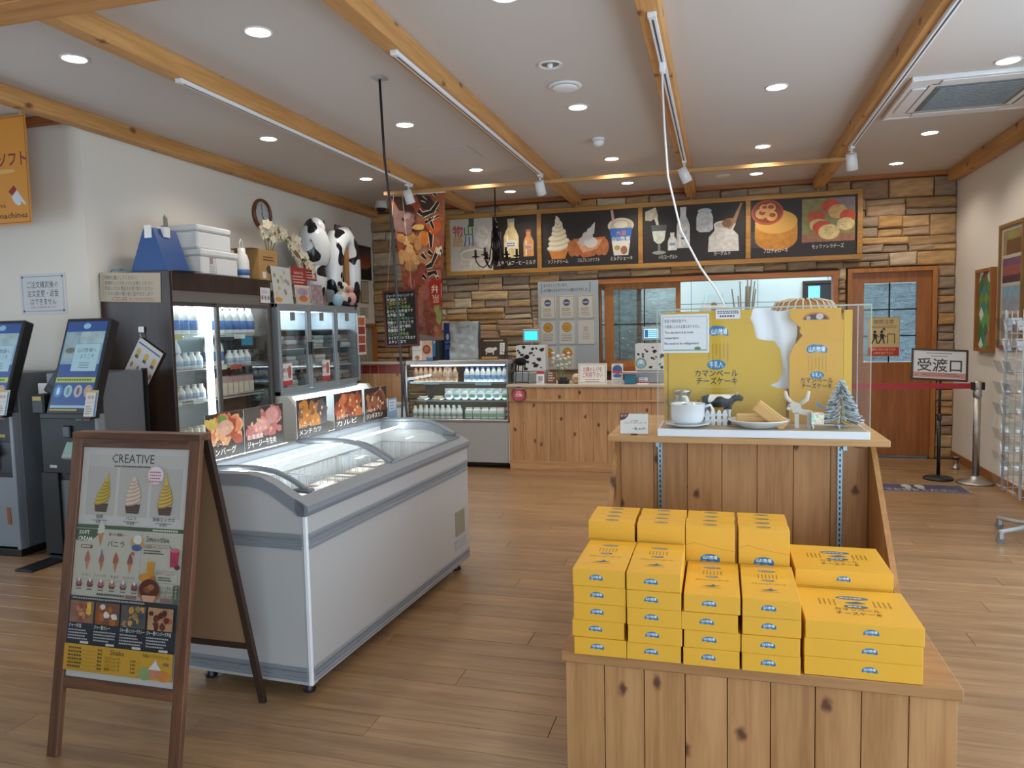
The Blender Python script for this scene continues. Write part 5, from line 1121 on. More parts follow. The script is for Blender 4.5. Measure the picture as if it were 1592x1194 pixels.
ap = [(0, -.17, .06), (0, -.18, .25), (0, -.175, .45), (0, -.14, .62), (0, -.06, .74), (0, .05, .78), (0, .16, .70), (0, .22, .55), (0, .24, .38), (0, .24, .20), (0, .23, .06)]
MB().tube(ap, .10, 14, radii=[.08, .10, .11, .12, .125, .13, .125, .12, .115, .105, .08]).build('body', COWV, t)
MB().box(.06, .075, -.03, .06, .06, .72).build('tail_panel', plain('cow_tan', '9a6a3e', .4), t)
MB().ball((0, -.17, .03), .07, sz=.6).ball((0, .23, .03), .07, sz=.6).build('feet', plain('cow_ear', '17181b', .3), t)
t = thing('plush_cow', 'small seated plush cow in black, white, pink and blue on the freezer top', 'plush toy', (-3.84, 7.12, 1.775))
MB().ball((0, .02, .09), .085, sx=.8).build('body', plain('plush_white', 'c9c2b4', .9), t); MB().ball((.01, .02, .20), .06).build('head', plain('plush_white', 'c9c2b4', .9), t)
MB().ball((.055, .02, .185), .028).build('muzzle', plain('plush_tan', 'b08a72', .9), t)
MB().ball((.02, -.05, .235), .026).ball((.03, -.03, .20), .02).ball((.05, .06, .07), .035).ball((.05, -.02, .03), .03).build('patch', plain('plush_black', '1a1a1c', .9), t)
MB().ball((.03, -.13, .06), .07, sx=.7).build('blue_plush', plain('plush_blue', '8fb0c4', .9), t); MB().ball((.03, .16, .09), .075, sx=.7).ball((.03, .15, .19), .04).build('pink_plush', plain('plush_pink', 'c79a96', .9), t)
# wall items on wall_left
t = thing('wall_clock', 'round brown wooden wall clock on the side wall', 'clock', (XL, 6.58, 2.69))
Mx = Matrix.Rotation(radians(90), 4, 'Y')
MB().lathe([(.12, 0), (.15, 0), (.152, .02), (.145, .035), (.128, .035), (.122, .02)], 40, M=Mx, cap=False).build('rim', wood('clock_wood', '7a4426', '5a2e18', 'z', .35, 20), t)
MB().lathe([(.0001, .012), (.124, .012)], 40, M=Mx).build('dial', plain('dial', 'c4c6c4', .4), t)
q = Print()
for i in range(12): a_ = pi/2 - i*pi/6; q.text(str(i or 12), .098*cos(a_), .098*sin(a_) - .009, .026, '1c1c1e')
q.build(t, (.013, 0, 0), u=(0, 1, 0), name='numerals')
MB().box(.016, .018, -.003, .003, -.01, .07, M=Matrix.Rotation(radians(-150), 4, 'X')).build('hour_hand', BLACK, t); MB().box(.019, .021, -.002, .002, -.015, .10, M=Matrix.Rotation(radians(5), 4, 'X')).build('minute_hand', BLACK, t)
def wall_pic(label, y0, y1, z0, z1, fn, fm, fwd=.015):
    t = thing('framed_picture', label, 'picture', (XL, (y0+y1)/2, (z0+z1)/2)); w, h = y1 - y0, z1 - z0
    MB().box(0, fwd, -w/2, w/2, -h/2, h/2, c=.002).build('frame', fm, t); q = Print(); fn(q, w, h); q.build(t, (fwd + .0003, -w/2, -h/2), u=(0, 1, 0)); return t
def f_sunset(p, w, h):
    p.rect(0, 0, w, h, '2a2226')
    for i, c in enumerate(('3a2a30', '5a3034', '7a3228', '93401f', 'a8562a')): p.rect(0, h*(.80 - .12*i), w, h*(.92 - .12*i), c, True)
    p.rect(0, 0, w, h*.30, '17130f'); p.poly([(w*.7, h*.28), (w, h*.45), (w, 0), (w*.65, 0)], '120f0c')
wall_pic('frameless red sunset photograph on the side wall near the stone corner', 8.42, 8.97, 2.17, 2.60, f_sunset, BLACK)
wall_pic('grey misty photograph higher on the wall behind the inflatable cows', 8.05, 8.44, 2.45, 2.78, lambda p, w, h: (p.rect(0, 0, w, h, '4e464a'), p.rect(w*.03, h*.4, w, h, '857c80', True)), BLACK)
def f_cert(p, w, h): p.rect(0, 0, w, h, '6e5c3e'); p.rect(.012, .012, w - .012, h - .012, 'b9b09c'); p.lines(w*.2, h*.8, w*.6, 8, h*.09, .008, '6a6250')
wall_pic('slim gold-framed certificate under the sunset photo, nearer the fridges', 8.46, 8.62, 1.88, 2.16, f_cert, plain('gold_frame', '7a6436', .4))
wall_pic('slim gold-framed certificate under the sunset photo, nearer the stone wall', 8.66, 8.86, 1.87, 2.15, f_cert, plain('gold_frame', '7a6436', .4))
wall_pic('unframed white paper notice below the slim certificates', 8.62, 8.86, 1.68, 1.82, lambda p, w, h: (p.rect(0, 0, w, h, 'b9b4ac'), p.lines(.03, h*.75, w*.7, 4, h*.2, .008, '5a5650')), PAPER, .003)
# sign on the alcove wall
t = thing('order_notice', 'white framed notice with large Japanese lettering on the wall above the kiosks', 'notice', (-4.82, 4.415, 1.835))
MB().box(-.21, .21, 0, .004, -.15, .145).build('sheet', plain('notice_white', 'c9cacb', .6), t)
q = Print(); q.frame(-.19, -.13, .19, .127, .003, '3c4a4c')
for sx in (-1, 1):
    for sz in (-1, 1): q.rect(sx*.185 - .008, sz*.125 - .01, sx*.185 + .008, sz*.125 + .006, '3c4a4c')
q.text('ご注文確定後の', 0, .045, .055, '26282a', w=.29); q.text('注文変更・返金', 0, -.02, .055, '26282a', w=.29); q.text('はできません', 0, -.08, .055, '26282a', w=.24); q.text('お手数ですが再度お買い求めください', 0, -.108, .018, 'a83a3a', w=.24)
q.build(t, (0, -.0003, 0))
t = thing('hanging_poster', 'orange hanging ice cream poster with a pointing hand near the kiosks', 'poster', (-4.98, 4.2, 2.70), rot=(0, 0, radians(0)))
OR = plain('poster_orange', 'cf8a30', .5)
MB().box(-.34, .34, 0, .004, -.39, .36).build('sheet', OR, t)
q = Print(); q.frame(-.33, -.38, .33, .35, .005, '8a3a1c'); q.text('ソフト', .20, .02, .11, '7a2a3c', w=.25, bold=.02); q.text('machines', .31, -.345, .058, '4a2a18', 'r', w=.27, bold=.015)
q.ell(.1, -.02, .12, .016, 'd8a868')
q.poly([(.15, -.16), (.20, -.12), (.225, -.15), (.18, -.19)], '8a2420'); q.poly([(.175, -.20), (.225, -.155), (.26, -.20), (.30, -.25), (.295, -.262), (.255, -.23), (.255, -.255), (.235, -.26), (.215, -.255), (.19, -.23)], 'c9ced2')
q.text('タッチパネル', -.1, .22, .09, '7a2a3c', w=.4, bold=.01); q.text('Order at the', -.06, -.27, .055, '4a2a18', w=.36)
q.build(t, (0, -.0005, 0))
for x in (-.3, .3): MB().cyl((x, .002, .355), (x, .002, .387), .003, n=5).build('string', WHITE, t)
# ------------------------------------------------------------------ island freezer
TH = radians(2.4)
IO = Vector((-1.61, 2.62, 0))
def isl(x, y, z):  # local island coords -> world (x forward-out, y along length)
    return (IO.x + x*cos(TH) + y*sin(TH), IO.y - x*sin(TH) + y*cos(TH), z)
t = thing('island_freezer', 'long white island freezer with curved sliding glass lids and grey bands', 'freezer', tuple(IO), -TH)
LN, DP = 1.78, .62
FW = plain('freezer_white', 'b1b0ae', .4)
GB = plain('freezer_band', '7d8288', .42); GB2 = plain('freezer_band_dark', '5e646a', .45)
MB().box(-.045, 0, .04, LN - .04, .06, .765, c=.004).build('front_panel', FW, t)
MB().box(-DP, -DP + .045, .04, LN - .04, .06, .90).build('back_panel', FW, t)
MB().box(-DP + .045, -.045, .04, LN - .04, .06, .42).build('tank_floor', plain('tank_white', 'e2ecef', .35), t)
arc = [(-DP, .925), (-.26, .928), (-.20, .918), (-.14, .893), (-.08, .858), (-.03, .828), (0, .812)]
low = [(-DP, .875), (-.27, .878), (-.21, .868), (-.155, .846), (-.10, .812), (-.05, .782), (-.03, .765), (0, .765)]
for a, b in ((0, .045), (LN - .045, LN)):
    e = MB().prism([(-DP, .06), (0, .06)] + low[::-1], a, b, 'y').build('end_panel', FW, t)
    MB().prism(arc + low[::-1], a - .006, b + .004, 'y').build('end_rim', GB, t)
MB().prism([(-.035, .765), (.008, .765), (.018, .785), (.016, .808), (0, .818), (-.04, .838), (-.045, .80)], -.006, LN + .006, 'y', smooth=False).build('front_lip', GB, t)
MB().box(-DP - .01, -DP + .05, -.006, LN + .006, .895, .93, c=.006).build('rear_rail', GB, t)
def band(z0, z1, nm):
    h = (z1 - z0)/3
    o = MB()
    for k in range(3): o.box(.0, .010 if k != 1 else .006, .012, LN - .012, z0 + k*h + .002, z0 + (k + 1)*h - .002, c=.003)
    o.build(nm, GB, t)
    o = MB()
    for k in range(3): o.box(-DP + .01, -.012, -.010 if k != 1 else -.006, 0, z0 + k*h + .002, z0 + (k + 1)*h - .002, c=.003)
    o.build(nm, GB, t)
band(.626, .692, 'bumper_band'); band(.075, .135, 'lower_band')
MB().box(-.012, .004, -.004, .012, .06, .765, c=.002).build('corner_trim', WHITE, t)
MB().box(.0, .006, 1.56, 1.70, .25, .40, c=.002).build('control_plate', plain('plate_beige', '8a8472', .45), t)
g_ = MB()
for k in range(4): g_.box(.0, .004, 1.54, 1.72, .17 + k*.016, .178 + k*.016)
g_.build('vent_slots', plain('slot_white', '9aa0a4', .5), t)
for x in (-.06, -DP + .06):
    for y in (.07, LN - .07): MB().lathe([(.022, 0), (.028, .008), (.02, .02), (.018, .065)], 12, (x, y, 0)).build('foot', BLACK, t)
# curved lids
def lid_pt(s, dz): 
    L_ = [(-DP + .04, .925), (-.42, .935), (-.30, .935), (-.22, .922), (-.15, .895), (-.09, .862), (-.035, .832)]
    f = s*(len(L_) - 1); i = min(int(f), len(L_) - 2); q = f - i
    return (L_[i][0]*(1-q) + L_[i+1][0]*q, L_[i][1]*(1-q) + L_[i+1][1]*q + dz)
for k, (a, b, dz) in enumerate(((.13, .90, -.012), (.82, LN - .05, .004))):
    ld = MB()
    for y in (a, b): ld.tube([(lid_pt(i/14, dz)[0], y, lid_pt(i/14, dz)[1] + .004) for i in range(15)], .012, 7)
    ld.cyl((lid_pt(1, dz)[0], a, lid_pt(1, dz)[1]), (lid_pt(1, dz)[0], b, lid_pt(1, dz)[1]), .008).cyl((lid_pt(0, dz)[0], a, lid_pt(0, dz)[1]), (lid_pt(0, dz)[0], b, lid_pt(0, dz)[1]), .010)
    ld = ld.build('lid_frame', GB, t)
    MB().box(-.13, -.045, (a if k == 0 else b) - .03, (a if k == 0 else b) + .02, .845 + dz, .862 + dz, c=.006).build('lid_grip', GB2, ld)
    MB().sheet(lambda u, v: (lid_pt(v, dz)[0], a + (b - a)*u, lid_pt(v, dz)[1]), 2, 18).build('lid_glass', glass('lid_glass', (.985, .99, .99, 1), .03), ld)
MB().box(-.43, -.422, .06, LN - .06, .896, .904).build('glow_strip', plain('added_tank_glow', 'ffffff', .4, emit='e8f8ff', es=42.), t)  # added strip: mimics a tube reflected in the lid and brightens the tank
# baskets
for k, (a, b) in enumerate(((.06, .60), (.62, 1.16), (1.18, 1.72))):
    bs = MB(); x0, x1, z0, z1 = -DP + .06, -.06, .44, .80
    for z in (z0 + .01, (z0+z1)/2, z1): bs.tube([(x0, a, z), (x1, a, z), (x1, b, z), (x0, b, z)], .0028, 5, closed=True)
    n_ = 12
    for i in range(n_ + 1):
        y = a + (b - a)*i/n_; bs.cyl((x0, y, z0), (x0, y, z1), .0018, n=4).cyl((x1, y, z0), (x1, y, z1), .0018, n=4)
        x = x0 + (x1 - x0)*i/n_; bs.cyl((x, a, z0), (x, a, z1), .0018, n=4).cyl((x, b, z0), (x, b, z1), .0018, n=4)
    bs.build('wire_basket', plain('basket_wire', '9fa8ac', .35, .4), t)
# frozen goods in the island
r = random.Random(8); cl = [plain('froz_%d' % i, c, .45) for i, c in enumerate(('c9ccc8', '8a6a58', 'b7a894', 'dadcda', '6f5c52'))]
sect = ['nearest the lectern sign', 'in the middle section', 'farthest from the camera']
sect = ['in the near basket of the island freezer', 'in the middle basket of the island freezer', 'in the far basket of the island freezer']
for k in range(3):
    for i in range(3):
        for j in range(3):
            lv = (4 if i == 2 else 3) if k == 0 else 3
            for q in range(lv):
                o = MB().box(-.065, .065, -.078, .078, 0, .085, c=.006).build('frozen_food_box', cl[r.randrange(5)], loc=isl(-.48 + i*.15, .16 + k*.56 + j*.17, (.435 if k == 0 else .44) + q*.087), rot=(0, 0, r.uniform(-.06, .06)))
                tag(o, 'small frozen food carton ' + sect[k], 'carton', 'cartons ' + sect[k])
                if q == lv - 1: MB().box(-.045, .045, -.055, .055, .0852, .086).build('label', plain('froz_lab', 'd4d0c8', .5), o)
# acrylic rail + picture panels along the back edge
t = thing('acrylic_rail', 'clear acrylic rail along the back edge of the island freezer', 'rail', isl(-DP + .03, 0, .93), -TH)
MB().box(0, .004, .05, LN - .02, 0, .05).build('strip', ACRYL, t)
for y in (.10, .55, 1.0, 1.45): MB().box(-.004, .012, y, y + .03, 0, .07).build('clip', ACRYL, t)
pics = [(.125, .375, 'ジャージー牛', 'ハンバーグ', ['c08a5a', '8f3f24', 'b86a4a'], 'first food photo panel from the sign end, pulled pork with corn'),
        (.385, .69, '北海道産', 'ジャージー牛生肉', ['a86a62', 'b87a70', '9a5a54'], 'second food photo panel, raw pink meat slices'),
        (.81, 1.10, 'ジャージー牛', 'メンチカツ', ['a8682a', '8a5a30', '6a4a38'], 'third food photo panel, golden fried dish with dark bowl'),
        (1.18, 1.50, 'ジャージー牛', 'カルビ', ['9a4f2c', 'b0633a', '7d3a22'], 'fourth food photo panel, orange grilled meat'),
        (1.53, 1.82, 'ジャージー牛', 'ジンギスカン', ['7a4a34', '93603f', '5c3426'], 'last food photo panel at the deli end, dark stir-fried meat')]
for k, (a, b, l1, l2, cs, lab) in enumerate(pics):
    w_ = b - a; h_ = .205
    t = thing('food_photo_panel', lab + ' on the island freezer', 'photo panel', isl(-DP + .048, (a + b)/2, .945), -TH, 'food photo panels on the island freezer')
    MB().box(-.003, 0, -w_/2, w_/2, 0, h_).build('sheet', PAPER, t)
    p = Print(); p.rect(-w_/2, 0, w_/2, h_, '2e221c'); r = random.Random(k + 30)
    for i in range(34):
        u, v = (r.random() - .5)*w_*.78, h_*(.32 + .5*r.random()); blob(p, u, v, .022 + .022*r.random(), r.choice(cs), .3, 9, k*100 + i)
    if k == 0:
        for u in (-.105, -.075): p.ell(u, h_*.78, .018, .035, 'b89a4a', photo=True, rot=.9)
        p.ell(-.02, h_*.85, .03, .02, '5a7a30', photo=True); p.ell(.0, h_*.66, .055, .035, 'b88a74', photo=True)
    if k == 1: 
        p.rect(-w_/2, h_*.6, -w_*.1, h_, '4a3e3a', True); p.ell(-.02, h_*.55, .06, .03, 'b5807a', photo=True); p.ell(.06, h_*.75, .05, .04, 'b07a74', photo=True)
    if k == 2: p.ell(.09, h_*.5, .05, .09, '4a4a4c', photo=True); p.ell(.03, h_*.35, .045, .05, 'b8742a', photo=True)
    for i in range(8): blob(p, (r.random() - .5)*w_*.7, h_*(.35 + .4*r.random()), .010, 'c99a70', .3, 7, k*77 + i)
    p.rect(-w_/2, 0, w_/2, h_*.26, '2e241e'); p.text(l1, -w_*.45, h_*.27, .026, 'd9cfc2', 'l', w=w_*.4); p.text(l2, -w_*.45, h_*.08, .036, 'd9cfc2', 'l', w=w_*.72)
    p.build(t, (.0003, 0, 0), u=(0, 1, 0))
t = thing('blue_paper_card', 'pale blue card behind the last food photo panel', 'card', isl(-DP + .06, 1.88, .93), -TH)
MB().box(-.004, 0, -.06, .06, 0, .13).build('sheet', plain('card_blue', '7f9fb8', .6), t); p = Print(); p.rect(-.05, .05, .05, .12, 'c4ccd4'); p.lines(-.04, .10, .08, 3, .02, .008, '5a7a98'); p.build(t, (.0003, 0, 0), u=(0, 1, 0))
# black power cable from the ceiling
t = thing('power_cable', 'black power cable hanging from a ceiling plate down behind the island freezer', 'cable', (0, 0, 0))
MB().box(-2.095, -2.015, 4.37, 4.45, ZC - .014, ZC, c=.003).build('ceiling_plate', plain('plate_grey', 'a9a7a4', .5), t)
MB().tube([(-2.055, 4.41, ZC - .01), (-2.04, 4.41, 2.6), (-2.015, 4.42, 2.3), (-1.995, 4.43, 1.8), (-1.985, 4.44, 1.3), (-1.97, 4.45, 1.1), (-1.945, 4.45, .8), (-1.93, 4.47, .3), (-1.93, 4.5, .05)], .0085, 8).build('cable', BLACK, t)
MB().tube([(-1.985, 4.445, 1.30), (-1.99, 4.46, 1.1), (-2.01, 4.47, .8), (-2.02, 4.48, .3), (-2.02, 4.5, .05)], .007, 8).build('branch_cable', BLACK, t)
# ------------------------------------------------------------------ display stand
t = thing('display_stand', 'knotty pine display stand with plank panel, low shelf and top shelf', 'display stand', (.0855, 0, 0))
hw = .601
y_f, y_p, ztop = 2.38, 3.62, 1.0
PINE = wood('pine_planks', 'ba8b59', '9e6e40', 'z', .55, 13, knots=4.2, var=.08, kcol='4a2614')
PINEX = wood('pine_slab', 'ad8050', '966a3e', 'x', .5, 12, var=.03)
MB().box(-hw + .03, hw - .03, y_f + .03, y_p + 1.0, 0, .383).build('base_core', plain('base_core', '5e4028', .8), t)
nb = 9; bw = 2*(hw - .012)/nb
for i in range(nb): MB().box(-bw/2 + .0012, bw/2 - .0012, y_f + .012, y_f + .03, 0, .383, c=.0015).build('front_board', PINE, t, (-hw + .012 + bw*(i + .5), 0, 0))
for s in (-1, 1):
    for i in range(8): MB().box(s*(hw - .03), s*(hw - .012), y_f + .03 + i*.275, y_f + .03 + i*.275 + .272, 0, .383, c=.0015).build('side_board', PINE, t)
MB().box(-hw, hw, y_f, y_p + 1.02, .384, .42, c=.003).build('low_shelf', PINEX, t)
nb = 7; iw = .555; bw = 2*iw/nb
for i in range(nb): MB().box(-bw/2 + .001, bw/2 - .001, y_p, y_p + .02, .42, .972, c=.0015).build('panel_board', PINE, t, (-iw + bw*(i + .5), 0, 0))
MB().box(-iw, iw, y_p + .02, y_p + .06, .42, .972).build('panel_core', plain('base_core', '5e4028', .8), t)
for s in (-1, 1):
    x0, x1 = s*iw, s*(iw + .022)
    MB().prism([(3.03, .42), (4.25, .42), (3.86, .972), (3.60, .972)], min(x0, x1), max(x0, x1), 'x').build('side_panel', wood('pine_side', 'b5854f', '9a6a3c', 'z', .55, 13, knots=1.6, var=.03), t)
MB().box(-.588, .602, 3.412, 4.25, .972, 1.0, c=.002).build('top_shelf', wood('pine_top', 'bd9560', 'a67c4a', 'x', .5, 10, var=.02), t)
SLOT = plain('slot_steel', '8fa6b4', .35, .7)
for s, x in ((-1, -.365), (1, .435)):
    rl = MB().box(x - .011, x + .011, y_p - .012, y_p, .42, .972, c=.001).build('slotted_rail', SLOT, t)
    for k in range(22): MB().box(x - .003, x + .003, y_p - .0128, y_p - .0118, .43 + k*.0245, .444 + k*.0245).build('slot', BLACK, rl)
    MB().box(x - .008, x + .008, 3.47, y_p - .012, .945, .972).build('bracket', SLOT, t)
MB().lathe([(.03, 0), (.032, -.01), (.022, -.016)], 16, (.50, 3.50, .972)).build('puck_light', STEEL, t)
# ------------------------------------------------------------------ cheesecake boxes
YEL = plain('box_yellow', 'e2aa33', .38)
YELS = YEL
def logo(p, u, v, s, txt=True):
    pts = [(u + s*cos(pi*i/10), v + s*.55*sin(pi*i/10)) for i in range(11)] + [(u - s*1.0, v - s*.28), (u - s*.55, v - s*.12), (u - s*.25, v - s*.30), (u + s*.2, v - s*.18), (u + s*.7, v - s*.30), (u + s*1.0, v - s*.25)]
    p.poly(pts, '1f6f9e')
    if txt: p.text('山川牧場', u, v + s*.02, s*.42, 'e6ecf0', w=s*1.5, bold=.02)
def f_top(p, w, d, big):
    # printed lid, u across, v away from the front edge
    k = min(w, d)
    p.ell(0, d*(.80 if not big else .72), k*.17, k*.055, '4a6c86'); p.lines(-k*.13, d*(.80 if not big else .72) - k*.015, k*.26, 1, .01, k*.03, 'c9b98a', rag=0)
    for i in range(6 if not big else 0): p.rect(-k*.17 + i*k*.068 - .0015, d*.58, -k*.17 + i*k*.068 + .0015, d*.70, '9a7424')
    if big:
        for s in (-1, 1):
            for i in range(4): p.rect(s*w*(.18 + .045*i) - .002, d*.48, s*w*(.18 + .045*i) + .002, d*.66, '9a7424')
        p.poly([(-k*.10, d*.57), (k*.04, d*.62), (k*.12, d*.57), (0, d*.545)], '3d5f7d')
    y = d*(.52 if not big else .46); p.ell(0, y, k*.12, k*.045, '2f5f86'); p.lines(-k*.08, y - k*.015, k*.16, 1, .01, k*.03, 'd0c9a8', rag=0)
    if not big:
        p.text('カマンベールチーズケーキ', 0, d*.40, .018, '4a3418', w=w*.62); p.poly([(-k*.16, d*.25), (-k*.02, d*.27), (k*.02, d*.31), (k*.06, d*.27), (k*.16, d*.27), (0, d*.235)], '3d5f7d'); p.lines(0, d*.2, w*.4, 1, .01, .003, '9a7424', 'c')
    else: p.text('カマンベール', 0, d*.33, .03, '4a3418', w=w*.40); p.text('チーズケーキ', 0, d*.22, .03, '4a3418', w=w*.40)
BW, BD, BH = .172, .348, .0575
def cake_box(name, label, loc, w, d, h, rz, group, logo_u=0., top=True, big=False):
    o = thing(name, label, 'box', loc, rz, group)
    MB().box(-w/2, w/2, 0, d, 0, h, c=.0015).build('carton', YEL, o)
    p = Print(); logo(p, logo_u, h*.50, .022); p.build(o, (0, -.0004, 0))
    if top:
        q = Print(); f_top(q, w, d, big); q.build(o, (0, 0, h + .0004), u=(1, 0, 0), v=(0, 1, 0), name='lid_print')
    return o
r = random.Random(15)
colx = (-.386, -.206, -.030, .152); ht = (5, 5, 4, 4)
cn = ('leftmost front column', 'second front column from the aisle side', 'third front column from the aisle side', 'fourth front column beside the wide boxes')
lv5 = {5: ('bottom', 'second from bottom', 'middle', 'second from top', 'topmost'), 4: ('bottom', 'second', 'third', 'topmost'), 3: ('bottom', 'middle', 'topmost')}
for c in range(4):
    for k in range(ht[c]):
        cake_box('cheesecake_box', 'yellow cheesecake box, ' + lv5[ht[c]][k] + ' in the ' + cn[c], (colx[c] + r.uniform(-.004, .004), 2.368 + r.uniform(-.003, .003) + .004*(c == 0), .4205 + k*(BH + .0005)), BW, BD, BH, r.uniform(-.006, .006), 'narrow cheesecake boxes lying in stacks', -.008, k == ht[c] - 1)
for c in range(4):
    gx = (-.394, -.212, -.036, .148)[c]
    for k in range(4):
        o = thing('cheesecake_box', 'upright yellow cheesecake box, ' + ('front', 'second', 'third', 'rear')[k] + ' of the ' + ('leftmost', 'second', 'third', 'fourth')[c] + ' standing group', 'box', (gx + r.uniform(-.002, .002), 2.728 + k*(BH + .002), .4205), group='upright cheesecake boxes in the back row')
        MB().box(-BW/2, BW/2, 0, BH, 0, .356, c=.0015).build('carton', YEL, o)
        q = Print(); q.ell(0, BH*.5, .026, .011, '6a6a5a'); q.lines(-.02, BH*.45, .04, 1, .01, .006, 'b9a56a', rag=0); q.build(o, (0, 0, .3564), u=(1, 0, 0), v=(0, 1, 0), name='end_print')
        if k == 0:
            p = Print(); logo(p, 0, .238 if c > 1 else .235, .034); p.line([(-BW/2, .285), (-.055, .296), (-.02, .287), (.03, .277), (BW/2, .27)], .0012, 'a87c22'); p.build(o, (0, -.0004, 0))
for k in range(3): cake_box('wide_cheesecake_box', 'wide yellow cheesecake box, ' + lv5[3][k] + ' of the front stack on the low shelf', (.412 + (.006 if k == 2 else 0) + r.uniform(-.002, .002), 2.385, .4205 + k*(BH + .0005)), .33, .30, BH, r.uniform(-.004, .004), 'wide cheesecake boxes', .02, k == 2, True)
for k in range(4): cake_box('wide_cheesecake_box', 'wide yellow cheesecake box, ' + lv5[4][k] + ' of the rear stack by the side panel', (.405, 2.70, .4205 + k*(BH + .0005)), .31, .30, BH, 0, 'wide cheesecake boxes', .0, k == 3, True)
# ------------------------------------------------------------------ acrylic case on the top shelf
cx0, cx1, cy0, cy1, cz0, cz1 = -.276, .61, 3.418, 3.74, 1.0, 1.572
t = thing('acrylic_case', 'clear acrylic display case with a white base on the top shelf', 'display case', (0, 0, 0))
MB().box(cx0, cx1, cy0, cy1, cz0 + .0005, cz0 + .034, c=.002).build('base', plain('case_white', 'd8dde2', .3), t)
A = .004
MB().box(cx0, cx1, cy0, cy0 + A, cz0 + .034, cz1).build('front_pane', ACRYL, t); MB().box(cx0, cx0 + A, cy0 + A, cy1 - A, cz0 + .034, cz1).build('side_pane', ACRYL, t); MB().box(cx1 - A, cx1, cy0 + A, cy1 - A, cz0 + .034, cz1).build('side_pane', ACRYL, t); MB().box(cx0, cx1, cy0, cy1, cz1, cz1 + A).build('top_pane', ACRYL, t)
EDG = plain('acrylic_edge', '9fae9a', .3)
MB().box(cx0, cx0 + .003, cy0 - .0004, cy0 + .003, cz0 + .034, cz1).box(cx1 - .003, cx1, cy0 - .0004, cy0 + .003, cz0 + .034, cz1).box(cx0, cx1, cy0 - .0004, cy0 + .003, cz1 - .003, cz1 + .003).box(cx1 - .003, cx1, cy1 - .003, cy1, cz0 + .034, cz1).build('edge', EDG, t)
MB().box(cx0 + .01, cx1 - .01, cy0 + .01, cy1 - .01, cz0 + .034, cz0 + .036).build('floor_liner', wood('case_floor', 'b29b78', '96805e', 'x', .5), t)
ZB = cz0 + .036
# big yellow poster inside (back), with cut-out outline
def outline_thing(name, label, pts, y, th, mat, fn, cat='poster'):
    t = thing(name, label, cat, (0, y, ZB))
    MB().prism(pts, 0, th, 'y').build('sheet', mat, t)
    p = Print(); fn(p); p.build(t, (0, -.0004, 0)); return t
PY = plain('poster_yellow', 'c9a423', .6)
# coordinates (x, z above ZB) traced from the case geometry
def cu(px): return cx0 + (px - 1022)/(1353 - 1022)*(cx1 - cx0)
def cv(py): return (668 - py)/(668 - 482)*(cz1 - ZB) 
pts = [(1026, 667), (1026, 485), (1180, 483), (1176, 498), (1181, 508), (1186, 530), (1200, 534), (1216, 535), (1226, 549), (1230, 575), (1229, 590), (1222, 602), (1210, 607), (1222, 612), (1236, 612), (1236, 667)]
def f_big(p):
    u, v = cu, cv
    pp = [(u(a), v(b)) for a, b in ((1106, 513), (1112, 508), (1130, 509), (1138, 516), (1139, 526), (1128, 523), (1112, 525), (1106, 522))]
    p.poly(pp, '1f6f9e'); p.text('山川牧場', u(1123), v(522), .030, 'e6ecf0', w=.072, bold=.02)
    for i, hh in enumerate((0, 3, -2, 1, -1, 2)): p.text('牛乳と北海道のチ', 0, 0, .001, '8a6a18') if False else p.lines(u(1104 + i*6.5), v(540), .006, 9 + hh, .0085, .005, '8a6a18', rag=0, seed=i)
    p.ell(u(1118), v(573), .043, .024, '1f6f9e', n=28); p.text('牛乳入', u(1118), v(577), .034, 'e6ecf0', w=.062)
    p.text('カマンベール', u(1118), v(592), .038, '2a1c0a', w=.20, bold=.018); p.text('チーズケーキ', u(1119), v(605), .038, '2a1c0a', w=.19, bold=.018); p.lines(u(1118), v(614), .14, 1, .01, .003, '9a7a20', 'c', 0)
    p.rect(u(1032.5), v(667), u(1034), v(545), '7a5a18')
    p.line([(u(1160), v(499)), (u(1175), v(503)), (u(1181), v(510))], .001, '8a7018')
outline_thing('yellow_poster', 'large yellow cheesecake poster with a torn-shaped edge inside the acrylic case', [(cu(a), cv(b)) for a, b in pts], 3.70, .004, PY, f_big)
pts2 = [(1240, 667), (1240, 560), (1246, 545), (1254, 535), (1261, 527), (1256, 521), (1258, 514), (1250, 508), (1241, 500), (1240, 484), (1322, 484), (1322, 503), (1326, 503), (1326, 667)]
def f_small(p):
    u, v = cu, cv
    pp = [(u(a), v(b)) for a, b in ((1267, 552), (1268, 545), (1276, 541), (1294, 542), (1301, 548), (1300, 555), (1284, 553), (1272, 555))]
    p.poly(pp, '1f6f9e'); p.text('山川牧場', u(1284), v(552), .026, 'e6ecf0', w=.07, bold=.02)
    for i, hh in enumerate((0, 2, -2, 1, -1, 1)): p.lines(u(1270 + i*5.5), v(562), .005, 9 + hh, .0075, .0045, '9a7a1c', rag=0, seed=i + 9)
    p.ell(u(1284.5), v(590), .030, .017, '1f6f9e', n=24); p.text('牛乳入', u(1284.5), v(593), .024, 'e6ecf0', w=.044)
    p.text('カマンベール', u(1284), v(602), .028, '2a1c0a', w=.14, bold=.018); p.text('チーズケーキ', u(1284), v(611), .028, '2a1c0a', w=.13, bold=.018)
    p.line([(u(1261), v(527)), (u(1290), v(532)), (u(1325), v(536))], .0012, '9a7a1c')
    p.ell(u(1282), v(502), .058, .034, 'b5602e', n=20, a0=0, a1=pi); p.ell(u(1282), v(502), .052, .026, '3a2a28', n=18, a0=0, a1=pi); p.ell(u(1288), v(497), .016, .014, 'b9b4ae'); p.ell(u(1270), v(499), .010, .009, 'a89c94')
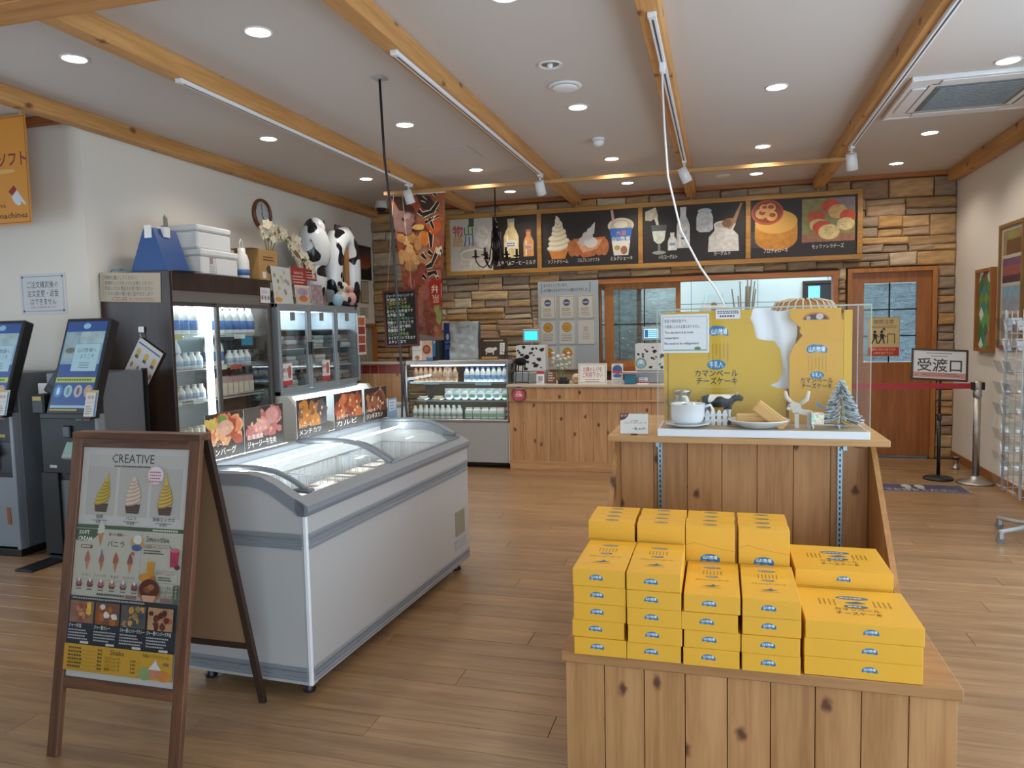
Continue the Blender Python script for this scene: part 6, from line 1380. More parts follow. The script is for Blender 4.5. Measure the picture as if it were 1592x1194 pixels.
outline_thing('yellow_poster', 'smaller yellow poster shaped like a milk bottle inside the acrylic case', [(cu(a), cv(b)) for a, b in pts2], 3.665, .02, plain('poster_yellow2', 'cf9c2c', .6), f_small)
t = tag(MB().box(cu(1328), cu(1341), 0, .02, 0, .52).build('yellow_side_card', plain('poster_yellow', 'c9a423', .6), loc=(0, 3.69, ZB)), 'narrow yellow card at the far end of the acrylic case', 'card')
t = thing('white_cloth', 'crumpled white film hanging between the two yellow posters', 'film', (0, 3.72, ZB))
MB().sheet(lambda u, v: (cu(1176 + 76*u) + .006*sin(v*11), .006*sin(u*12 + v*4), cv(612 - 128*v) + .008*sin(u*7)), 10, 12).build('film', plain('white_film', 'd9dfe6', .25), t)
# signs on the case
t = thing('storage_notice', 'white bilingual storage notice taped on the acrylic case front', 'notice', ((cu(1028) + cu(1108))/2, cy0 - .004, 0))
z0, z1 = 1.378, 1.55; w_ = cu(1108) - cu(1030)
MB().box(-w_/2, w_/2, 0, .003, z0, z1, c=.001).build('sheet', plain('lam_white', 'd3d6d8', .3), t)
p = Print(); p.frame(-w_/2 + .008, z0 + .010, w_/2 - .008, z1 - .010, .0015, '5a7a6a')
for i, (s, b_) in enumerate((('常温で保存可能です。', 0), ('冷蔵庫に入れる必要はありません。', 0), ('You can store it at room', .012), ('temperature.', .012), ('No need to be refrigerated.', .012))): p.text(s, -w_/2 + .016, z1 - .036 - i*.0245, .0165, '2f3338', 'l', w=(.10, .155, .125, .064, .15)[i], bold=b_)
p.rect(-w_/2 + .008, z0 + .012, w_/2 - .008, z0 + .016, '9ab0a0'); p.ell(.055, z0 + .02, .014, .008, '5a8a4a')
p.build(t, (0, -.0003, 0))
t = thing('small_label', 'tiny white label at the top middle of the acrylic case', 'label', ((cu(1117) + cu(1157))/2, cy0 - .003, 1.548))
MB().box(-.053, .053, 0, .002, -.024, .021).build('sheet', plain('lam_white', 'd3d6d8', .3), t); p = Print(); p.lines(-.045, .008, .09, 2, .008, .005, '4a3a3a', rag=0); p.lines(0, -.014, .07, 1, .01, .007, '3a3a3a', 'c', 0); p.frame(-.053, -.024, .053, .021, .001, '8a3a3a'); p.build(t, (0, -.0003, 0))
# tableware inside
def cup(px): return cu(px)
t = thing('soup_cup', 'white porcelain soup cup with a handle inside the case', 'cup', (cu(1071), 3.50, ZB + .012))
PORC = plain('porcelain', 'd5dade', .18)
MB().lathe([(.0001, .004), (.045, .004), (.05, .0), (.062, .02), (.066, .04), (.068, .082), (.070, .084), (.065, .084), (.062, .04), (.05, .012), (.0001, .012)], 28).build('bowl', PORC, t)
MB().tube([(.064, 0, .07), (.088, 0, .078), (.098, 0, .06), (.092, 0, .038), (.066, 0, .03)], .006, 8).build('handle', PORC, t)
t = tag(MB().lathe([(.0001, .0), (.04, .0), (.05, .003), (.092, .016), (.094, .019), (.05, .008), (.0001, .008)], 30).build('saucer', PORC, loc=(cu(1071), 3.50, ZB)), 'white saucer under the soup cup in the case', 'saucer')
t = thing('milk_can', 'small metal milk can ornament behind the white soup cup', 'ornament', (cu(1060), 3.62, ZB))
MB().lathe([(.05, 0), (.055, .01), (.055, .095), (.035, .125), (.034, .14), (.042, .15), (.042, .16), (.0001, .162)], 20).build('can', plain('can_metal', 'a8a294', .3, .8), t); MB().tube([(-.055, 0, .08), (-.075, 0, .095), (-.08, 0, .12), (-.07, 0, .11)], .004, 6).build('handle', plain('can_metal', 'a8a294', .3, .8), t)
t = thing('toy_cow', 'black and white toy cow standing behind a little white fence', 'figurine', (cu(1122), 3.60, ZB))
cb = MB().tube([(-.075, 0, .108), (-.04, 0, .112), (0, 0, .110), (.04, 0, .112), (.065, 0, .118)], .03, 12, radii=[.022, .030, .032, .030, .022]).tube([(.055, 0, .12), (.085, 0, .128), (.108, 0, .118)], .02, 10, radii=[.022, .017, .011])
for x, q in ((-.062, .006), (-.045, -.01), (.035, .008), (.05, -.008)): cb.tube([(x, q*1.4, .10), (x - .004, q*1.6, .05), (x, q*1.6, .0)], .009, 8, radii=[.012, .008, .007])
m, nt, b_ = nmat('toy_cow_hide'); N = nt.nodes.new; K = nt.links.new
vo = N('ShaderNodeTexNoise'); vo.inputs['Scale'].default_value = 16; vo.inputs['Detail'].default_value = 0; tcx = N('ShaderNodeTexCoord'); K(tcx.outputs['Object'], vo.inputs['Vector'])
rp = N('ShaderNodeValToRGB'); rp.color_ramp.elements[0].position = .585; rp.color_ramp.elements[0].color = L('17171a'); rp.color_ramp.elements[1].position = .60; rp.color_ramp.elements[1].color = L('d5d2cc')
sx = N('ShaderNodeSeparateXYZ'); K(tcx.outputs['Object'], sx.inputs[0]); K(vo.outputs[0], rp.inputs[0]); K(rp.outputs[0], b_.inputs['Base Color'])
cb.build('body', m, t); MB().tube([(-.085, 0, .115), (-.098, 0, .10), (-.096, 0, .06)], .003, 5).build('tail', BLACK, t)
MB().cyl((.082, -.012, .138), (.086, -.022, .152), .004, .001, 6).cyl((.082, .012, .138), (.086, .022, .152), .004, .001, 6).build('horn', plain('horn', 'c9c0a8', .5), t)
t = thing('toy_fence', 'tiny white picket fence in front of the toy cow', 'fence', (cu(1117), 3.555, ZB))
for i in range(4): MB().prism([(-.045 + i*.026, 0), (-.027 + i*.026, 0), (-.027 + i*.026, .062), (-.036 + i*.026, .075), (-.045 + i*.026, .062)], 0, .004, 'y').build('picket', PORC, t)
MB().box(-.05, .055, .004, .007, .018, .028).box(-.05, .055, .004, .007, .045, .053).build('rail', PORC, t)
t = tag(MB().lathe([(.0001, .006), (.05, .004), (.055, .0), (.065, .002), (.108, .026), (.113, .03), (.110, .032), (.06, .012), (.0001, .012)], 32).build('cake_plate', PORC, loc=(cu(1187), 3.52, ZB)), 'white plate holding two cheesecake slices in the case', 'plate')
SPG = plain('sponge', 'c99a55', .8, bump=.6, bscale=120)
t = thing('cheesecake_slice', 'golden cheesecake slice lying flat on the white plate', 'cake', (cu(1176), 3.52, ZB + .013))
MB().box(-.055, .055, -.025, .025, 0, .032, c=.004).build('cake', SPG, t); MB().box(-.053, .053, -.023, .023, .032, .037, c=.002).build('crust', plain('crust', 'd3ae6c', .7, bump=.8, bscale=90), t)
t = thing('cheesecake_slice', 'golden cheesecake slice leaning over the other slice', 'cake', (cu(1200), 3.49, ZB + .014), rot=(0, radians(38), 0))
MB().box(-.075, .05, -.02, .02, .012, .05, c=.004).build('cake', SPG, t); MB().box(-.073, .048, -.018, .018, .05, .056, c=.002).build('crust', plain('crust', 'd3ae6c', .7), t)
t = thing('toy_reindeer', 'flat white wooden reindeer toy beside the cake plate', 'figurine', (cu(1251), 3.50, ZB))
RW = plain('reindeer_white', 'c4bdb0', .8)
MB().prism([(-.03, .07), (.05, .055), (.052, .078), (.01, .085), (.0, .11), (-.03, .12), (-.045, .105), (-.055, .085), (-.04, .08), (-.035, .09)], -.012, .012, 'y').build('body', RW, t)
MB().box(-.022, -.004, -.012, .0, 0, .072, c=.002).box(-.02, -.002, .002, .012, 0, .072, c=.002).box(.03, .046, -.012, .0, 0, .06, c=.002).box(.03, .046, .002, .012, 0, .06, c=.002).build('leg', RW, t)
MB().tube([(-.03, 0, .112), (-.055, 0, .135), (-.06, 0, .165)], .009, 8, radii=[.008, .010, .006]).tube([(.0, 0, .105), (.03, 0, .13), (.038, 0, .165)], .009, 8, radii=[.008, .010, .006]).build('antler', RW, t)
MB().ball((-.042, -.013, .098), .003).build('eye', BLACK, t)
t = thing('glitter_cube', 'small glittering gift cube on a clear stand in the case', 'ornament', (cu(1277), 3.475, ZB + .02))
m, nt, b_ = nmat('glitter'); vo = nt.nodes.new('ShaderNodeTexVoronoi'); vo.inputs['Scale'].default_value = 130; tcx = nt.nodes.new('ShaderNodeTexCoord'); nt.links.new(tcx.outputs['Object'], vo.inputs['Vector'])
mx = nt.nodes.new('ShaderNodeMix'); mx.data_type = 'RGBA'; mx.inputs[0].default_value = .55; nt.links.new(vo.outputs['Color'], mx.inputs[6]); mx.inputs[7].default_value = L('b4ae8a'); nt.links.new(mx.outputs[2], b_.inputs['Base Color']); b_.inputs['Roughness'].default_value = .3; b_.inputs['Metallic'].default_value = .3
MB().box(-.026, .026, -.02, .02, .002, .055, c=.002).build('cube', m, t); MB().box(-.03, .10, -.022, .022, 0, .002).box(-.02, -.014, -.02, .02, -.02, 0).box(.085, .091, -.02, .02, -.02, 0).build('stand', glass('blue_acrylic', (.7, .82, .9, 1), .3), t)
MB().prism([(-.005, .085), (.035, .07), (.03, .075), (.0, .1)], 0, .004, 'y').build('blue_tag', plain('tag_blue', '1f6f9e', .5), t)
t = thing('silver_tree', 'small frosted silver bottle-brush tree ornament in the case', 'ornament', (cu(1318), 3.56, ZB))
MB().cyl((0, 0, 0), (0, 0, .21), .004, n=6).lathe([(.03, 0), (.03, .012), (.012, .016)], 14).build('trunk', plain('tree_base', '8a7a60', .6), t)
r = random.Random(6)
for nm, mt, cnt, k0 in (('bristles', plain('tree_dark', '5f6e6a', .6), 520, .88), ('frost', plain('frost_silver', 'd2dade', .4), 620, 1.)):
    tr = MB()
    for i in range(cnt):
        f = r.random()**.75; tier = int(f*9)/9; z = .022 + .185*f; a_ = r.random()*2*pi; rr = k0*(.088*(1 - tier)*(.8 + .25*r.random()) + .007)
        d = Vector((cos(a_), sin(a_), 0)); b0 = d*(rr*.35) + Vector((0, 0, z + .004)); tip = d*rr + Vector((0, 0, z - .004)); sd = Vector((-sin(a_), cos(a_), 0))*.0017
        tr.add([b0 - sd*.5, b0 + sd*.5, tip + sd, tip - sd], [(0, 1, 2, 3)]).add([b0 + Vector((0, 0, .001)), tip + Vector((0, 0, .002)), tip - Vector((0, 0, .002)), b0 - Vector((0, 0, .001))], [(0, 1, 2, 3)])
    tag(tr.build(nm, mt, t), kind='stuff')
for nm_, k_ in (('soup_cup', 1.14), ('saucer', 1.1), ('cake_plate', 1.2), ('cheesecake_slice', 1.25), ('cheesecake_slice.001', 1.25)):
    o_ = bpy.data.objects[nm_]; o_.scale = (k_, k_, k_)
# price card beside the case
t = thing('price_card', 'white price card with a dark red corner standing on the top shelf end', 'price card', (-.385, 3.45, 1.0), rot=(radians(-10), 0, 0))
MB().box(-.066, .066, 0, .003, .004, .10).build('sheet', PAPER, t); MB().box(-.015, .015, -.01, .03, 0, .006).build('clip', plain('clip_brown', '4a2f22', .5), t)
p = Print(); p.rect(-.066, .004, .066, .10, 'cfcdc6'); p.frame(-.066, .004, .066, .10, .0015, '5a4038'); p.poly([(-.066, .10), (-.025, .10), (-.03, .085), (-.045, .072), (-.066, .066)], '5a2a2c'); p.text('量り売り', -.047, .085, .012, 'd8c8b8', w=.03)
p.text('山川牧場', 0, .062, .010, '2a2a2a', w=.035); p.text('カマンベールチーズケーキ', .006, .052, .011, '2a2a2a', w=.10); p.text('一箱1,430円', .02, .024, .014, '2a2a2a', w=.06, bold=.01); p.build(t, (0, -.0003, 0))
# things behind the case
t = thing('twig_vase', 'slim glass vase of dry twigs behind the acrylic case', 'vase', (.115, 4.0, 1.0))
MB().lathe([(.04, 0), (.045, .01), (.035, .2), (.04, .42)], 16, cap=False).build('vase', GLASS, t)
r = random.Random(3)
for i in range(10):
    a_ = r.uniform(-.06, .075); MB().tube([(r.uniform(-.01, .01), r.uniform(-.01, .01), .02), (a_*.4, r.uniform(-.02, .02), .40), (a_, r.uniform(-.03, .03), .64 + r.random()*.09)], .0045, 6, radii=[.005, .005, .003]).build('twig', plain('twig', '7d7468', .8), t)
t = thing('woven_basket', 'domed wicker basket with pale rim standing behind the acrylic case', 'basket', (.40, 4.0, 1.0))
MB().lathe([(.12, 0), (.15, .05), (.16, .40), (.155, .56), (.13, .60), (.07, .615)], 24).build('body', plain('wicker', '9a6f38', .8, bump=1., bscale=70), t)
for k in range(26): 
    a_ = 2*pi*k/26; MB().tube([(.161*cos(a_), .161*sin(a_), .40), (.157*cos(a_), .157*sin(a_), .56), (.132*cos(a_), .132*sin(a_), .603), (.07*cos(a_), .07*sin(a_), .62)], .005, 5).build('rib', plain('wicker_pale', 'b9ad98', .7), t)
t = thing('white_adapter_lamp', 'white plastic adapter box with a dark window behind the acrylic case', 'adapter', (-.03, 4.0, 1.0))
MB().lathe([(.03, 0), (.03, .50)], 12).build('post', WHITE, t); MB().box(-.075, .075, -.04, .04, .50, .60, c=.02).build('housing', plain('adapter_white', 'c9c6be', .5), t); MB().box(-.015, .02, -.042, -.04, .575, .588).build('window', plain('win_red', '3a1c18', .4), t)
t = thing('pebble_jar', 'clear jar of brown stones behind the adapter box', 'jar', (-.035, 4.14, 1.0))
MB().lathe([(.06, 0), (.065, .01), (.065, .60), (.05, .64), (.05, .67)], 18, cap=False).build('jar', GLASS, t)
pbm = MB(); r = random.Random(14)
for i in range(60): pbm.ball((r.uniform(-.04, .04), r.uniform(-.04, .04), .02 + .6*r.random()), .018, 6, 4)
tag(pbm.build('pebbles', plain('pebble', '8a7258', .7), t), kind='stuff')
t = thing('snack_pouch', 'small clear snack pouch with a yellow label hung outside the side panel', 'pouch', (.6645, 3.52, .50))
MB().box(-.0, .035, -.05, .05, 0, .15, c=.012).build('pouch', glass('pouch_film', (.8, .84, .8, 1), .4, .2), t); MB().box(.0, .036, -.04, .04, .02, .08, c=.01).build('label', plain('label_yel', 'b5a84a', .5), t); MB().box(.0, .012, -.05, .05, .15, .175).build('header', plain('pouch_head', 'b8b8b0', .5), t)
# ------------------------------------------------------------------ A-frame menu sign
t = thing('menu_sign_stand', 'brown wooden A-frame sign with an ice cream menu poster', 'sign stand', (-2.06, 2.03, 0))
DW = wood('walnut', '6e472e', '40261a', 'z', .5, 22, var=.04); DWX = wood('walnut_cross', '6e472e', '40261a', 'x', .5, 22, var=.04)
fa = math.atan(.205/1.145); Hh = 1.145/cos(fa); hw = .282
rf = (-fa, 0, 0)
for s in (-1, 1): MB().box(s*hw - (0 if s < 0 else .046), s*hw + (.046 if s < 0 else 0), 0, .022, 0, Hh, c=.002).build('front_leg', DW, t, (0, 0, 0), rf)
MB().box(-hw + .046, hw - .046, 0, .022, Hh - .05, Hh, c=.002).build('top_rail', DWX, t, (0, 0, 0), rf)
MB().box(-hw + .046, hw - .046, 0, .022, .245, .285, c=.002).build('bottom_rail', DWX, t, (0, 0, 0), rf)
MB().box(-hw + .046, hw - .046, .014, .018, .285, Hh - .05).build('backing', plain('sign_back', '8a6a4c', .8), t, (0, 0, 0), rf)
PWd, PH = 2*hw - .092 - .004, Hh - .05 - .285
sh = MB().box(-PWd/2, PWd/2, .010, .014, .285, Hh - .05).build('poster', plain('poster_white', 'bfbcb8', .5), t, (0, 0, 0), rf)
ra = math.atan(.27/1.145)
for s in (-1, 1): MB().box(s*(hw - .01) - (0 if s < 0 else .03), s*(hw - .01) + (.03 if s < 0 else 0), -.02, 0, 0, 1.145/cos(ra) - .02, c=.002).build('rear_leg', plain('walnut_dark', '33221a', .5), t, (0, .54, 0), (ra, 0, 0))
MB().box(-hw + .04, hw - .04, -.018, -.002, .26, .285).build('rear_rail', plain('walnut_dark', '33221a', .5), t, (0, .54, 0), (ra, 0, 0))
MB().box(-hw + .04, hw - .04, -.012, -.008, .285, 1.145/cos(ra) - .06).build('rear_panel', plain('hardboard', '8a6c4c', .75), t, (0, .54, 0), (ra, 0, 0))
MB().box(-hw - .001, hw + .001, .20, .262, 1.125, 1.15, c=.003).build('hinge_cap', DWX, t)
p = Print(); W = PWd; H = PH
def Y(f): return H*(1 - f)
p.rect(-W/2, 0, W/2, H, 'b4b0aa')  # paper tones darkened to stand in for shade on the poster
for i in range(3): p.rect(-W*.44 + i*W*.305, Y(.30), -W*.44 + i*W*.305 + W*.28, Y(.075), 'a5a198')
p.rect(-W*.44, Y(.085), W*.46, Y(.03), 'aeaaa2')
p.text('CREATIVE', -W*.02, Y(.066), .046, '26282a', w=W*.40); p.lines(-W*.02, Y(.085), W*.34, 1, .01, .006, '4a4a48', 'c', 0)
def cone(u, v, s, c1, c2, tip=1., cone_='4a3632', lean=.0):
    p.poly([(u - .42*s, v + .42*s), (u + .42*s, v + .42*s), (u + .33*s, v), (u - .33*s, v)], cone_)
    for i in range(3): p.rect(u - .40*s, v + .08*s + i*.11*s, u + .40*s, v + .10*s + i*.11*s, '6a5650')
    lv = [(.50, .46), (.68, .47), (.86, .44), (1.04, .38), (1.2, .30), (1.36, .22), (1.5, .15)]
    for i, (y, r) in enumerate(lv):
        x = u + lean*(y - .5)*s; p.ell(x, v + y*s, r*s, .13*s, c2, n=14, rot=.25); p.ell(x, v + (y + .03)*s, r*s*.93, .09*s, c1, n=14, rot=.3)
    p.poly([(u + lean*s - .12*s, v + 1.52*s), (u + lean*s + .12*s, v + 1.52*s), (u + lean*s*1.5, v + (1.52 + .35*tip)*s)], c1)
cone(-W*.29, Y(.285), .075, 'b39c3a', '8a7422', 1.3, lean=.25); cone(W*.01, Y(.285), .08, 'c4b2a0', 'a88e7a', .5); cone(W*.31, Y(.285), .072, 'bfa04e', '93772e', 1.8)
p.ell(W*.21, Y(.115), .036, .034, 'c9a8ac'); p.ell(W*.21, Y(.115), .032, .030, 'cfc6c6'); p.lines(W*.155, Y(.105), .05, 4, .011, .005, 'b05a6a', rag=.1)
for i, s in enumerate(('抹茶', 'バニラ', '抹茶ミックス')):
    x = -W*.29 + i*W*.30; p.text(s, x, Y(.312), .016, '2c2c2c'); p.rect(x - .035, Y(.322), x + .035, Y(.320), '4a4a4a'); p.text('￥470', x, Y(.334), .014, '2c2c2c')
p.rect(-W/2, Y(.655), W/2, Y(.342), 'a8a494'); p.rect(-W/2, Y(.358), W/2, Y(.342), '45543f'); p.lines(W*.22, Y(.354), W*.24, 1, .01, .006, 'b9b9a8', rag=0)
p.ell(-W*.44, Y(.36), W*.17, H*.055, '45543f', n=20, a0=pi, a1=2*pi) ; p.rect(-W/2, Y(.40), -W*.36, Y(.36), '45543f')
p.text('SOFT', -W*.42, Y(.385), .02, 'cfcfc0', bold=.015); p.text('CREAM', -W*.41, Y(.412), .02, 'cfcfc0', bold=.015)
def cornet(u, v, s, c):
    p.poly([(u - .16*s, v + .5*s), (u + .16*s, v + .5*s), (u, v - .1*s)], 'a8734a', True)
    for i, (y, r) in enumerate(((.52, .2), (.64, .19), (.75, .15), (.86, .09))): p.ell(u, v + y*s, r*s, .09*s, c, n=10, rot=.3)
    p.poly([(u - .06*s, v + .9*s), (u + .06*s, v + .9*s), (u + .02*s, v + 1.05*s)], c)
cornet(-W*.26, Y(.425), .09, 'b5b2aa')
p.text('選べる6種類のー', -W*.10, Y(.385), .013, '3a3a36', w=W*.17); p.text('バニラ', -W*.11, Y(.432), .026, '2c2c2a', w=W*.16)
p.ell(W*.09, Y(.41), .030, .028, 'b08a5a', photo=True); p.ell(W*.09, Y(.395), .02, .016, 'c4bfb4'); p.ell(W*.085, Y(.43), .022, .012, '44608a', photo=True)
p.rect(-W*.44, Y(.445), -W*.33, Y(.43), '6a4f44'); p.lines(-W*.43, Y(.441), W*.09, 1, .01, .006, 'c8b8a8', rag=0)
for i in range(4): cornet(-W*.37 + i*W*.135, Y(.535), .065, ['9a5f48', '8a5a58', '9a4f34', '7d4a48'][i]); p.text(('コーヒー', 'コーヒーミックス', 'チョコ', 'チョコミックス')[i], -W*.37 + i*W*.135, Y(.565), .012, '3a3a36', w=W*(.09, .115, .07, .11)[i])
p.rect(-W*.245, Y(.462), -W*.225, Y(.448), '4a8aa0'); p.rect(.02, Y(.462), .033, Y(.448), 'b04a44')
p.rect(-W*.46, Y(.578), W*.11, Y(.577), '6a6a5a'); p.rect(W*.13, Y(.64), W*.132, Y(.36), '6a6a5a')
for i in range(6):
    x = -W*.43 + i*W*.105; p.poly([(x - .014, Y(.598)), (x + .014, Y(.598)), (x + .010, Y(.612)), (x - .010, Y(.612))], '5a3436'); p.ell(x, Y(.592), .012, .010, ['9a5a5c', '7a4a4a', 'a85a68', '9a6a4a', '8a6a7a', '7a4a44'][i], photo=True); p.ell(x, Y(.582), .005, .007, 'c4bcb4'); p.lines(x, Y(.624), .024, 1, .01, .004, '4a4a44', 'c')
p.lines(-W*.12, Y(.643), W*.26, 1, .01, .007, '4a4a44', 'c', 0); p.rect(W*.02, Y(.647), W*.12, Y(.633), '7a5a52')
p.text('Smoothie', W*.28, Y(.40), .030, '2c2c2a', w=W*.21); p.rect(W*.17, Y(.411), W*.39, Y(.410), '4a4a44')
p.text('北海道産いちごスムージー', W*.27, Y(.427), .013, '8a3a34', w=W*.23); p.lines(W*.16, Y(.44), W*.2, 2, .009, .004, '4a4a44', rag=.3)
p.poly([(W*.40, Y(.43)), (W*.48, Y(.43)), (W*.475, Y(.50)), (W*.405, Y(.50))], '9c3346', True); p.ell(W*.44, Y(.43), W*.04, .007, 'b85a68'); p.ell(W*.47, Y(.50), .011, .009, '5a2438', photo=True); p.line([(W*.41, Y(.425)), (W*.39, Y(.413))], .004, '5a7a3a')
p.rect(W*.20, Y(.555), W*.265, Y(.485), 'b07a20', True); p.ell(W*.175, Y(.553), .018, .014, 'b8742a', photo=True); p.ell(W*.26, Y(.556), .012, .012, '9a5a2a', photo=True); p.line([(W*.22, Y(.47)), (W*.225, Y(.49))], .003, 'b89a5a')
p.text('ハスカップスムージー', W*.37, Y(.535), .012, '8a3a34', w=W*.17); p.lines(W*.31, Y(.55), W*.15, 2, .008, .004, '4a4a44'); p.frame(W*.29, Y(.57), W*.48, Y(.518), .001, '6a6a5a')
p.ell(W*.235, Y(.61), .048, .040, '8a5a44', photo=True); p.ell(W*.235, Y(.60), .043, .036, '4a2418', photo=True); p.ell(W*.22, Y(.60), .018, .012, '7a3a20', photo=True); p.ell(W*.25, Y(.59), .014, .010, '8a5a30', photo=True); p.poly([(W*.17, Y(.625)), (W*.30, Y(.625)), (W*.28, Y(.655)), (W*.19, Y(.655))], 'b58a6c')
for i in range(3): p.text(('牛すじ煮込み', '(ごはん追加できます)', 'ライス付 ￥900')[i], W*.39, Y(.595 + i*.017), .013, '2c2c2a', w=W*.13)
p.rect(W*.45, Y(.65), W*.5, Y(.575), '45543f'); p.text('ジャージ', W*.475, Y(.59), .011, 'c8c8b8', vert=True); p.rect(W*.34, Y(.648), W*.44, Y(.632), '7a5a52')
p.rect(-W/2, Y(.855), W/2, Y(.652), '20242a'); p.lines(-W*.47, Y(.664), W*.9, 1, .01, .006, '8a8a88', rag=.3)
for i in range(4):
    x0 = -W*.485 + i*W*.245; p.rect(x0, Y(.765), x0 + W*.225, Y(.672), ['7d5a44', '6a4432', '4f4a46', 'a07a58'][i], True)
    r = random.Random(i)
    for k in range(16): blob(p, x0 + W*(.03 + .165*r.random()), Y(.755 - .07*r.random()), .011, (['8a3f34', 'a86a5a', 'c09a3a'], ['9a5a2a', '8a4a20', 'c4bdb4'], ['b08040', '8a6a3a', '3a4450'], ['4a1f18', '5a2a20', 'a04a34'])[i][k % 3], .3, 8, i*40 + k)
    p.text(('ジャー弁当', 'ジャー豚カレー', 'ジャー豚ハンバーグカレー', 'ジャー豚ハンバーグ弁当')[i], x0, Y(.785), .016, 'c8c8c4', 'l', w=W*(.12, .15, .225, .22)[i], bold=.01); p.lines(x0, Y(.80), W*.21, 4, .010, .005, '9a9a98', rag=.25, seed=i); p.rect(x0 + W*.12, Y(.852), x0 + W*.20, Y(.842), 'b0b0ac')
p.rect(-W/2, Y(.968), W/2, Y(.855), 'b08628')
for i in range(6): p.lines(-W*.46, Y(.875 + i*.0155), W*.14, 1, .01, .006, '4a3a18', rag=.1, seed=i); p.rect(-W*.46, Y(.880 + i*.0155), -W*.13, Y(.879 + i*.0155), '6a5218'); p.lines(-W*.18, Y(.875 + i*.0155), W*.05, 1, .01, .006, '4a3a18', rag=0)
p.text('Shake', .0, Y(.885), .026, '2c2c2a', w=W*.13)
for i in range(4): p.text(('ミルクシェーク', 'バナナシェーク', 'いちごシェーク', '抹茶シェーク')[i], -W*.04, Y(.905 + i*.0155), .013, '3a2c14', w=W*.14); p.text('￥480', W*.15, Y(.905 + i*.0155), .012, '3a2c14', w=W*.05)
p.rect(W*.205, Y(.96), W*.206, Y(.865), '6a5218'); p.text('今週のソフトクリーム', W*.35, Y(.878), .014, '3a2c14', w=W*.24)
p.ell(W*.26, Y(.945), .026, .022, '7a8a5a', photo=True); p.ell(W*.43, Y(.95), .026, .018, 'c07a3a', photo=True); p.rect(W*.31, Y(.955), W*.39, Y(.92), 'b0705a', True); p.poly([(W*.29, Y(.925)), (W*.41, Y(.925)), (W*.37, Y(.90)), (W*.355, Y(.882)), (W*.33, Y(.90))], 'bcb8b4')
p.rect(W*.42, Y(.905), W*.47, Y(.893), '7a5a52')
p.build(sh, (0, .0097, .285 + 0))
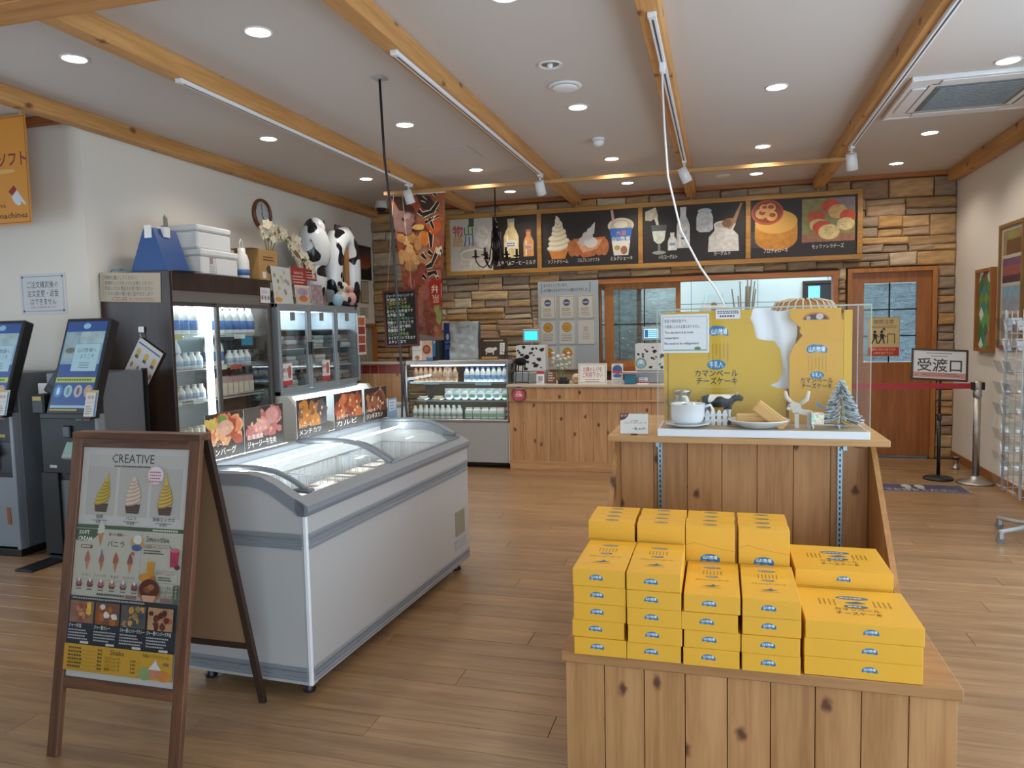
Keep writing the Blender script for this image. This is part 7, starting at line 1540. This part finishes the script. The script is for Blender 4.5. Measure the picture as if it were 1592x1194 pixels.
# ------------------------------------------------------------------ ordering kiosks
KG = plain('kiosk_grey', '62676d', .4); KL = plain('kiosk_light', '80868d', .35); KB = plain('kiosk_black', '0d0e10', .5)
def kiosk(x0, label, first):
    t = thing('ordering_kiosk', label, 'kiosk', (x0, 3.95, 0))     # x0 = front-left corner, 0.50 wide
    MB().box(.03, .50, .06, .42, .05, 1.27, c=.006).build('body', KG, t)
    MB().box(.47, .50, .0, .06, .05, 1.0, c=.004).build('front_stile', KL, t)
    MB().box(.0, .47, .02, .06, .55, 1.0, c=.003).build('front_panel', KB, t)
    MB().box(.0 if first else .14, .47, .02, .06, .06, .55, c=.003).build('lower_panel', KL if first else KG, t)
    if not first: MB().box(.0, .14, .0, .06, .03, .60, c=.003).build('front_column', KB, t)
    MB().box(.485, .52, .42, .44, .05, 1.28).build('rear_edge', KB, t)
    MB().box(.03, .50, .0, .42, .0, .05, c=.004).build('plinth', KB, t)
    MB().box(.02, .16, -.26, .06, .0, .014, c=.003).build('foot_plate', KB, t)
    tl = math.atan(.20/.57)
    hd = MB().box(.11, .47, -.03, .05, 0, .66, c=.008).build('screen_housing', KB, t, (.10, -.10, 1.0), (-tl, 0, 0))
    MB().box(.135, .455, -.032, -.0295, .045, .635).build('screen', plain('screen_glow', '2a4a7a', .15, emit='2a4a7a', es=.35), hd)
    p = Print(); sw, s0 = .32, .045; c = .295; z = lambda f: .045 + .59*f
    def E_(h): return h
    p.rect(.137, z(.002), .453, z(.998), '26498a'); p.rect(.137, z(.50), .453, z(.88), '7f9fb0', True); p.ell(c, z(.945), .03, .02, '7fb4d0'); p.rect(.15, z(.56), .24, z(.86), '8fa4ac', True); p.rect(.26, z(.74), .45, z(.88), '9ab0b4', True); p.ell(.2, z(.66), .04, .02, '6a6a60', photo=True)
    p.rect(.235, z(.42), .435, z(.73), '9fc0cc'); p.text('山川牧場へ', .335, z(.64), .034, '24424e', w=.15); p.text('ようこそ', .345, z(.57), .034, '24424e', w=.11); p.lines(.335, z(.51), .09, 3, .016, .005, '3f6272', 'c', .4)
    p.rect(.137, z(.29), .453, z(.35), 'a9b84a'); p.lines(.15, z(.31), .28, 1, .01, .012, '4a5a2a', rag=0)
    for i in range(4): p.ell(.175 + i*.08, z(.19), .033, .042, ['3f7fb8', '8fb0b4', 'a9a4a8', 'a88f88'][i]); p.ell(.175 + i*.08, z(.19), .012, .026, ['c4d8e4', '4f8a8a', '6a4a4a', 'c09a5a'][i])
    p.rect(.137, z(.0), .453, z(.03), '8fb4d0'); p.rect(.137, z(-.03), .36, z(-.012), 'b89a3a')
    p.build(hd, (0, -.0325, 0), name='screen_print', mat='print')
    MB().box(.09, .50, -.075, .0, .985, 1.02, c=.004).build('console_shelf', KB, t, (.08, -.06, 0))
    # receipt card on the housing side, card reader, scanner
    cd = MB().box(.44, .53, -.014, -.010, .0, .17).build('promo_card', PAPER, t, (.09, -.13, 1.0), (-.25, 0, 0)); q = Print(); q.rect(.44, 0, .53, .17, 'c4c0b8'); q.rect(.515, 0, .53, .155, '3a6a94'); q.rect(.44, .155, .53, .17, 'b8983a'); q.text('領収書', .478, .115, .024, 'a83a34', w=.05, bold=.01); q.text('レシート', .478, .085, .018, 'a83a34', w=.045); q.lines(.45, .06, .055, 4, .015, .006, '6a5a54'); q.build(cd, (0, -.0145, 0))
    MB().box(.0, .10, -.09, .02, .93, 1.06, c=.01).build('printer', KB, t, (.08, -.02, .08)); MB().box(.015, .085, -.093, -.088, 1.02, 1.045).build('yellow_strip', plain('strip_yel', 'a8923a', .5), t, (.08, -.02, .08))
    rd = MB().box(-.04, .04, -.025, .025, .0, .19, c=.008).build('card_reader', KB, t, (.15, -.03, 1.14), (-.3, .45, 0)); MB().box(-.03, .03, -.028, -.025, .06, .17).build('reader_screen', plain('rdr', '2c3238', .3), rd)
    MB().tube([(.20, .0, 1.30), (.22, .02, 1.39), (.26, .05, 1.38), (.27, .08, 1.25)], .005, 6).build('cable', KB, t)
    MB().box(.02, .10, -.01, .01, 1.08, 1.20, c=.003).build('sticker_card', PAPER, t, (-.055, .06, 0))
    MB().box(.20, .26, .0, .03, .84, .92, c=.006).build('coin_slot', plain('slot_grey', '3a3e42', .3, .6), t)
    pd = MB().box(-.05, .05, -.03, .02, .0, .12, c=.008).build('pin_pad', plain('pin_grey', '9aa0a0', .4), t, (.29, -.04, .70), (-.5, 0, 0)); MB().box(-.035, .035, -.033, -.03, .035, .105).build('pin_screen', plain('pin_scr', '6f8078', .3, emit='3f7a58', es=.3), pd)
    MB().box(.22, .33, -.02, .05, .60, .72, c=.006).build('pad_bracket', KB, t)
    for i, (a, b, z0, cc) in enumerate(((.30, .35, .955, '5fa88a'), (.36, .42, .955, 'b06a74'), (.30, .41, .83, 'a8923a'), (.06, .12, .63, 'b8b8b0'))): MB().box(a, b, .017, .0195, z0, z0 + .02).build('label', plain('klab_' + cc, cc, .5), t)
    MB().box(.33, .46, .014, .02, .58, .80, c=.003).build('receipt_slot', plain('slot_blk', '1c1e22', .4), t)
    if first: MB().box(.38, .41, .016, .0195, .22, .34).build('orange_tag', plain('tag_or', '93502e', .5), t)
    for x in (.08, .46): MB().cyl((x, .1, 0), (x, .1, .05), .02, n=10).build('leg', KB, t)
    return t
kiosk(-4.43, 'grey self-order kiosk with a lit tilted screen beside the fridge', False)
kiosk(-5.15, 'grey self-order kiosk cut off by the picture edge', True)
t = thing('wall_socket', 'small dark wall outlet box behind the kiosks', 'outlet', (-4.47, 4.415, 1.235))
MB().box(-.055, .055, -.02, 0, -.03, .03, c=.004).build('box', plain('outlet', '26211e', .5), t); MB().box(-.07, -.06, -.004, 0, -.04, .04).build('plate', plain('outlet_plate', '9a948a', .5), t)
# ------------------------------------------------------------------ queue barrier, sign stand, floor mat
t = thing('stanchion', 'brushed steel queue stanchion with a black head by the right wall', 'stanchion', (2.255, 7.655, 0))
MB().lathe([(.155, 0), (.158, .012), (.146, .022), (.06, .038), (.04, .06), (.032, .07)], 36).build('base', STEEL, t)
MB().cyl((0, 0, .06), (0, 0, .86), .030, n=24).build('post', STEEL, t); MB().lathe([(.031, .79), (.036, .80), (.036, .86), (.031, .865)], 24).build('collar', STEEL, t)
MB().lathe([(.034, .86), (.036, .865), (.036, .93), (.03, .938), (.0001, .94)], 24).build('head', STEEL, t); MB().box(-.052, -.03, -.03, .03, .862, .932, c=.004).box(.03, .052, -.03, .03, .862, .932, c=.004).build('belt_holder', BLACK, t)
MB().box(.05, .056, -.012, .012, .872, .92).build('red_clip', plain('belt_red', 'a8222e', .5), t)
t = tag(MB().box(-1.06, 0, -.0015, .0015, -.025, .025).build('barrier_belt', plain('belt_red', 'b3242f', .5), loc=(2.203, 7.655, .895)), 'red fabric barrier belt stretched from the stanchion to the counter', 'belt')
t = thing('pickup_sign', 'pickup counter sign in a dark frame on a black pole stand', 'sign', (1.985, 7.80, 0), rot=(0, 0, radians(-4)))
MB().lathe([(.127, 0), (.13, .012), (.12, .022), (.03, .03), (.016, .045)], 32).build('base', BLACK, t)
MB().cyl((0, 0, .03), (0, 0, .60), .016, n=14).build('lower_pole', BLACK, t); MB().cyl((0, 0, .55), (0, 0, .96), .012, n=14).lathe([(.018, .56), (.02, .57), (.02, .61), (.014, .625)], 14).build('upper_pole', BLACK, t)
fr = MB(); sw, sh_ = .235, .15
fr.box(-sw, sw, -.008, .008, -sh_, -sh_ + .018, c=.002).box(-sw, sw, -.008, .008, sh_ - .018, sh_, c=.002).box(-sw, -sw + .018, -.008, .008, -sh_ + .018, sh_ - .018, c=.002).box(sw - .018, sw, -.008, .008, -sh_ + .018, sh_ - .018, c=.002)
rot_ = (radians(-14), radians(3.0), 0)
f_ = fr.build('frame', wood('sign_frame', '3c2a22', '2a1c16', 'x', .4), t, (-.015, -.03, 1.085), rot_)
b2 = MB().box(-sw + .016, sw - .016, -.002, .004, -sh_ + .016, sh_ - .016).build('panel', PAPER, t, (-.015, -.03, 1.085), rot_)
p = Print(); p.rect(-sw + .018, -sh_ + .018, sw - .018, sh_ - .018, 'cfd0d2'); p.text('受渡口', 0, -.055, .135, '2e3238', w=.37, bold=.012); p.lines(0, .105, .22, 1, .01, .008, '5a5e62', 'c', 0); p.lines(0, .078, .14, 1, .01, .007, '5a5e62', 'c', 0)
p.rect(-sw + .018, -.122, sw - .018, -.075, 'b98a80'); p.lines(-.14, -.09, .32, 2, .016, .007, '8a4a40', rag=.1); p.text('♪', -.19, -.115, .04, '8a3a34'); p.build(b2, (0, -.0024, 0))
t = thing('floor_mat', 'navy floor sticker with footprints in front of the pickup sign', 'floor sticker', (1.62, 7.34, 0))
MB().box(-.55, .48, -.17, .17, .0005, .003).build('sheet', plain('mat_navy', '4a4a62', .45), t)
p = Print(); p.frame(-.55, -.17, .48, .17, .012, '9a9490')
for s in (-1, 1): p.ell(.06 + s*.055, .075, .04, .075, 'b4b8a8'); p.ell(.06 + s*.05, -.01, .028, .03, 'b4b8a8')
p.text('こちらでお待ちください', -.02, -.12, .11, 'b9bac0', w=.80, bold=.01); p.build(t, (0, 0, .0032), u=(1, 0, 0), v=(0, 1, 0))
t = thing('door_stop', 'small metal door stop on the floor by the right wall', 'door stop', (2.28, 8.35, 0))
MB().lathe([(.035, 0), (.035, .02), (.022, .03), (.02, .10), (.03, .105), (.03, .125), (.0001, .127)], 16).build('post', STEEL, t); MB().lathe([(.031, .10), (.034, .105), (.034, .12), (.031, .125)], 16).build('rubber', BLACK, t)
# ------------------------------------------------------------------ things on the right wall
def rpic(name, label, cat, ya, yb, z0, z1, fn, fm, d=.02, fwid=.025):
    t = thing(name, label, cat, (XR, (ya + yb)/2, (z0 + z1)/2)); w, h = ya - yb, z1 - z0
    MB().box(-d, 0, -w/2, w/2, -h/2, -h/2 + fwid).box(-d, 0, -w/2, w/2, h/2 - fwid, h/2).box(-d, 0, -w/2, -w/2 + fwid, -h/2 + fwid, h/2 - fwid).box(-d, 0, w/2 - fwid, w/2, -h/2 + fwid, h/2 - fwid).build('frame', fm, t)
    fn(t, w, h, d); return t
SG = wood('oak_frame', 'a4672f', '85501f', 'z', .45, 14, var=.02)
def stained(t, w, h, d):
    cols = ['2f6a34', '3f7f3c', '6a4a2c', '2a5a3a', 'a9b4a4', '8a6a44', '4a8a4a', '35603a', 'b9c0b4', '1f6a6a', '5a7a3a', '7d5c3a']
    mats = [plain('sglass_%d' % i, c, .15, emit=c, es=.12) for i, c in enumerate(cols)]
    x0 = -.10; W_, H_ = w - .05, h - .05
    MB().box(-.012, -.004, -W_/2, W_/2, -H_/2, H_/2).build('backing', plain('lead_dark', '26282a', .5), t)
    nx, nz = 3, 5; dw, dh = W_/nx, H_/nz; r = random.Random(7); k = 0
    for j in range(-1, 2*nz + 1):
        for i in range(-1, nx + 1):
            cy = -W_/2 + (i + (.5 if j % 2 == 0 else 1.0))*dw; cz = -H_/2 + (j + .5)*dh/2*1.0
            q = [(cy, cz + dh/2), (cy + dw/2, cz), (cy, cz - dh/2), (cy - dw/2, cz)]
            q = [(min(max(a*.97 + cy*.03, -W_/2), W_/2), min(max(b*.97 + cz*.03, -H_/2), H_/2)) for a, b in q]
            ar = abs(sum(q[m][0]*q[(m+1) % 4][1] - q[(m+1) % 4][0]*q[m][1] for m in range(4)))/2
            if ar < .0004: continue
            MB().prism(q, -.016, -.012, 'x').build('pane', mats[r.randrange(len(mats))], t)
sgw = rpic('stained_glass_window', 'deep oak-framed stained glass panel of green diamonds on the right wall', 'window', 8.24, 7.79, 1.195, 1.975, stained, SG, .05, .03)
def photos(t, w, h, d):
    MB().box(-.008, 0, -w/2 + .02, w/2 - .02, -h/2 + .02, h/2 - .02).build('mount', plain('mount', 'b5ada0', .7), t)
    n = 4; ch = (h - .12)/n
    for i in range(n):
        z1 = h/2 - .06 - i*ch; q = Print(); a = w - .14; b = ch - .03
        q.rect(0, 0, a, b, ['8a7a5a', '6a4a6a', '8a94a0', '8c8078'][i], True)
        if i == 0: q.rect(a*.2, 0, a, b*.6, '6a4a30', True); q.ell(a*.5, b*.8, a*.3, b*.2, '8a8a4a', photo=True)
        if i == 1: q.rect(0, b*.3, a, b*.7, '93504a', True); q.rect(0, 0, a, b*.3, '4a2a30', True)
        if i == 2: q.rect(0, b*.6, a, b, '7aa0b4', True)
        if i == 3: q.ell(a*.4, b*.5, a*.25, b*.25, '8a5a58', photo=True)
        q.build(t, (-.0085, w/2 - .07, z1 - b), u=(0, -1, 0), name='photo')
rpic('photo_frame', 'tall wooden frame of four landscape photos on the right wall', 'picture', 7.70, 7.14, 1.24, 2.33, photos, wood('light_frame', '93703c', '75552a', 'z', .45, 14, var=.02), .025, .03)
# ------------------------------------------------------------------ postcard rack
t = thing('postcard_rack', 'tall white wire postcard rack on casters at the right edge', 'rack', (2.065, 5.75, 0), rot=(0, 0, 0))
RKW = plain('rack_white', 'aab2b6', .4)
MB().cyl((0, 0, .08), (0, 0, 1.62), .02, n=12).build('pole', RKW, t)
for k in range(4):
    a_ = pi/2*k + pi + .5; dx, dy = cos(a_), sin(a_)
    lg = MB().tube([(0, 0, .11), (dx*.14, dy*.14, .085), (dx*.30, dy*.30, .075)], .015, 8).build('base_leg', RKW, t)
    MB().cyl((dx*.29, dy*.29 - .012, .025), (dx*.29, dy*.29 + .012, .025), .025, n=14).build('caster', plain('caster', '6a7074', .4), lg); MB().box(dx*.29 - .012, dx*.29 + .012, dy*.29 - .02, dy*.29 + .02, .03, .075).build('fork', STEEL, lg)
for s in range(4):
    a_ = pi/2*s; Mr = Matrix.Rotation(a_, 4, 'Z')
    wr_ = MB(); 
    for x in (-.15, -.05, .05, .15): wr_.cyl(Mr @ Vector((x, -.16, .30)), Mr @ Vector((x, -.16, 1.55)), .003, n=5)
    for k in range(14): wr_.cyl(Mr @ Vector((-.16, -.16, .32 + k*.09)), Mr @ Vector((.16, -.16, .32 + k*.09)), .0025, n=5)
    wr_.cyl(Mr @ Vector((-.16, -.16, .30)), Mr @ Vector((-.16, -.16, 1.56)), .006, n=6)
    wr_.build('wire_grid', RKW, t)
    for k in range(8):
        z = .40 + k*.145
        if k < 3 and s == 3: z = .34 + k*.16
        for cx in (-.085, .085):
            pk_ = MB().add([Mr @ Vector(v) for v in ((cx - .07, -.165, z), (cx + .07, -.165, z), (cx + .07, -.205, z + .004), (cx - .07, -.205, z + .004), (cx - .07, -.235, z + .09), (cx + .07, -.235, z + .09))], [(0, 1, 2, 3), (3, 2, 5, 4)]).build('pocket', glass('rack_acrylic', (.80, .86, .90, 1), .3), t)
    
PC = [plain('pcard_%d' % i, c, .35) for i, c in enumerate(('4a5a7c', '3a3448', '2f4a70', '6a6474', '7d5a68', '566a7a', '8a6a58'))]
k_ = 0
for s, nm in ((0, 'front'),):
    a_ = pi/2*s; 
    for k in range(8):
        z = .40 + k*.145
        if k < 3 and s == 3: z = .34 + k*.16
        for ci, cx in enumerate((-.085, .085)):
            q = Matrix.Rotation(a_, 4, 'Z') @ Vector((cx, -.192, z + .008)); k_ += 1
            o = MB().box(-.062, .062, -.002, .002, 0, .115, c=.001).build('postcard', PC[(k_*3 + k) % 7], loc=(2.065 + q.x, 5.75 + q.y, q.z), rot=(radians(14), 0, a_))
            MB().box(-.052, .052, -.0026, -.002, .012, .07).build('picture_area', PC[(k_*5 + 2) % 7], o)
            tag(o, 'postcard in a clear pocket on the ' + nm + ' side of the rack', 'postcard', 'postcards on the ' + nm + ' side of the rack')
